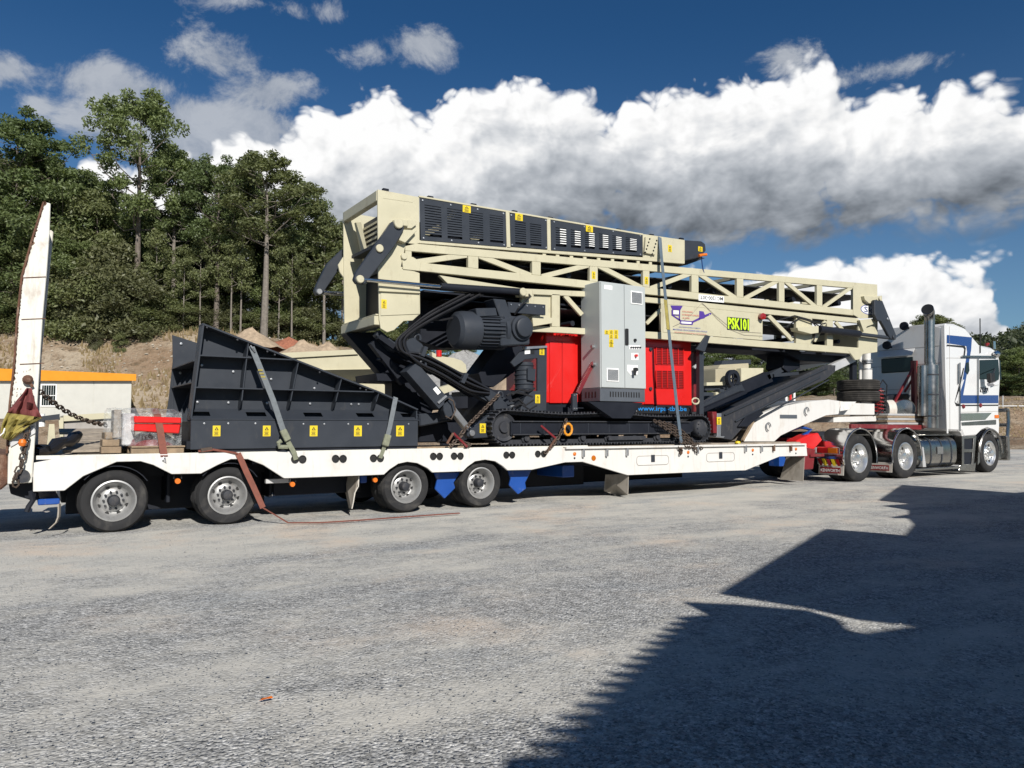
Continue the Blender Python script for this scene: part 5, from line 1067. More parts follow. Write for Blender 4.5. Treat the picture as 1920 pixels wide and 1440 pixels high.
for p, q, w_ in (((1060, 554), (1092, 590), 8), ((1213, 607), (1240, 580), 6), ((1442, 592), (1487, 638), 7), ((1568, 604), (1584, 622), 6), ((1527, 640), (1549, 602), 6)): pbar('frame_diagonal', p, q, w_, Yn + .01, .05)
sheet('frame_belt', (840, 560), (1600, 622), .02, Yn + .14, Yo - .14); sheet('frame_belt', (1000, 612), (1600, 650), .02, Yn + .2, Yo - .2); sheet('frame_pan', (800, 545), (1100, 575), .03, Yn + .1, Yo - .06, 'black_steel')
for px in (1080, 1180, 1300, 1400, 1500, 1580):
    c = at(px, lin(*LB0, px) - 10, Yn); m = MB(); m.cyl((c.x, Yn + .1, c.z), (c.x, Yo - .1, c.z), .05, 10); m.build('idler_roller', 'black_steel', CV, smooth=True)
plate('end_plate', [(1600, 535), (1645, 535), (1646, 596), (1612, 597), (1600, 590)], Yn - .012, .011)
plate('tail_plate', [(1610, 600), (1646, 604), (1645, 660), (1618, 664), (1612, 674), (1604, 675), (1596, 664), (1590, 657), (1610, 652)], Yn - .006, .05)
m = MB(); m.prism(xz([(1610, 600), (1646, 604), (1645, 660), (1618, 664), (1612, 674), (1604, 675), (1596, 664), (1590, 657), (1610, 652)], Yn), Yo - .05, Yo); m.build('tail_plate', 'cream', CV)
p0, p1 = at(1646, 604, Yn), at(1645, 660, Yn); m = MB(); m.box(p0.x - .03, p0.x, Yn + .05, Yo - .05, p1.z, p0.z); m.build('tail_end_wall', 'cream', CV)
plate('tail_bracket', [(1620, 555), (1645, 556), (1654, 554), (1654, 565), (1630, 569), (1622, 562)], Yn - .10, .10)
plate('tail_bracket', [(1612, 600), (1640, 597), (1646, 592), (1646, 605), (1626, 612), (1620, 622)], Yn - .08, .07)
a3 = plate('folding_arm', [(1640, 562), (1655, 564), (1681, 629), (1680, 637), (1670, 635), (1652, 602), (1645, 601), (1640, 590)], Yn - .20, .08, 'charcoal', .012)
pin(1650, 560, Yn - .2, .05, .02, 'cream', a3); pin(1675, 632, Yn - .2, .05, .03, 'charcoal', a3); pin(1664, 598, Yn - .2, .035, .02, 'zinc', a3)
m = MB(); m.cyl(at(1535, 617, Yn - .13), at(1610, 626, Yn - .13), .085, 16); m.build('ram_barrel', 'black_steel', CV, smooth=True)
m = MB(); m.cyl(at(1608, 626, Yn - .13), at(1672, 634, Yn - .13), .045, 14); m.build('ram_rod', 'charcoal', CV, smooth=True)
plate('ram_bracket', [(1495, 614), (1520, 612), (1535, 611), (1535, 624), (1521, 626), (1497, 620)], Yn - .2, .19)
for k, pts in enumerate((((1460, 600), (1490, 592), (1520, 600), (1530, 612)), ((1475, 612), (1500, 596), (1528, 606), (1540, 615)), ((1525, 640), (1530, 625), (1540, 608), (1548, 606)))):
    m = MB(); m.tube([at(a, b, Yn - .03 - .02 * k) for a, b in pts], .016, 6); m.build('hose', 'hose', CV, smooth=True)
m = MB(); c = at(1427, 594, Yn - .02); m.lathe(c, (-.4, -1, 0), [(.0005, .1), (.07, .09), (.075, 0), (.05, -.04)], 14); m.build('warning_lamp', 'lens_red', CV, smooth=True)
# lettering and emblem
Yt = Yn - .004
a, b, c = at(1311, 563.5, Yt), at(1357, 566.5, Yt), at(1311, 552.5, Yt); plate('model_plate', [(1310, 552), (1357.5, 556), (1357.5, 567.5), (1310, 563.5)], Yn - .006, .004, 'sign_white', 0)
u = (a - b); text('model_lettering', 'MC1200-30T', CV, at(1355.5, 557, Yn - .008), u, (-.0, 0, -1), (at(1330, 556, Yt).z - at(1330, 563, Yt).z), u.length * .93, 'sign_black')
plate('code_plate', [(1363.5, 594), (1405, 597.5), (1405, 621.5), (1363.5, 618)], Yn - .003, .004, 'sign_black', 0)
a, b = at(1364.5, 617, Yn), at(1404, 620, Yn); text('code_lettering', 'PSK101', CV, (a.x, Yn - .006, a.z), (b - a), (0, 0, 1), at(1380, 596, Yn).z - at(1380, 618.0, Yn).z, (b - a).length, 'neon', .035)
def emb(pts, mt_='purple', k=0): plate('emblem', pts, Yt - .002 * k, .003, mt_, 0)
def el2(f, k=0, mt_='purple'): emb([(1230 + x / 9.143, 540 + y / 9.143) for x, y in f], mt_, k)
el2([(250, 298), (458, 306), (420, 378), (285, 374)]); el2([(268, 372), (292, 374), (292, 458), (268, 470)]); el2([(395, 376), (415, 376), (412, 560), (392, 555)]); el2([(292, 452), (396, 462), (396, 476), (292, 468)])
el2([(262, 462), (290, 462), (425, 545), (430, 575), (400, 560)]); el2([(430, 552), (620, 568), (640, 590), (628, 632), (430, 622), (404, 600)]); el2([(440, 574), (606, 586), (612, 604), (602, 614), (440, 606), (426, 592)], 1, 'sign_white')
el2([(618, 570), (742, 508), (760, 540), (640, 592)]); el2([(742, 540), (745, 392), (815, 402), (838, 460), (838, 515)]); el2([(835, 462), (930, 424), (952, 440), (940, 455), (842, 500)]); el2([(300, 384), (390, 388), (390, 450), (300, 446)], 0, 'sign_white')
def lt(body, px, py, wpx, hpx, mt_, sl=.075):
    a, b = at(px, py, Yt), at(px + wpx, py + wpx * sl, Yt); text('lettering', body, CV, (a.x, Yt - .004, a.z), b - a, (0, 0, 1), hpx * (at(px, py - 1, Yt).z - a.z), (b - a).length, mt_)
lt('CRUSHER', 1279, 585, 20, 2.6, 'print_red'); lt('SCREEN SALES', 1279, 591, 32, 2.8, 'print_red'); lt('& HIRE', 1280, 597, 13, 2.6, 'print_red')
lt('CRUSHERSCREEN.COM.AU', 1273, 613.5, 40, 1.8, 'print_blue'); lt('MATERIAL PROCESSING SOLUTIONS', 1262, 618.5, 64, 2.6, 'print_blue'); lt('CRUSHING SCREENING CONVEYING', 1264, 623.5, 60, 2.0, 'print_red')
for pts in (((1282, 601), (1300, 586), (1315, 569), (1325, 576), (1345, 598), (1365, 616), (1395, 628), (1430, 630)), ((1262, 612), (1280, 604)), ((1317, 568), (1340, 590), (1362, 608), (1390, 622), (1428, 624))):
    m = MB(); m.tube([at(a, b, Yn - .008) for a, b in pts], .0035, 4); m.build('loose_wire', 'flap', CV)
c = at(1629, 581, Yn - .016); m = MB(); n_ = 24; 
m.add([(c.x + .34 * math.cos(6.2832 * k / n_), c.y, c.z + .12 * math.sin(6.2832 * k / n_)) for k in range(n_)], [tuple(range(n_))]); m.mat(1); m.add([(c.x + .31 * math.cos(6.2832 * k / n_), c.y - .002, c.z + .10 * math.sin(6.2832 * k / n_)) for k in range(n_)], [tuple(range(n_))]); m.build('badge', ['print_blue', 'sign_white'], CV, fixn=False)
text('badge_lettering', 'Sk', CV, (c.x - .2, c.y - .004, c.z - .07), (1, 0, 0), (0, 0, 1), .14, .36, 'truck_blue')
# dark lift legs under the head
plate('lift_leg', [(649, 625), (712, 622), (742, 640), (790, 700), (812, 742), (786, 768), (716, 702)], 1.45, .25, 'black_steel')
plate('lift_leg', [(712, 618), (738, 640), (760, 648), (752, 662), (735, 658), (705, 628)], .55, .15, 'charcoal', .01)
for p, q, w_, y_ in (((700, 640), (760, 718), 14, .7), ((668, 632), (745, 716), 10, 1.9), ((720, 705), (800, 708), 14, .9), ((715, 665), (790, 690), 7, .8), ((712, 672), (770, 700), 5, .75), ((760, 660), (890, 740), 12, .6), ((712, 630), (770, 672), 10, .5)): pbar('brace', p, q, w_, y_, .12, 'black_steel')
plate('cross_beam', [(705, 700), (775, 702), (778, 716), (708, 714)], .85, .9, 'black_steel')
plate('bracing_web', [(735, 700), (812, 770), (800, 790), (735, 772)], 1.2, .3, 'black_steel')
cyl_ = pbar('lift_ram', (772, 688), (833, 758), 26, .30, .26, 'charcoal')
pbar('lift_ram_collar', (822, 756), (838, 742), 4, .27, .32, 'zinc'); pbar('ram_label', (815, 727), (824, 738), 8, .296, .004, 'sign_white')
plate('ram_knuckle', [(832, 752), (846, 740), (856, 757), (850, 778), (838, 786), (832, 770)], .30, .2, 'charcoal', .01)
m = MB(); m.bar(at(846, 766, .42), at(882, 812, .42), .10, .13, (0, 1, 0)); m.build('lift_ram_rod', 'zinc', CV, bevel=.01)
m = MB(); m.tube([at(841, 747, .24), at(850, 752, .2), at(854, 770, .2), at(846, 786, .2), at(835, 780, .22)], .012, 6); m.build('safety_chain', 'chain', CV)
plate('rocker', [(755, 640), (776, 633), (792, 645), (800, 658), (790, 664), (768, 668), (757, 656)], .34, .12, 'charcoal', .01)
c = at(783, 634, .4); m = MB(); m.tube([c + Vector((math.cos(q * .6) * .05, 0, math.sin(q * .6) * .06)) for q in range(-1, 7)], .02, 7); m.build('lifting_eye', 'charcoal', CV, smooth=True)
c = at(793, 683, .3); m = MB(); m.tube([c + Vector((math.cos(q * .6) * .05, 0, math.sin(q * .6) * .06)) for q in range(-1, 7)], .02, 7); m.build('lifting_eye', 'charcoal', CV, smooth=True)
plate('gusset', [(797, 684), (818, 692), (818, 702), (798, 693)], .32, .2, 'charcoal', .008)
for k in range(7):                              # hose bundle sweeping down from the head
    o1 = k * 3.0 - 9
    pts = ((870 + k * 6, 552), (815 + o1, 590 + o1 * .4), (770 + o1 * .8, 620), (752 + o1 * .9, 640), (760 + o1, 658 + k), (790, 664 + k * 3.6), (830, 682 + k * 4), (880, 710 + k * 4.2), (918, 730 + k * 1.5))
    P = [at(a, b, .30 + .05 * math.sin(k * 2.1)) for a, b in pts]; S = []
    for i in range(len(P) - 1):
        p_, q_ = P[i], P[i + 1]; pm_, qn = P[max(0, i - 1)], P[min(len(P) - 1, i + 2)]
        for s in range(5):
            t_ = s / 5; S.append(.5 * ((2 * p_) + (q_ - pm_) * t_ + (2 * pm_ - 5 * p_ + 4 * q_ - qn) * t_ ** 2 + (3 * p_ - pm_ - 3 * q_ + qn) * t_ ** 3))
    S.append(P[-1]); m = MB(); m.tube(S, .019, 6); m.build('hydraulic_hose', 'hose', CV, smooth=True)
for p, q in (((800, 650), (793, 668)), ((876, 700), (868, 718))): pbar('hose_clamp', p, q, 7, .22, .10, 'charcoal')
pbar('hose_tray', (795, 672), (925, 742), 20, .42, .2, 'black_steel')
pbar('track_link_arm', (880, 722), (960, 765), 22, .34, .16, 'charcoal')
plate('arm_head', [(908, 742), (930, 738), (952, 758), (966, 768), (930, 790), (925, 760)], .30, .14, 'charcoal', .01); pin(960, 764, .3, .045, .04, 'zinc')
c = at(938, 741, .33); m = MB(); m.tube([c + Vector((math.cos(q * .6) * .05, 0, math.sin(q * .6) * .06)) for q in range(-1, 7)], .018, 7); m.build('lifting_eye', 'charcoal', CV, smooth=True)
plate('foot_arm', [(872, 812), (930, 768), (960, 770), (905, 806), (918, 808), (930, 820), (890, 822), (878, 822)], .30, .1, 'charcoal', .01); 
plate('foot_plate', [(876, 806), (915, 792), (922, 800), (922, 820), (890, 822), (876, 818)], .26, .06, 'charcoal', .01); pin(884, 812, .26, .05, .04, 'zinc'); sticker(CV, 905, 803, 11, 18, .258)
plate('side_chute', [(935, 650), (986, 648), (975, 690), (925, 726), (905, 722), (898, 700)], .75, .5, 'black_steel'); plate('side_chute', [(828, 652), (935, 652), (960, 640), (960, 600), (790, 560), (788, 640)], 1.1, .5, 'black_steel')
plate('under_shade_sheet', [(788, 545), (1000, 553), (1000, 612), (950, 650), (800, 650), (788, 600)], 1.55, .3, 'black_steel')  # black sheet standing in for the dark inside of the frame
plate('back_shade_sheet', [(800, 548), (1236, 566), (1236, 628), (1000, 618), (800, 640)], 1.70, .1, 'black_steel'); plate('beam_low', [(790, 745), (930, 742), (930, 762), (800, 770)], 1.3, .3, 'black_steel'); plate('turntable', [(786, 792), (880, 792), (890, 828), (786, 830)], .9, 1.0, 'black_steel', .02)  # back sheet added so the frame openings show dark instead of sky
plate('cross_pipe', [(786, 776), (850, 772), (852, 788), (788, 800)], .6, .5, 'charcoal', .02)
# drive motor and gearbox
c0, c1 = at(850, 619, .32), at(938, 622, .32); L = (c1 - c0).length
m = MB(); m.lathe(c0, c1 - c0, [(.0005, 0), (.24, .0), (.30, .05), (.315, .14), (.315, .36), (.29, .37), (.29, .40)], 28); mo = m.build('motor', 'charcoal', CV, smooth=True)
m = MB(); m.lathe(c0, c1 - c0, [(.27, .38), (.27, L - .06), (.31, L - .05), (.31, L + .02), (.0005, L + .02)], 28); m.build('motor_body', 'charcoal', mo, smooth=True)
d = (c1 - c0).normalized()
for k in range(30):
    an = 2 * math.pi * k / 30; e_ = Vector((0, math.cos(an), math.sin(an))); m = MB(); m.bar(c0 + d * .41 + e_ * .285, c0 + d * (L - .07) + e_ * .285, .012, .04, e_); m.build('cooling_fin', 'charcoal', mo)
plate('terminal_box', [(892, 578), (930, 577), (933, 592), (895, 594)], .10, .25, 'charcoal', .01)
plate('gearbox', [(938, 601), (960, 592), (988, 596), (994, 606), (994, 646), (940, 649)], .05, .55, 'charcoal', .02)
c = at(977, 615, .05); m = MB(); m.lathe(c, (0, -1, 0), [(.21, 0), (.205, .05), (.16, .055), (.155, .12), (.13, .13), (.0005, .13)], 28); m.build('gearbox_cap', 'charcoal', CV, smooth=True)
plate('gearbox_arm', [(925, 560), (948, 562), (960, 594), (940, 602)], .12, .3, 'charcoal', .01)
plate('conduit_rail', [(952, 566), (1023, 571), (1023, 591), (954, 586)], .22, .05, 'charcoal', .005); plate('shelf_bracket', [(998, 592), (1038, 596), (1036, 606), (1000, 612)], .30, .1)
for k in range(5): pin(958 + k * 15, 571 + k * 1.2, .22, .014, .012, 'zinc')
m = MB(); m.tube([at(965, 590, .2), at(972, 578, .12), at(985, 565, .1), at(995, 556, .2), at(990, 550, .3)], .016, 6); m.build('hose', 'hose', CV, smooth=True)
m = MB(); m.tube([at(790, 600, .4), at(830, 600, .35), at(870, 592, .3), at(892, 586, .25)], .018, 6); m.build('hose', 'hose', CV, smooth=True)
# frame beside the power pack
plate('pump_frame', [(958, 680), (975, 660), (990, 652), (1026, 650), (1025, 770), (1008, 770), (1008, 672), (985, 674), (965, 688)], .22, .05, 'charcoal', .008)
plate('pump_plate', [(985, 650), (1026, 648), (1026, 652), (985, 655)], .18, .1, 'zinc', .002); sticker(CV, 1016, 658, 9, 15, .219); sticker(CV, 1008, 748, 9, 16, .185)
plate('maker_plate', [(984, 656), (994, 655), (994, 663), (984, 664)], .217, .003, 'sign_white', 0); plate('maker_plate', [(995, 655), (1002, 655), (1002, 664), (995, 664)], .217, .003, 'sign_black', 0)
plate('valve_block', [(1000, 733), (1025, 733), (1025, 771), (975, 771), (985, 745)], .19, .3, 'charcoal', .01)
a_, b_ = at(983, 680, .40), at(983, 738, .40); m = MB(); m.cyl(b_, a_, .16, 18); m.build('hydraulic_pump', 'charcoal', CV, smooth=True)
for k in range(6):
    p = a_.lerp(b_, .1 + k * .15); m = MB(); m.lathe(p, (0, 0, 1), [(.165, -.012), (.175, 0), (.165, .012)], 18); m.build('pump_fin', 'charcoal', CV, smooth=True)
plate('pump_box', [(990, 690), (1005, 692), (1004, 715), (990, 713)], .2, .1, 'charcoal', .008)
for k, pts in enumerate((((960, 740), (975, 730), (990, 734), (1002, 728)), ((955, 752), (972, 748), (985, 760), (1000, 750)), ((960, 765), (975, 757), (992, 768), (1006, 760)), ((950, 742), (962, 735), (980, 738), (998, 744)))):
    m = MB(); m.tube([at(a, b, .2) for a, b in pts], .02, 6); m.build('hose', 'hose', CV, smooth=True)
# red power pack
y_ = .66; a_, b_ = at(1024, 700, y_), at(1297, 700, y_); zt_ = at(1160, 628, y_).z; zl = at(1160, 758, y_).z
m = MB(); m.box(a_.x, b_.x, y_, 2.0, zl, zt_ - .03); pp_ = m.build('power_pack', 'red_paint', CV, bevel=.015)
m = MB(); m.box(a_.x - .02, b_.x + .02, y_ - .02, 2.02, zt_ - .029, zt_ + .03); m.build('roof_panel', 'red_paint', pp_, bevel=.01)
m = MB(); m.box(a_.x, b_.x, y_ + .02, 1.98, at(1160, 772, y_).z, zl - .002); m.build('base_frame', 'black_steel', pp_)
plate('door', [(1031, 640), (1054, 640), (1054, 756), (1031, 756)], y_ - .02, .019, 'red_paint', .008, pp_); plate('door', [(1055, 640), (1079, 640), (1079, 756), (1055, 756)], y_ - .02, .019, 'red_paint', .008, pp_)
plate('door', [(1209, 648), (1226, 650), (1226, 758), (1209, 758)], y_ - .02, .019, 'red_paint', .008, pp_)
mat('grille_dark', (.16, .008, .008), .5)
for quad in ([(1229, 651), (1280, 653), (1280, 684), (1229, 683)], [(1229, 695), (1280, 696), (1280, 728), (1229, 727)]):
    plate('grille_backing', quad, y_ - .004, .003, 'grille_dark', 0, pp_); f = qmap(quad, y_)
    for k in range(6):
        m = MB(); p, q = f(k / 5, 0), f(k / 5, 1); m.box(p.x - .008, p.x + .008, y_ - .03, y_ - .005, q.z, p.z); m.build('grille_bar', 'red_paint', pp_)
    for k in range(11):
        m = MB(); p, q = f(0, k / 10), f(1, k / 10); m.bar((p.x, y_ - .014, p.z), (q.x, y_ - .014, q.z), .012, .006); m.build('grille_wire', 'red_paint', pp_)
for px, py in ((1219, 655), (1219, 729)): c = at(px, py, y_ - .02); m = MB(); m.lathe(c, (0, -1, 0), [(.035, 0), (.035, .03), (.0005, .035)], 12); m.build('door_latch', 'charcoal', pp_, smooth=True)
p = at(1196, 773, .30); q = at(1288, 773.5, .30); plate('web_board', [(1186, 763), (1194, 761), (1292, 764), (1292, 776), (1194, 775), (1184, 771)], .31, .01, 'sign_black', 0)
text('web_lettering', 'www.irpa-tbv.be', CV, (p.x, .305, p.z), q - p, (0, 0, 1), at(1240, 762, .3).z - p.z, (q - p).length, 'cyan'); plate('board_tag', [(1185, 767), (1194, 762), (1194, 771), (1185, 771)], .304, .004, 'sign_white', 0)
text('badge_lettering', 'SDMO', CV, at(1043, 629.5, y_ - .024), (1, 0, 0), (0, 0, 1), at(1050, 623, y_).z - at(1050, 628.5, y_).z, .42, 'lens_red')
# grey control cabinet
cab0, cab1 = at(1125.5, 640, -.03), at(1210, 640, -.03); zt_ = at(1126, 527, -.03).z; zm = at(1123, 727, -.03).z; zl = at(1123, 752, -.03).z; yb = .52
m = MB(); m.box(cab0.x, cab1.x, -.03, yb, zm, zt_); cb = m.build('control_cabinet', 'cabinet_grey', CV, bevel=.012)
xm = at(1170, 640, -.03).x
for (x0, x1) in ((cab0.x + .012, xm - .005), (xm + .005, cab1.x - .012)): m = MB(); m.box(x0, x1, -.048, -.031, zm + .012, zt_ - .012); m.build('cabinet_door', 'cabinet_grey', cb, bevel=.004)
yq = -.049
for (x0, y0_, x1, y1_) in ((1182, 545, 1204, 572), (1137, 690, 1160, 716)):
    a_, b_ = at(x0, y0_, yq), at(x1, y1_, yq); m = MB(); m.box(a_.x, b_.x, yq - .012, yq, b_.z, a_.z); v_ = m.build('vent', 'sign_white', cb, bevel=.004)
    for k in range(10): z_ = b_.z + .03 + (a_.z - b_.z - .06) * k / 9; m = MB(); m.box(a_.x + .02, b_.x - .02, yq - .018, yq - .0122, z_ - .006, z_ + .006); m.build('vent_slat', 'plinth', v_)
a_, b_ = at(1171.5, 616, yq), at(1177.5, 647, yq); m = MB(); m.box(a_.x, b_.x, yq - .03, yq, b_.z, a_.z); m.build('door_handle', 'sign_black', cb, bevel=.01)
def knob(px, py, r, mt_, L=.03): c = at(px, py, yq); m = MB(); m.lathe(c, (0, -1, 0), [(r, 0), (r * .9, L), (.0005, L)], 14); m.build('switch', mt_, cb, smooth=True)
knob(1190, 638, .03, 'sign_black'); knob(1191, 667, .028, 'red_paint', .05); knob(1190, 693, .038, 'sign_black', .06)
for k, mt_ in enumerate(('sign_black', 'charcoal', 'sign_black', 'charcoal', 'sign_black')): knob(1182.5 + 4.2 * k, 651.5, .016, mt_)
plate('switch_plate', [(1180, 647), (1201, 648), (1201, 655), (1180, 655)], yq - .003, .003, 'sign_white', 0, cb); plate('switch_plate', [(1184, 662), (1197, 662), (1197, 675), (1184, 675)], yq - .002, .002, 'sign_white', 0, cb); plate('switch_plate', [(1176, 684), (1196, 685), (1196, 702), (1183, 703), (1176, 695)], yq - .002, .002, 'sign_white', 0, cb)
plate('switch_lever', [(1188, 690), (1193, 690), (1193, 704), (1189, 704)], yq - .075, .02, 'sign_black', .004, cb)
for px, py in ((1137.5, 623), (1146, 622.5), (1155, 622.5), (1146, 631), (1155, 631), (1146, 640), (1146, 647)): sticker(cb, px, py, 8, 8, yq)
plate('label', [(1133, 534), (1148, 536), (1148, 543.5), (1133, 541.5)], yq - .002, .002, 'sign_white', 0, cb)
m = MB(); m.box(cab0.x, cab1.x - .01, -.02, yb - .01, zl, zm - .002); pl_ = m.build('cabinet_plinth', 'plinth', CV, bevel=.006)
for k in range(12): x_ = cab0.x + .22 + k * .062; m = MB(); m.box(x_, x_ + .026, -.0235, -.0195, zl + .08, zm - .06); m.build('plinth_slot', 'sign_black', pl_)
for k in range(4): y2 = .09 + k * .09; m = MB(); m.box(cab0.x - .0035, cab0.x + .0005, y2, y2 + .035, zl + .07, zm - .06); m.build('plinth_slot', 'sign_black', pl_)
m = MB(); m.ext([(cab0.x - .25, .0, zl - .012), (cab1.x - .05, .0, zl - .012), (cab1.x - .35, .0, zl - .30), (cab0.x + .3, .0, zl - .30)], (0, .33, 0)); m.build('cabinet_support', 'black_steel', CV)
for z_, y2 in ((at(1100, 650, .2).z, .15), (at(1100, 683, .2).z, .12)): m = MB(); m.cyl((cab0.x, y2, z_), (cab0.x - .06, y2, z_), .03, 10); m.build('cable_gland', 'zinc', cb, smooth=True)
m = MB(); m.bar(at(1112, 680, .20), at(1083, 738, .15), .05, .07, (1, 0, 0)); m.build('prop_bar', 'red_dark', CV, bevel=.006)
plate('prop_bracket', [(1074, 738), (1083, 737), (1083, 770), (1074, 770)], .12, .06, 'charcoal', .006)
for px, py in ((1077, 741), (1081, 740), (1077, 766), (1081, 766)): pin(px, py, .12, .012, .012, 'zinc')
# posts, jack leg and tail conveyor chute to the right
plate('support_post', [(1312, 640), (1320, 640), (1320, 778), (1312, 778)], .45, .1, 'charcoal', .006); plate('post_head', [(1306, 655), (1325, 628), (1332, 630), (1322, 660)], .36, .05, 'charcoal', .006)
plate('support_post', [(1301, 650), (1310, 650), (1310, 772), (1301, 772)], 1.6, .1, 'red_dark', .006); pbar('post_brace', (1322, 668), (1302, 690), 5, 1.0, .05, 'galv')
c = at(1304, 752, .4); m = MB(); m.tube([c + Vector((math.cos(q) * .10, 0, math.sin(q) * .06)) for q in [i * .7 for i in range(9)]], .018, 6, True); m.build('hose_ring', 'cream', CV, smooth=True)
plate('jack_leg', [(1345, 775), (1353, 775), (1352, 818), (1345, 818)], .20, .1, 'zinc', .006); plate('jack_foot', [(1343, 817), (1359, 818), (1357, 821), (1343, 820)], .14, .25, 'zinc', .003); sticker(CV, 1348, 789, 8, 14, .197)
plate('jack_sleeve', [(1336, 772), (1344, 772), (1344, 812), (1338, 812)], .22, .14, 'red_dark', .006)
CH = [(1353, 775), (1372, 766), (1548, 684), (1567, 685), (1566, 697), (1548, 712), (1500, 732), (1424, 770), (1395, 800), (1372, 825), (1353, 822)]
plate('tail_chute', CH, .48, .04, 'charcoal_dusty', .008)
m = MB(); m.prism(xz(CH, .48), 1.85, 1.89); m.build('tail_chute', 'charcoal_dusty', CV, bevel=.008)
for p, q, w_ in (((1360, 778), (1552, 690), 2), ((1380, 790), (1540, 706), 2.5), ((1395, 800), (1555, 712), 1.5)): pbar('chute_rib', p, q, w_, .44, .04, 'charcoal')
m = MB(); p, q = at(1360, 776, .48), at(1555, 686, .48); m.hexa([(p.x, .52, p.z - .2), (q.x, .52, q.z - .1), (q.x, 1.85, q.z - .1), (p.x, 1.85, p.z - .2), (p.x, .52, p.z - .17), (q.x, .52, q.z - .07), (q.x, 1.85, q.z - .07), (p.x, 1.85, p.z - .17)]); m.build('chute_belt', 'rubber_belt', CV)
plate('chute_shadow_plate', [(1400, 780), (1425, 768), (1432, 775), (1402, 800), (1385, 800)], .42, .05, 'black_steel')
for p, q, w_, y_, mt_ in (((1318, 768), (1395, 728), 17, .9, 'charcoal'), ((1390, 730), (1446, 706), 20, .95, 'black_steel'), ((1440, 708), (1490, 680), 9, .95, 'charcoal'), ((1320, 770), (1400, 735), 6, .7, 'black_steel'), ((1452, 704), (1498, 700), 6, .9, 'charcoal'), ((1320, 778), (1400, 748), 7, 1.3, 'charcoal_dusty')):
    pbar('boom_link', p, q, w_, y_, .16, mt_)
plate('hitch_block', [(1474, 650), (1500, 655), (1500, 690), (1478, 698), (1468, 690)], .9, .5, 'black_steel', .01)
plate('belly_pan', [(1318, 646), (1480, 657), (1600, 665), (1560, 680), (1500, 676), (1470, 660), (1330, 652)], .75, .9, 'black_steel')
pbar('silver_beam', (1562, 690), (1602, 671), 14, .55, .12, 'galv'); pbar('silver_beam', (1500, 690), (1590, 668), 10, 1.7, .12, 'galv'); plate('hang_plate', [(1599, 672), (1607, 675), (1607, 712), (1599, 712)], .8, .1, 'black_steel')
# track frames and shoes
TX0, TX1 = 6.66, 11.20; RZ = .31; TZ = .955 + RZ
sh_ = MB(); sh_.box(-.072, .072, -.2, .2, -.012, .0); sh_.box(-.06, -.035, -.2, .2, 0, .028); sh_.box(.02, .045, -.2, .2, 0, .028); sh_.box(-.07, .07, -.07, -.03, -.07, -.012); sh_.box(-.07, .07, .03, .07, -.07, -.012)
shm = sh_.mesh('track_shoe', 'charcoal_dusty')
def track(yc, nm):
    r0 = RZ - .03; r1 = RZ - .06; zc0, zc1 = .955 + .03 + r0, .955 + .03 + r1; straight = TX1 - TX0; pts = []
    ztop0, ztop1 = zc0 + r0, zc1 + r1 + .03; L = [('b', straight), ('r', math.pi * r1), ('t', straight), ('l', math.pi * r0)]; tot = sum(q for _, q in L); n = 76
    for k in range(n):
        s = tot * k / n
        for kd, q in L:
            if s <= q: break
            s -= q
        f = s / q
        if kd == 'b': x, z, a = TX0 + straight * f, .985, math.pi
        elif kd == 'r': an = -math.pi / 2 + math.pi * f; x, z, a = TX1 + r1 * math.cos(an), zc1 + r1 * math.sin(an), math.pi / 2 - an
        elif kd == 't': x = TX1 - straight * f; z = zc1 + r1 + (zc0 + r0 - zc1 - r1) * f - .035 * math.sin(f * math.pi * 2) ** 2; a = 0
        else: an = math.pi / 2 + math.pi * f; x, z, a = TX0 + r0 * math.cos(an), zc0 + r0 * math.sin(an), math.pi / 2 - an
        put(shm, 'track_shoe', CV, (x, yc, z), (0, a, 0))
    yn = yc - .2
    m = MB(); m.prism([(TX0 + .12, 1.12), (TX1 - .28, 1.12), (TX1 - .1, 1.22), (TX1 - .1, 1.36), (TX0 + .12, 1.36)], yn + .06, yc + .16); fr = m.build('track_frame', 'black_steel', CV, bevel=.012)
    for z_ in (1.135, 1.352): m = MB(); m.box(TX0 + .14, TX1 - .28, yn + .025, yn + .06, z_, z_ + .018); m.build('frame_lip', 'charcoal_dusty', fr)
    m = MB(); m.lathe((TX0, yc - .12, zc0), (0, 1, 0), [(.0005, -.02), (.09, -.02), (.10, .02), (r0 - .10, .03), (r0 - .05, .0), (r0 - .04, .24), (.0005, .24)], 28); m.build('idler_wheel', 'charcoal_dusty', CV, smooth=True)
    m = MB(); m.lathe((TX1, yn - .04, zc1), (0, 1, 0), [(.0005, 0), (.13, .005), (.16, .03), (.175, .06), (.175, .2), (r1 - .05, .2), (r1 - .05, .3), (.0005, .3)], 26); m.build('drive_hub', 'charcoal_dusty', CV, smooth=True)
    m = MB(); c = Vector((TX1, yn - .04, zc1))
    for k in range(10): an = .628 * k; m.lathe(c + Vector((math.cos(an) * .14, .012, math.sin(an) * .14)), (0, -1, 0), [(.014, 0), (.013, .015), (.0005, .016)], 7)
    o_ = m.build('hub_bolts', 'charcoal', CV); o_['kind'] = 'stuff'
    for k in range(7): x = TX0 + .45 + k * .6; m = MB(); m.lathe((x, yn + .07, 1.075), (0, 1, 0), [(.0005, 0), (.05, 0), (.055, .03), (.085, .04), (.085, .22), (.0005, .22)], 16); m.build('track_roller', 'charcoal_dusty', CV, smooth=True)
    m = MB(); m.box(TX0 + 2.2, TX0 + 3.1, yn + .03, yn + .06, 1.02, 1.10); m.build('chain_guide', 'charcoal_dusty', CV, bevel=.01)
    for k in range(8): x = TX0 + .3 + k * .48; m = MB(); m.box(x, x + .012, yn + .056, yn + .0605, 1.16, 1.34); m.build('frame_seam', 'charcoal', CV)
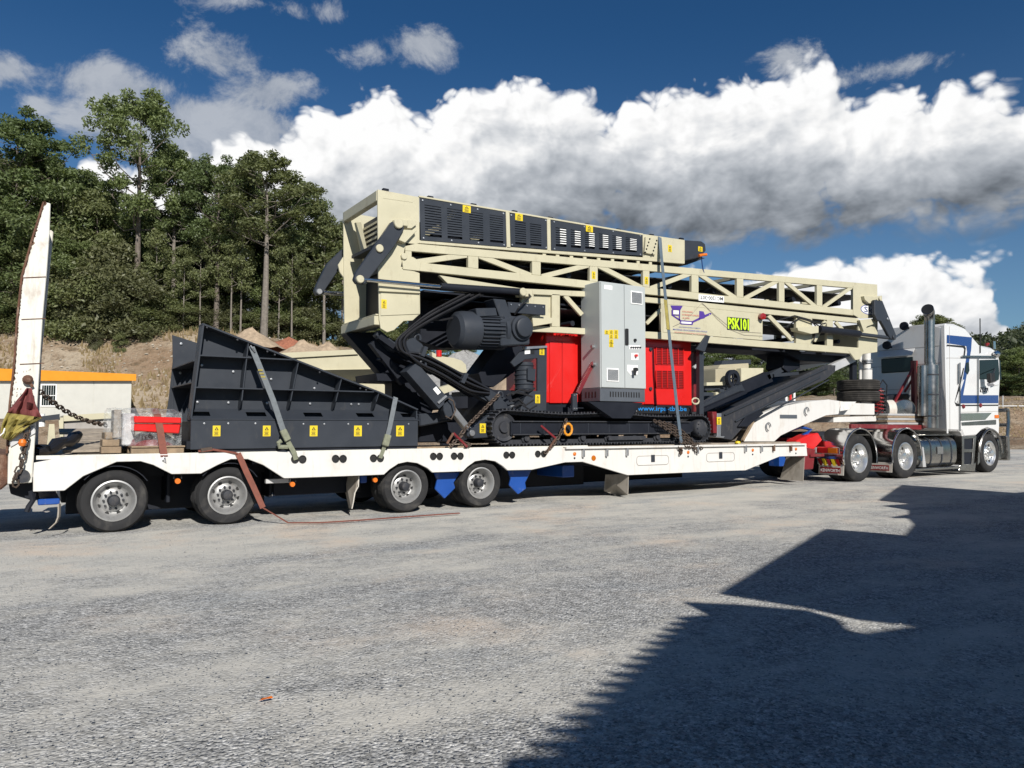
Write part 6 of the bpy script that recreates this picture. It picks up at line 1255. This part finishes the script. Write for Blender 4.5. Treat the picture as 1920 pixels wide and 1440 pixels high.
track(.31, 'near'); track(2.19, 'far')
m = MB(); m.box(7.2, 11.0, .5, 2.0, 1.25, 1.62); m.build('chassis', 'black_steel', CV)
m = MB(); m.box(6.6, 7.4, .6, 1.9, 1.2, 1.9); m.build('chassis_front', 'black_steel', CV)

for px, py in ((1250, 578), (1250, 616), (1330, 590), (1352, 627), (1420, 600), (1424, 632), (1298, 628), (1380, 635), (1262, 630)): pin(px, py, Yn + .003, .012, .008, 'cream')
# ------------------------------------------------------------------ prime mover
TK = thing('prime_mover', 'white cab-over truck with blue stripes and chrome guards pulling the trailer', 'truck', (19.5, 1.25, 0))
def tp(name, pts, Y, th=.03, mt_='truck_white', bev=.006, parent=None):
    m = MB(); m.prism(xz(pts, Y), Y, Y + th); return m.build(name, mt_, parent or TK, bevel=bev)
WD = wheel_meshes(.55, .335, .27, .16, 'alloy', 'alloy', 10); WS = wheel_meshes(.53, .335, .30, .06, 'alloy', 'alloy', 10)
XD = (16.28, 18.22); XS = 22.42
for x in XD:
    place_wheel(WD, TK, x, .01, .535, .3, inner=.32); place_wheel(WD, TK, x, 2.49, .535, .3, True, inner=.32)
    m = MB(); m.cyl((x, .4, .535), (x, 2.1, .535), .1, 12); m.build('axle', 'black_steel', TK, smooth=True)
    # polished guard over the wheel pair
    m = MB(); n = 20; pts = []; R1 = .66
    for k in range(n + 1):
        an = R(-14) + (math.pi + R(28)) * k / n; pts.append((x + R1 * math.cos(an) * 1.0, .56 + R1 * math.sin(an)))
    for k in range(n):
        a, b = pts[k], pts[k + 1]; m.hexa([(a[0], -.03, a[1]), (b[0], -.03, b[1]), (b[0], .66, b[1]), (a[0], .66, a[1]), (a[0] * 1.0, -.03, a[1] + .008), (b[0], -.03, b[1] + .008), (b[0], .66, b[1] + .008), (a[0], .66, a[1] + .008)])
    gd = m.build('wheel_guard', 'chrome', TK, smooth=True)
    m = MB(); m.tube([(a, -.03, b) for a, b in pts], .02, 6); m.build('guard_bead', 'chrome', gd, smooth=True)
    m = MB(); q = pts[-1]; m.ext([(q[0], -.02, q[1]), (q[0] - .03, -.02, .16), (q[0] - .03, .62, .16), (q[0], .62, q[1])], (.012, 0, 0)); fl_ = m.build('mud_flap', 'flap_white', TK)
    a = Vector((q[0] - .032 - .012, .55, .24)); m = MB(); m.box(a.x - .004, a.x, .04, .56, .20, .33); m.build('name_plate', 'lens_red', fl_)
    text('name_lettering', 'KENWORTH', fl_, (a.x - .008, .54, .225), (0, -1, 0), (0, 0, 1), .075, .48, 'sign_white')
    if x == XD[0]:
        for k in range(5):
            y_ = .03 + k * .115; m = MB(); m.ext([(a.x - .004, y_, .37), (a.x - .004, y_ + .075, .37), (a.x - .004, y_ + .135, .52), (a.x - .004, y_ + .06, .52)], (-.004, 0, 0)); m.build('marker_stripe', 'yellow' if k % 2 else 'lens_red', fl_)
m = MB(); m.lathe((XS, .05, .56), (0, 1, 0), [(.585, 0), (.60, 0), (.60, .5), (.585, .5)], 32, True); o_ = m.build('steer_arch', 'black_steel', TK, smooth=True); bmm = bmesh.new(); bmm.from_mesh(o_.data)
bmesh.ops.delete(bmm, geom=[v for v in bmm.verts if v.co.z < .45], context='VERTS'); bmm.to_mesh(o_.data); bmm.free()
place_wheel(WS, TK, XS, .02, .525, 0); place_wheel(WS, TK, XS, 2.48, .525, 0, True); m = MB(); m.cyl((XS, .3, .5), (XS, 2.2, .5), .09, 12); m.build('axle', 'black_steel', TK, smooth=True)
# chassis
for y_ in (.85, 1.55): m = MB(); m.box(14.9, 22.6, y_, y_ + .09, .72, 1.0); m.build('chassis_rail', 'red_paint' if False else 'red_dark', TK, bevel=.01)
m = MB(); m.prism([(14.75, .62), (15.2, .62), (15.7, .95), (15.55, 1.12), (15.2, 1.08), (14.75, .95)], .55, .85); m.build('rear_frame_end', 'red_paint', TK, bevel=.02)
m = MB(); m.prism([(14.7, .3), (15.05, .3), (15.15, .75), (14.8, .8)], .35, .55); m.build('rear_bracket', 'red_dark', TK, bevel=.02)
m = MB(); m.box(14.9, 15.4, .3, 2.2, .58, .64); m.build('rear_cross_member', 'red_dark', TK, bevel=.01)
m = MB(); m.box(15.6, 18.6, .65, 1.85, 1.02, 1.14); m.build('turntable', 'black_steel', TK, bevel=.02)
# tail lamp bar
xb = XD[0] - .78
m = MB(); m.box(xb - .04, xb, -.02, .75, .64, .80); lb_ = m.build('lamp_bar', 'chrome', TK, bevel=.006)
for y0_, y1_, mt_ in ((.54, .72, 'lens_clear'), (.26, .53, 'lens_red'), (.02, .25, 'amber')): m = MB(); m.box(xb - .055, xb - .041, y0_, y1_, .66, .78); m.build('tail_lamp', mt_, lb_, bevel=.006)
# fuel tank with straps
a, b = at(1716, 850, .02).x, at(1794, 850, .02).x; m = MB(); zc, rx_, n = .60, .40, 26
pr_ = [(.42 + (.40) * (abs(math.cos(t)) ** .6) * (1 if math.cos(t) > 0 else -1), zc + .40 * (abs(math.sin(t)) ** .6) * (1 if math.sin(t) > 0 else -1)) for t in [2 * math.pi * k / n for k in range(n)]]
m.ext([(a, y_, z_) for y_, z_ in pr_], (b - a, 0, 0)); tk_ = m.build('fuel_tank', 'stainless', TK, smooth=True)
for f_ in (.12, .36, .62, .86):
    m = MB(); x_ = a + (b - a) * f_; q_ = [(.42 + (y_ - .42) * 1.025, zc + (z_ - zc) * 1.025) for y_, z_ in pr_]; m.ext([(x_, y_, z_) for y_, z_ in q_], (.045, 0, 0)); m.build('tank_strap', 'charcoal', tk_, smooth=True)
m = MB(); m.box(a + 1.0, a + 1.3, .0, .02, .55, .75); m.build('tank_cap_plate', 'chrome', tk_, bevel=.01); m = MB(); m.box(a - .05, b + .1, -.01, .5, .16, .22); m.build('tank_step', 'stainless', TK, bevel=.01)
m = MB(); m.box(a, b, .1, 1.0, 1.03, 1.06); m.build('catwalk', 'stainless', TK, bevel=.01)
m = MB(); p = at(1640, 890, 0); m.ext([(18.95, -.01, .25), (19.1, -.01, .25), (19.0, -.01, .75), (18.9, -.01, .75)], (0, .5, 0)); m.build('guard_flap', 'galv', TK)
# red cross beam and stacked dunnage behind the cab
tp('deck_beam', [(1597, 795), (1728, 797), (1735, 802), (1728, 806), (1597, 803)], .35, .08, 'red_dark', .01)
for k in range(6):
    p0, p1 = at(1660, 798 - k * 4, .5), at(1743, 800 - k * 4, .45); m = MB(); m.box(p0.x + .05 * (k % 2), p1.x, .45, 1.5, p1.z, p1.z + .05); m.build('dunnage_board', 'galv' if k % 2 else 'timber', TK, bevel=.006)
# air lines
for k, mt_ in enumerate(('lens_red', 'lens_red', 'hose')):
    m = MB(); S = []; x0 = at(1646 + 4 * k, 760, .9).x
    for i in range(60): t_ = i / 59; S.append((x0 + .09 * math.cos(i * 1.1), .9 + .09 * math.sin(i * 1.1), 2.25 - .95 * t_))
    m.tube(S, .014, 5); m.build('air_line', mt_, TK, smooth=True)
m = MB(); m.tube([at(1650, 722, .9), at(1655, 712, .9), at(1663, 722, .9), at(1662, 745, .9), at(1660, 800, .9)], .016, 6); m.build('air_line', 'hose', TK, smooth=True)
for k in range(3): m = MB(); m.tube([at(1640 + k * 6, 778, .7), at(1650 + k * 6, 770, .7), at(1658 + k * 5, 790, .7), at(1650 + k * 6, 800, .7)], .014, 5); m.build('air_line', 'hose', TK, smooth=True)
# muffler and stack
def vcyl(name, px, y0_, y1_, Y, r, mt_, par=None, n=20): m = MB(); m.cyl(at(px, y0_, Y), at(px, y1_, Y), r, n); return m.build(name, mt_, par or TK, smooth=True)
vcyl('muffler', 1744, 803, 685, .22, .20, 'stainless'); vcyl('muffler_shield', 1730, 780, 686, .30, .13, 'stainless'); vcyl('muffler_cap', 1744, 685, 675, .22, .13, 'stainless')
p = at(1743, 680, .22); q = at(1743, 604, .22); m = MB(); m.tube([p, q, q + Vector((.0, .0, .14)), q + Vector((-.06, -.02, .26)), q + Vector((-.2, -.06, .32))], [.125, .125, .13, .14, .15], 18); m.build('exhaust_stack', 'stainless', TK, smooth=True)
m = MB(); e_ = q + Vector((-.2, -.06, .32)); m.lathe(e_, (-.9, -.25, .35), [(.0005, .012), (.135, .012)], 18); m.build('stack_mouth', 'sign_black', TK)
for py in (703, 740, 780): m = MB(); c = at(1744, py, .22); m.lathe(c, (0, 0, 1), [(.206, -.02), (.212, 0), (.206, .02)], 20); m.build('muffler_band', 'charcoal_dusty', TK, smooth=True)
tp('stack_frame', [(1714, 676), (1721, 676), (1722, 776), (1715, 776)], .7, .1, 'red_dark', .008)
for a_, b_ in (((1712, 690), (1673, 762)), ((1714, 706), (1696, 735))): m = MB(); m.bar(at(*a_, .75), at(*b_, .9), .05, .05); m.build('stack_brace', 'red_dark', TK)
m = MB(); m.cyl(at(1658, 768, 1.1), at(1672, 768, 1.0), .26, 18); m.build('air_tank', 'flap_white', TK, smooth=True)
c = at(1696, 767, .7); m = MB(); m.lathe(c, (-.75, -.55, 0), [(.27, -.5), (.27, 0), (.24, .05), (.0005, .07)], 24); m.build('air_tank', 'stainless', TK, smooth=True)
tp('engine_tunnel', [(1665, 742), (1725, 736), (1725, 800), (1660, 800)], 1.0, .8, 'black_steel', .02)
# sleeper and cab
XB = 20.22; zf = .0
SIDE = [(1774, 606), (1791, 607), (1811, 615.5), (1838, 647), (1861, 652), (1871, 659), (1875, 676), (1876, 712), (1873, 772), (1875, 796), (1873.5, 822), (1869, 820), (1862, 808), (1851, 804), (1841, 808), (1831, 818), (1808, 820), (1804, 809), (1777, 808)]
sp = xz(SIDE, 0); m = MB(); m.prism(sp, .0, 2.5); cabm = m.build('cab', 'truck_white', TK, bevel=.05)
zt_ = sp[0][1]; m = MB()
m.ext([(XB - .012, .10, zt_ - .1), (XB - .012, .5, zt_ + .02), (XB - .012, 2.0, zt_ + .02), (XB - .012, 2.42, zt_ - .12), (XB - .012, 2.42, 1.2), (XB - .012, .10, 1.2)], (.02, 0, 0)); m.build('sleeper_back', 'truck_white', cabm, bevel=.02)
m = MB(); m.ext([(XB - .06, -.012, 1.08), (XB + .0, -.012, 1.08), (XB + .0, -.012, zt_ - .05), (XB - .03, -.012, zt_ - .05), (XB - .06, -.012, 2.6)], (0, .03, 0)); m.build('side_fairing', 'truck_white', cabm, bevel=.008)
for py in (648, 680, 727, 780): m = MB(); p = at(1774, py, 0); m.box(XB - .2, XB - .02, .022, 2.3, p.z, p.z + .012) if False else m.box(XB - .016, XB - .0125, .12, 2.38, p.z, p.z + .012); m.build('panel_seam', 'concrete', cabm)
a_, b_ = at(1675, 675, 1.0), at(1719, 700, 1.0); m = MB(); m.box(XB - .045, XB - .013, .85, 1.75, 2.75, 3.15); w_ = m.build('rear_window', 'glass', cabm, bevel=.03); 
m = MB(); m.ext([(XB - .16, .8, 3.18), (XB - .16, 1.8, 3.18), (XB - .013, 1.8, 3.36), (XB - .013, .8, 3.36)], (0, 0, .02)); m.build('window_visor', 'truck_white', cabm)
for y_, z_ in ((.95, 3.98), (1.45, 3.5)): m = MB(); m.lathe((XB - .22, y_, z_), (-1, 0, 0), [(.0005, .06), (.11, .06), (.12, .0), (.05, -.12), (.0005, -.12)], 16); m.bar((XB - .1, y_, z_), (XB, y_, z_ - .05), .04, .04); m.build('work_lamp', 'black_steel', cabm, smooth=True)
tp('side_window', [(1837, 675), (1872, 674), (1874, 700), (1873, 712), (1864, 716), (1860, 724), (1853, 711), (1837, 711)], -.014, .015, 'glass', .004, cabm)
tp('sleeper_window', [(1812, 680), (1817, 679), (1818, 695), (1815, 702), (1810, 697)], -.016, .017, 'glass', .004, cabm)
tp('windscreen_edge', [(1874, 676), (1876, 676), (1878, 712), (1875, 712)], .1, 2.3, 'glass', .004, cabm)
# stripes
def stripe(pts, mt_='truck_blue', k=0): tp('stripe', pts, -.0045 - .002 * k, .003, mt_, 0, cabm)
stripe([(1776, 628), (1822.5, 632.5), (1821, 656), (1806, 741), (1800.5, 741), (1813.5, 661), (1812, 649), (1776, 643.5)])
stripe([(1801, 741), (1872, 741), (1872, 756), (1798, 756.5), (1799, 750)]); stripe([(1776, 646), (1809, 648.5), (1811, 653), (1809, 670), (1806, 670), (1808, 655), (1806, 652), (1776, 649)], 'sign_black')
stripe([(1806, 690), (1808, 690), (1795, 750), (1796, 756), (1801, 759), (1872, 758.5), (1872, 761), (1793, 761.5), (1790, 754)], 'sign_black')
stripe([(1790.5, 754), (1806, 712), (1808, 712), (1794, 754), (1796, 757)], 'lens_clear', 1)
a_ = at(1838, 735, -.006); text('door_lettering', 'VFA', cabm, (a_.x, -.010, a_.z), (1, 0, 0), (0, 0, 1), at(1838, 727, 0).z - at(1838, 734, 0).z, .42, 'sign_black')
tp('door_plate', [(1837.5, 726.5), (1853, 727), (1853, 735.5), (1837.5, 735.5)], -.003, .002, 'sign_black', 0, cabm); 
for o_ in [o for o in bpy.data.objects if o.name == 'door_lettering']: o_.data.materials[0] = M['sign_white']
# seams, handles
for x_, y0_, y1_ in ((1834, 672, 772), (1800, 680, 808), (1797, 682, 720)): m = MB(); m.cyl(at(x_, y0_, -.03), at(x_, y1_, -.03), .016, 8); m.build('grab_rail', 'stainless', cabm, smooth=True)
m = MB(); m.bar(at(1804, 668, -.05), at(1868, 668.5, -.05), .03, .04); m.build('awning_rail', 'stainless', cabm)
for px, py in ((1806, 762), (1838, 760)): m = MB(); m.lathe(at(px, py, -.005), (0, -1, 0), [(.06, 0), (.05, .03), (.0005, .035)], 12); m.build('door_handle', 'red_dark', cabm, smooth=True)
tp('trim_panel', [(1802, 775), (1860, 774), (1848, 787), (1802, 789)], -.012, .013, 'chrome', .004, cabm); tp('trim_panel', [(1803, 792), (1868, 787), (1868, 796), (1804, 798)], -.014, .015, 'stainless', .004, cabm)
tp('corner_lamp', [(1866, 778), (1873, 778), (1873, 784), (1866, 784)], -.02, .02, 'orange', .004, cabm); tp('step_well', [(1804, 820), (1824, 820), (1820, 872), (1806, 872)], .02, .4, 'black_steel', .01)
tp('step_frame', [(1804, 818), (1831, 817), (1826, 872), (1822, 872), (1826, 822), (1808, 823), (1808, 872), (1804, 872)], -.005, .2, 'stainless', .006); tp('step', [(1806, 842), (1826, 842), (1825, 848), (1806, 848)], -.004, .25, 'stainless', .004)
tp('lower_skirt', [(1800, 872), (1830, 868), (1828, 884), (1798, 882)], .01, .03, 'stainless', .006)
n = 22; ap = [(XS + .63 * math.cos(R(-5) + (math.pi + R(5)) * k / n), .56 + .62 * math.sin(R(-5) + (math.pi + R(5)) * k / n)) for k in range(n + 1)]
m = MB(); m.tube([(a, -.02, b) for a, b in ap], .03, 6); m.build('steer_guard_bead', 'stainless', TK, smooth=True)
m = MB(); m.ext([(XS - .64, .0, .9), (XS - .60, .0, .9), (XS - .60, .0, .30), (XS - .72, .0, .22)], (0, .4, 0)); m.build('steer_guard', 'stainless', TK)
# bull bar, mirror, roof bits
m = MB(); x0 = at(1878, 815, .1).x; m.box(x0 + .05, x0 + .22, -.02, 2.5, .30, 1.0); bb = m.build('bull_bar', 'stainless', TK, bevel=.03)
for y_ in (.02, .35, 1.25, 2.1, 2.4): m = MB(); m.tube([(x0 + .15, y_, .95), (x0 + .25, y_, 1.4), (x0 + .25, y_, 1.7), (x0 + .1, y_, 1.75)], .05, 8); m.build('bull_bar_tube', 'stainless', bb, smooth=True)
m = MB(); m.cyl((x0 + .24, 0, 1.72), (x0 + .24, 2.5, 1.72), .05, 10); m.build('bull_bar_tube', 'stainless', bb, smooth=True)
m = MB(); m.cyl((x0 + .25, 0, 1.3), (x0 + .25, 2.5, 1.3), .05, 10); m.build('bull_bar_tube', 'stainless', bb, smooth=True)
m = MB(); m.box(x0 - .5, x0 + .1, .1, 2.4, .35, .9); m.build('bumper', 'stainless', TK, bevel=.03)
tp('mirror', [(1864, 718), (1873, 714), (1874, 722), (1866, 724)], -.35, .2, 'truck_white', .02); m = MB(); m.bar(at(1870, 716, -.2), at(1870, 720, .05), .03, .03); m.build('mirror_arm', 'charcoal', TK)
m = MB(); m.cyl(at(1838, 662, -.02), at(1837.5, 597, -.02), .014, 6); m.build('aerial', 'sign_black', TK)
c = at(1851, 649, .4); m = MB(); m.cyl(c, c + Vector((0, 0, .09)), .06, 12); m.build('roof_beacon', 'lens_red', TK, smooth=True); m = MB(); c = at(1864, 648, .2); m.cyl(c - Vector((0, 0, .1)), c + Vector((0, 0, .12)), .04, 8); m.build('air_horn', 'chrome', TK, smooth=True)
c = at(1868, 664, -.04); m = MB(); m.lathe(c, (-1, -.3, 0), [(.0005, 0), (.1, .0), (.06, .2), (.0005, .22)], 14); m.build('spot_lamp', 'chrome', TK, smooth=True)

for a_, b_ in (((1776, 671), (1834, 672)), ((1834, 672), (1834, 774)), ((1802, 773), (1872, 771)), ((1780, 612), (1781, 806)), ((1836, 672), (1873, 671))):
    m = MB(); p, q = at(*a_, -.0025), at(*b_, -.0025); m.bar(p, q, .006, .010, (0, 1, 0) if abs(p.x - q.x) < .3 else (0, 0, 1)); m.build('panel_seam', 'concrete', cabm)
tp('mirror_housing', [(1858, 700), (1866, 699), (1867, 716), (1859, 717)], -.30, .12, 'sign_black', .02); m = MB(); m.bar(at(1862, 702, -.2), at(1866, 690, .0), .025, .025); m.build('mirror_arm', 'charcoal', TK)
# ------------------------------------------------------------------ straps, chains, binders
def strapthing(name, lb, cat, paths, grp=None):
    root = thing(name, lb, cat, paths[0][1][-1], grp)
    for nm, pth, w_, mt_, sd in paths: m = MB(); m.strap(pth, w_, .003, sd); m.build(nm, mt_, root, smooth=False)
    return root
X1 = (1, 0, 0)
r_ = strapthing('ratchet_strap', 'grey green ratchet strap slung down the middle of the black hopper', 'strap', [
    ('webbing', [at(472, 650, .10), at(474, 656, .06), at(488, 690, .03), at(512, 750, -.02), at(527, 795, -.05), at(532, 810, -.06)], .075, 'webbing_grey', X1),
    ('webbing_tail', [at(532, 810, -.06), at(541, 830, -.05), at(552, 850, -.04), at(555, 862, -.02)], .065, 'webbing_green', X1)], 'ratchet straps over the load')
m = MB(); m.bar(at(530, 806, -.07), at(540, 826, -.07), .05, .09, (1, 0, 0)); m.build('ratchet', 'webbing_green', r_, bevel=.01); m = MB(); m.tube([at(528, 826, -.06), at(522, 830, -.05), at(524, 838, -.05), at(540, 838, -.06)], .03, 7); m.build('loose_loop', 'webbing_green', r_, smooth=True)
m = MB(); m.tube([at(470, 648, .06), at(473, 653, .03), at(478, 660, .04)], .012, 6); m.build('hook', 'zinc', r_, smooth=True)
for t_ in range(5): m = MB(); a = at(488 + t_ * 2.6, 694 + t_ * 6.2, .015); m.box(a.x - .03, a.x + .03, a.y - .006, a.y - .002, a.z - .012, a.z + .012); m.build('yellow_mark', 'flag_yellow', r_)
r_ = strapthing('ratchet_strap', 'pale grey ratchet strap at the low front end of the black hopper', 'strap', [
    ('webbing', [at(742, 745, .12), at(738, 765, .0), at(731, 800, -.04), at(726, 820, -.06)], .07, 'webbing_grey', X1), ('webbing_tail', [at(726, 820, -.06), at(720, 840, -.04), at(713, 859, -.01)], .06, 'webbing_green', X1)], 'ratchet straps over the load')
m = MB(); m.bar(at(728, 815, -.08), at(722, 836, -.07), .05, .1, (1, 0, 0)); m.build('ratchet', 'webbing_green', r_, bevel=.01)
r_ = strapthing('ratchet_strap', 'red brown strap over the plastic wrapped parts on pallet', 'strap', [
    ('webbing', [at(292, 766, .9), at(289, 767, .5), at(295, 778, .27), at(301, 810, .22), at(306, 845, .05), at(308, 856, -.01)], .085, 'webbing_red', X1)], 'ratchet straps over the load')
m = MB(); m.tube([at(307, 857, -.02), at(305, 862, -.03), at(311, 866, -.03), at(309, 858, -.02)], .008, 5); m.build('hook', 'zinc', r_, smooth=True)
strapthing('ratchet_strap', 'thin blue grey strap over the conveyor beside the control cabinet', 'strap', [
    ('webbing', [at(1237, 443, .9), at(1237, 445, .38), at(1240, 480, .3), at(1248, 560, .18), at(1258, 660, .05), at(1270, 770, -.02), at(1278, 834, -.04)], .075, 'webbing_blue', X1),
    ('protector', [at(1247.5, 562, .172), at(1253, 618, .092)], .08, 'flag_yellow', X1)], 'ratchet straps over the load')
g_ = [gnd(x, y, .012) for x, y in ((484, 936), (496, 955), (510, 970), (540, 980), (600, 980), (660, 975), (720, 970), (790, 968), (860, 962))]
dn = [at(446, 850, -.01), at(452, 862, -.03), at(462, 885, -.05), at(475, 912, -.06), at(484, 932, -.08), at(493, 952, -.10)]
r_ = strapthing('loose_strap', 'loose red brown strap trailing from the deck past the second wheel onto the ground', 'strap', [
    ('webbing', dn, .075, 'webbing_red', X1), ('webbing_tail', [dn[-1]] + g_[3:5] + [gnd(680, 975, .014), gnd(760, 969, .012), gnd(862, 962, .01)], .032, 'webbing_red', (.3, 1, .3))])
r2 = strapthing('ratchet_buckle', 'dusty ratchet buckle with red strap lying on the deck edge', 'ratchet', [('webbing', [at(372, 846, .05), at(400, 843, .02), at(420, 846, .02), at(446, 850, -.01)], .05, 'webbing_red', (0, 1, .5))])
m = MB(); m.bar(at(376, 845, .05), at(398, 842, .05), .06, .06); m.build('handle', 'chain', r2, bevel=.008)
def binder(nm, lb, chains, lever):
    root = thing(nm, lb, 'chain', chains[0][-1])
    for c_ in chains: chain('chain', root, c_, .085, .012)
    if lever: m = MB(); m.bar(lever[0], lever[1], .03, .035); m.build('lever', 'red_dark', root, bevel=.006); m = MB(); m.bar(lever[1], lever[2], .03, .035); m.build('tensioner', 'rust', root, bevel=.006)
    return root
binder('load_chain', 'rusty lashing chain with red binder at the rear end of the tracks', [[at(935, 740, .25), at(905, 770, .12), at(880, 795, .05), at(858, 822, .02), at(868, 834, .03)], [at(866, 815, .04), at(850, 830, .03), at(845, 838, .03)], [at(862, 826, .03), at(880, 834, .02), at(872, 838, .02)]], (at(876, 838, .0), at(850, 812, .0), at(838, 832, .0)))
b2 = binder('load_chain', 'lashing chain with yellow ring on the middle of the near track', [[at(1062, 786, .08), at(1058, 798, .06), at(1050, 815, .04), at(1036, 835, .0), at(1022, 850, -.03)]], (at(1014, 798, .02), at(1042, 822, .0), at(1026, 846, -.02)))
c = at(1065, 805, .05); m = MB(); m.tube([c + Vector((math.cos(q * .63) * .085, 0, math.sin(q * .63) * .10)) for q in range(10)], .022, 7, True); m.build('ring', 'fascia', b2, smooth=True)
rr = random.Random(8)
binder('load_chain', 'heap of crossed dark chains at the front end of the near track', [[at(1226 + k * 9, 788 + k * 2, .06), at(1252 + k * 8, 806, .0), at(1280 + k * 5, 824, -.02), at(1292 + k * 4, 838 + k, -.03)] for k in range(4)] + [[at(1275, 828, -.04), at(1290, 838, -.05), at(1308, 832, -.04), at(1316, 842, -.04)], [at(1272, 836, -.04), at(1278, 846, -.06), at(1276, 852, -.05)], [at(1300, 836, -.04), at(1306, 848, -.05)]], None)
m = MB(); c = at(1250, 815, .3)
tb = thing('timber_packer', 'flat timber packers on the deck behind the second strap', 'timber', at(760, 842, .3))
for k, (x0, x1, y_, z_) in enumerate(((738, 830, .25, .93), (742, 765, .3, .965), (815, 870, .35, .93))): m = MB(); p, q = at(x0, 840, y_), at(x1, 840, y_); m.box(p.x, q.x, y_, y_ + .12, z_, z_ + .032); m.build('board', 'timber', tb, bevel=.004)
yc = at(1383, 833, .1); m = MB(); m.lathe((yc.x, .1, .93), (0, 0, 1), [(.06, 0), (.05, .04), (.0005, .05)], 12); tag(m.build('yellow_cap', 'yellow', None, smooth=True, org=(yc.x, .1, .93)), 'small yellow cap on the deck before the gooseneck', 'cap')
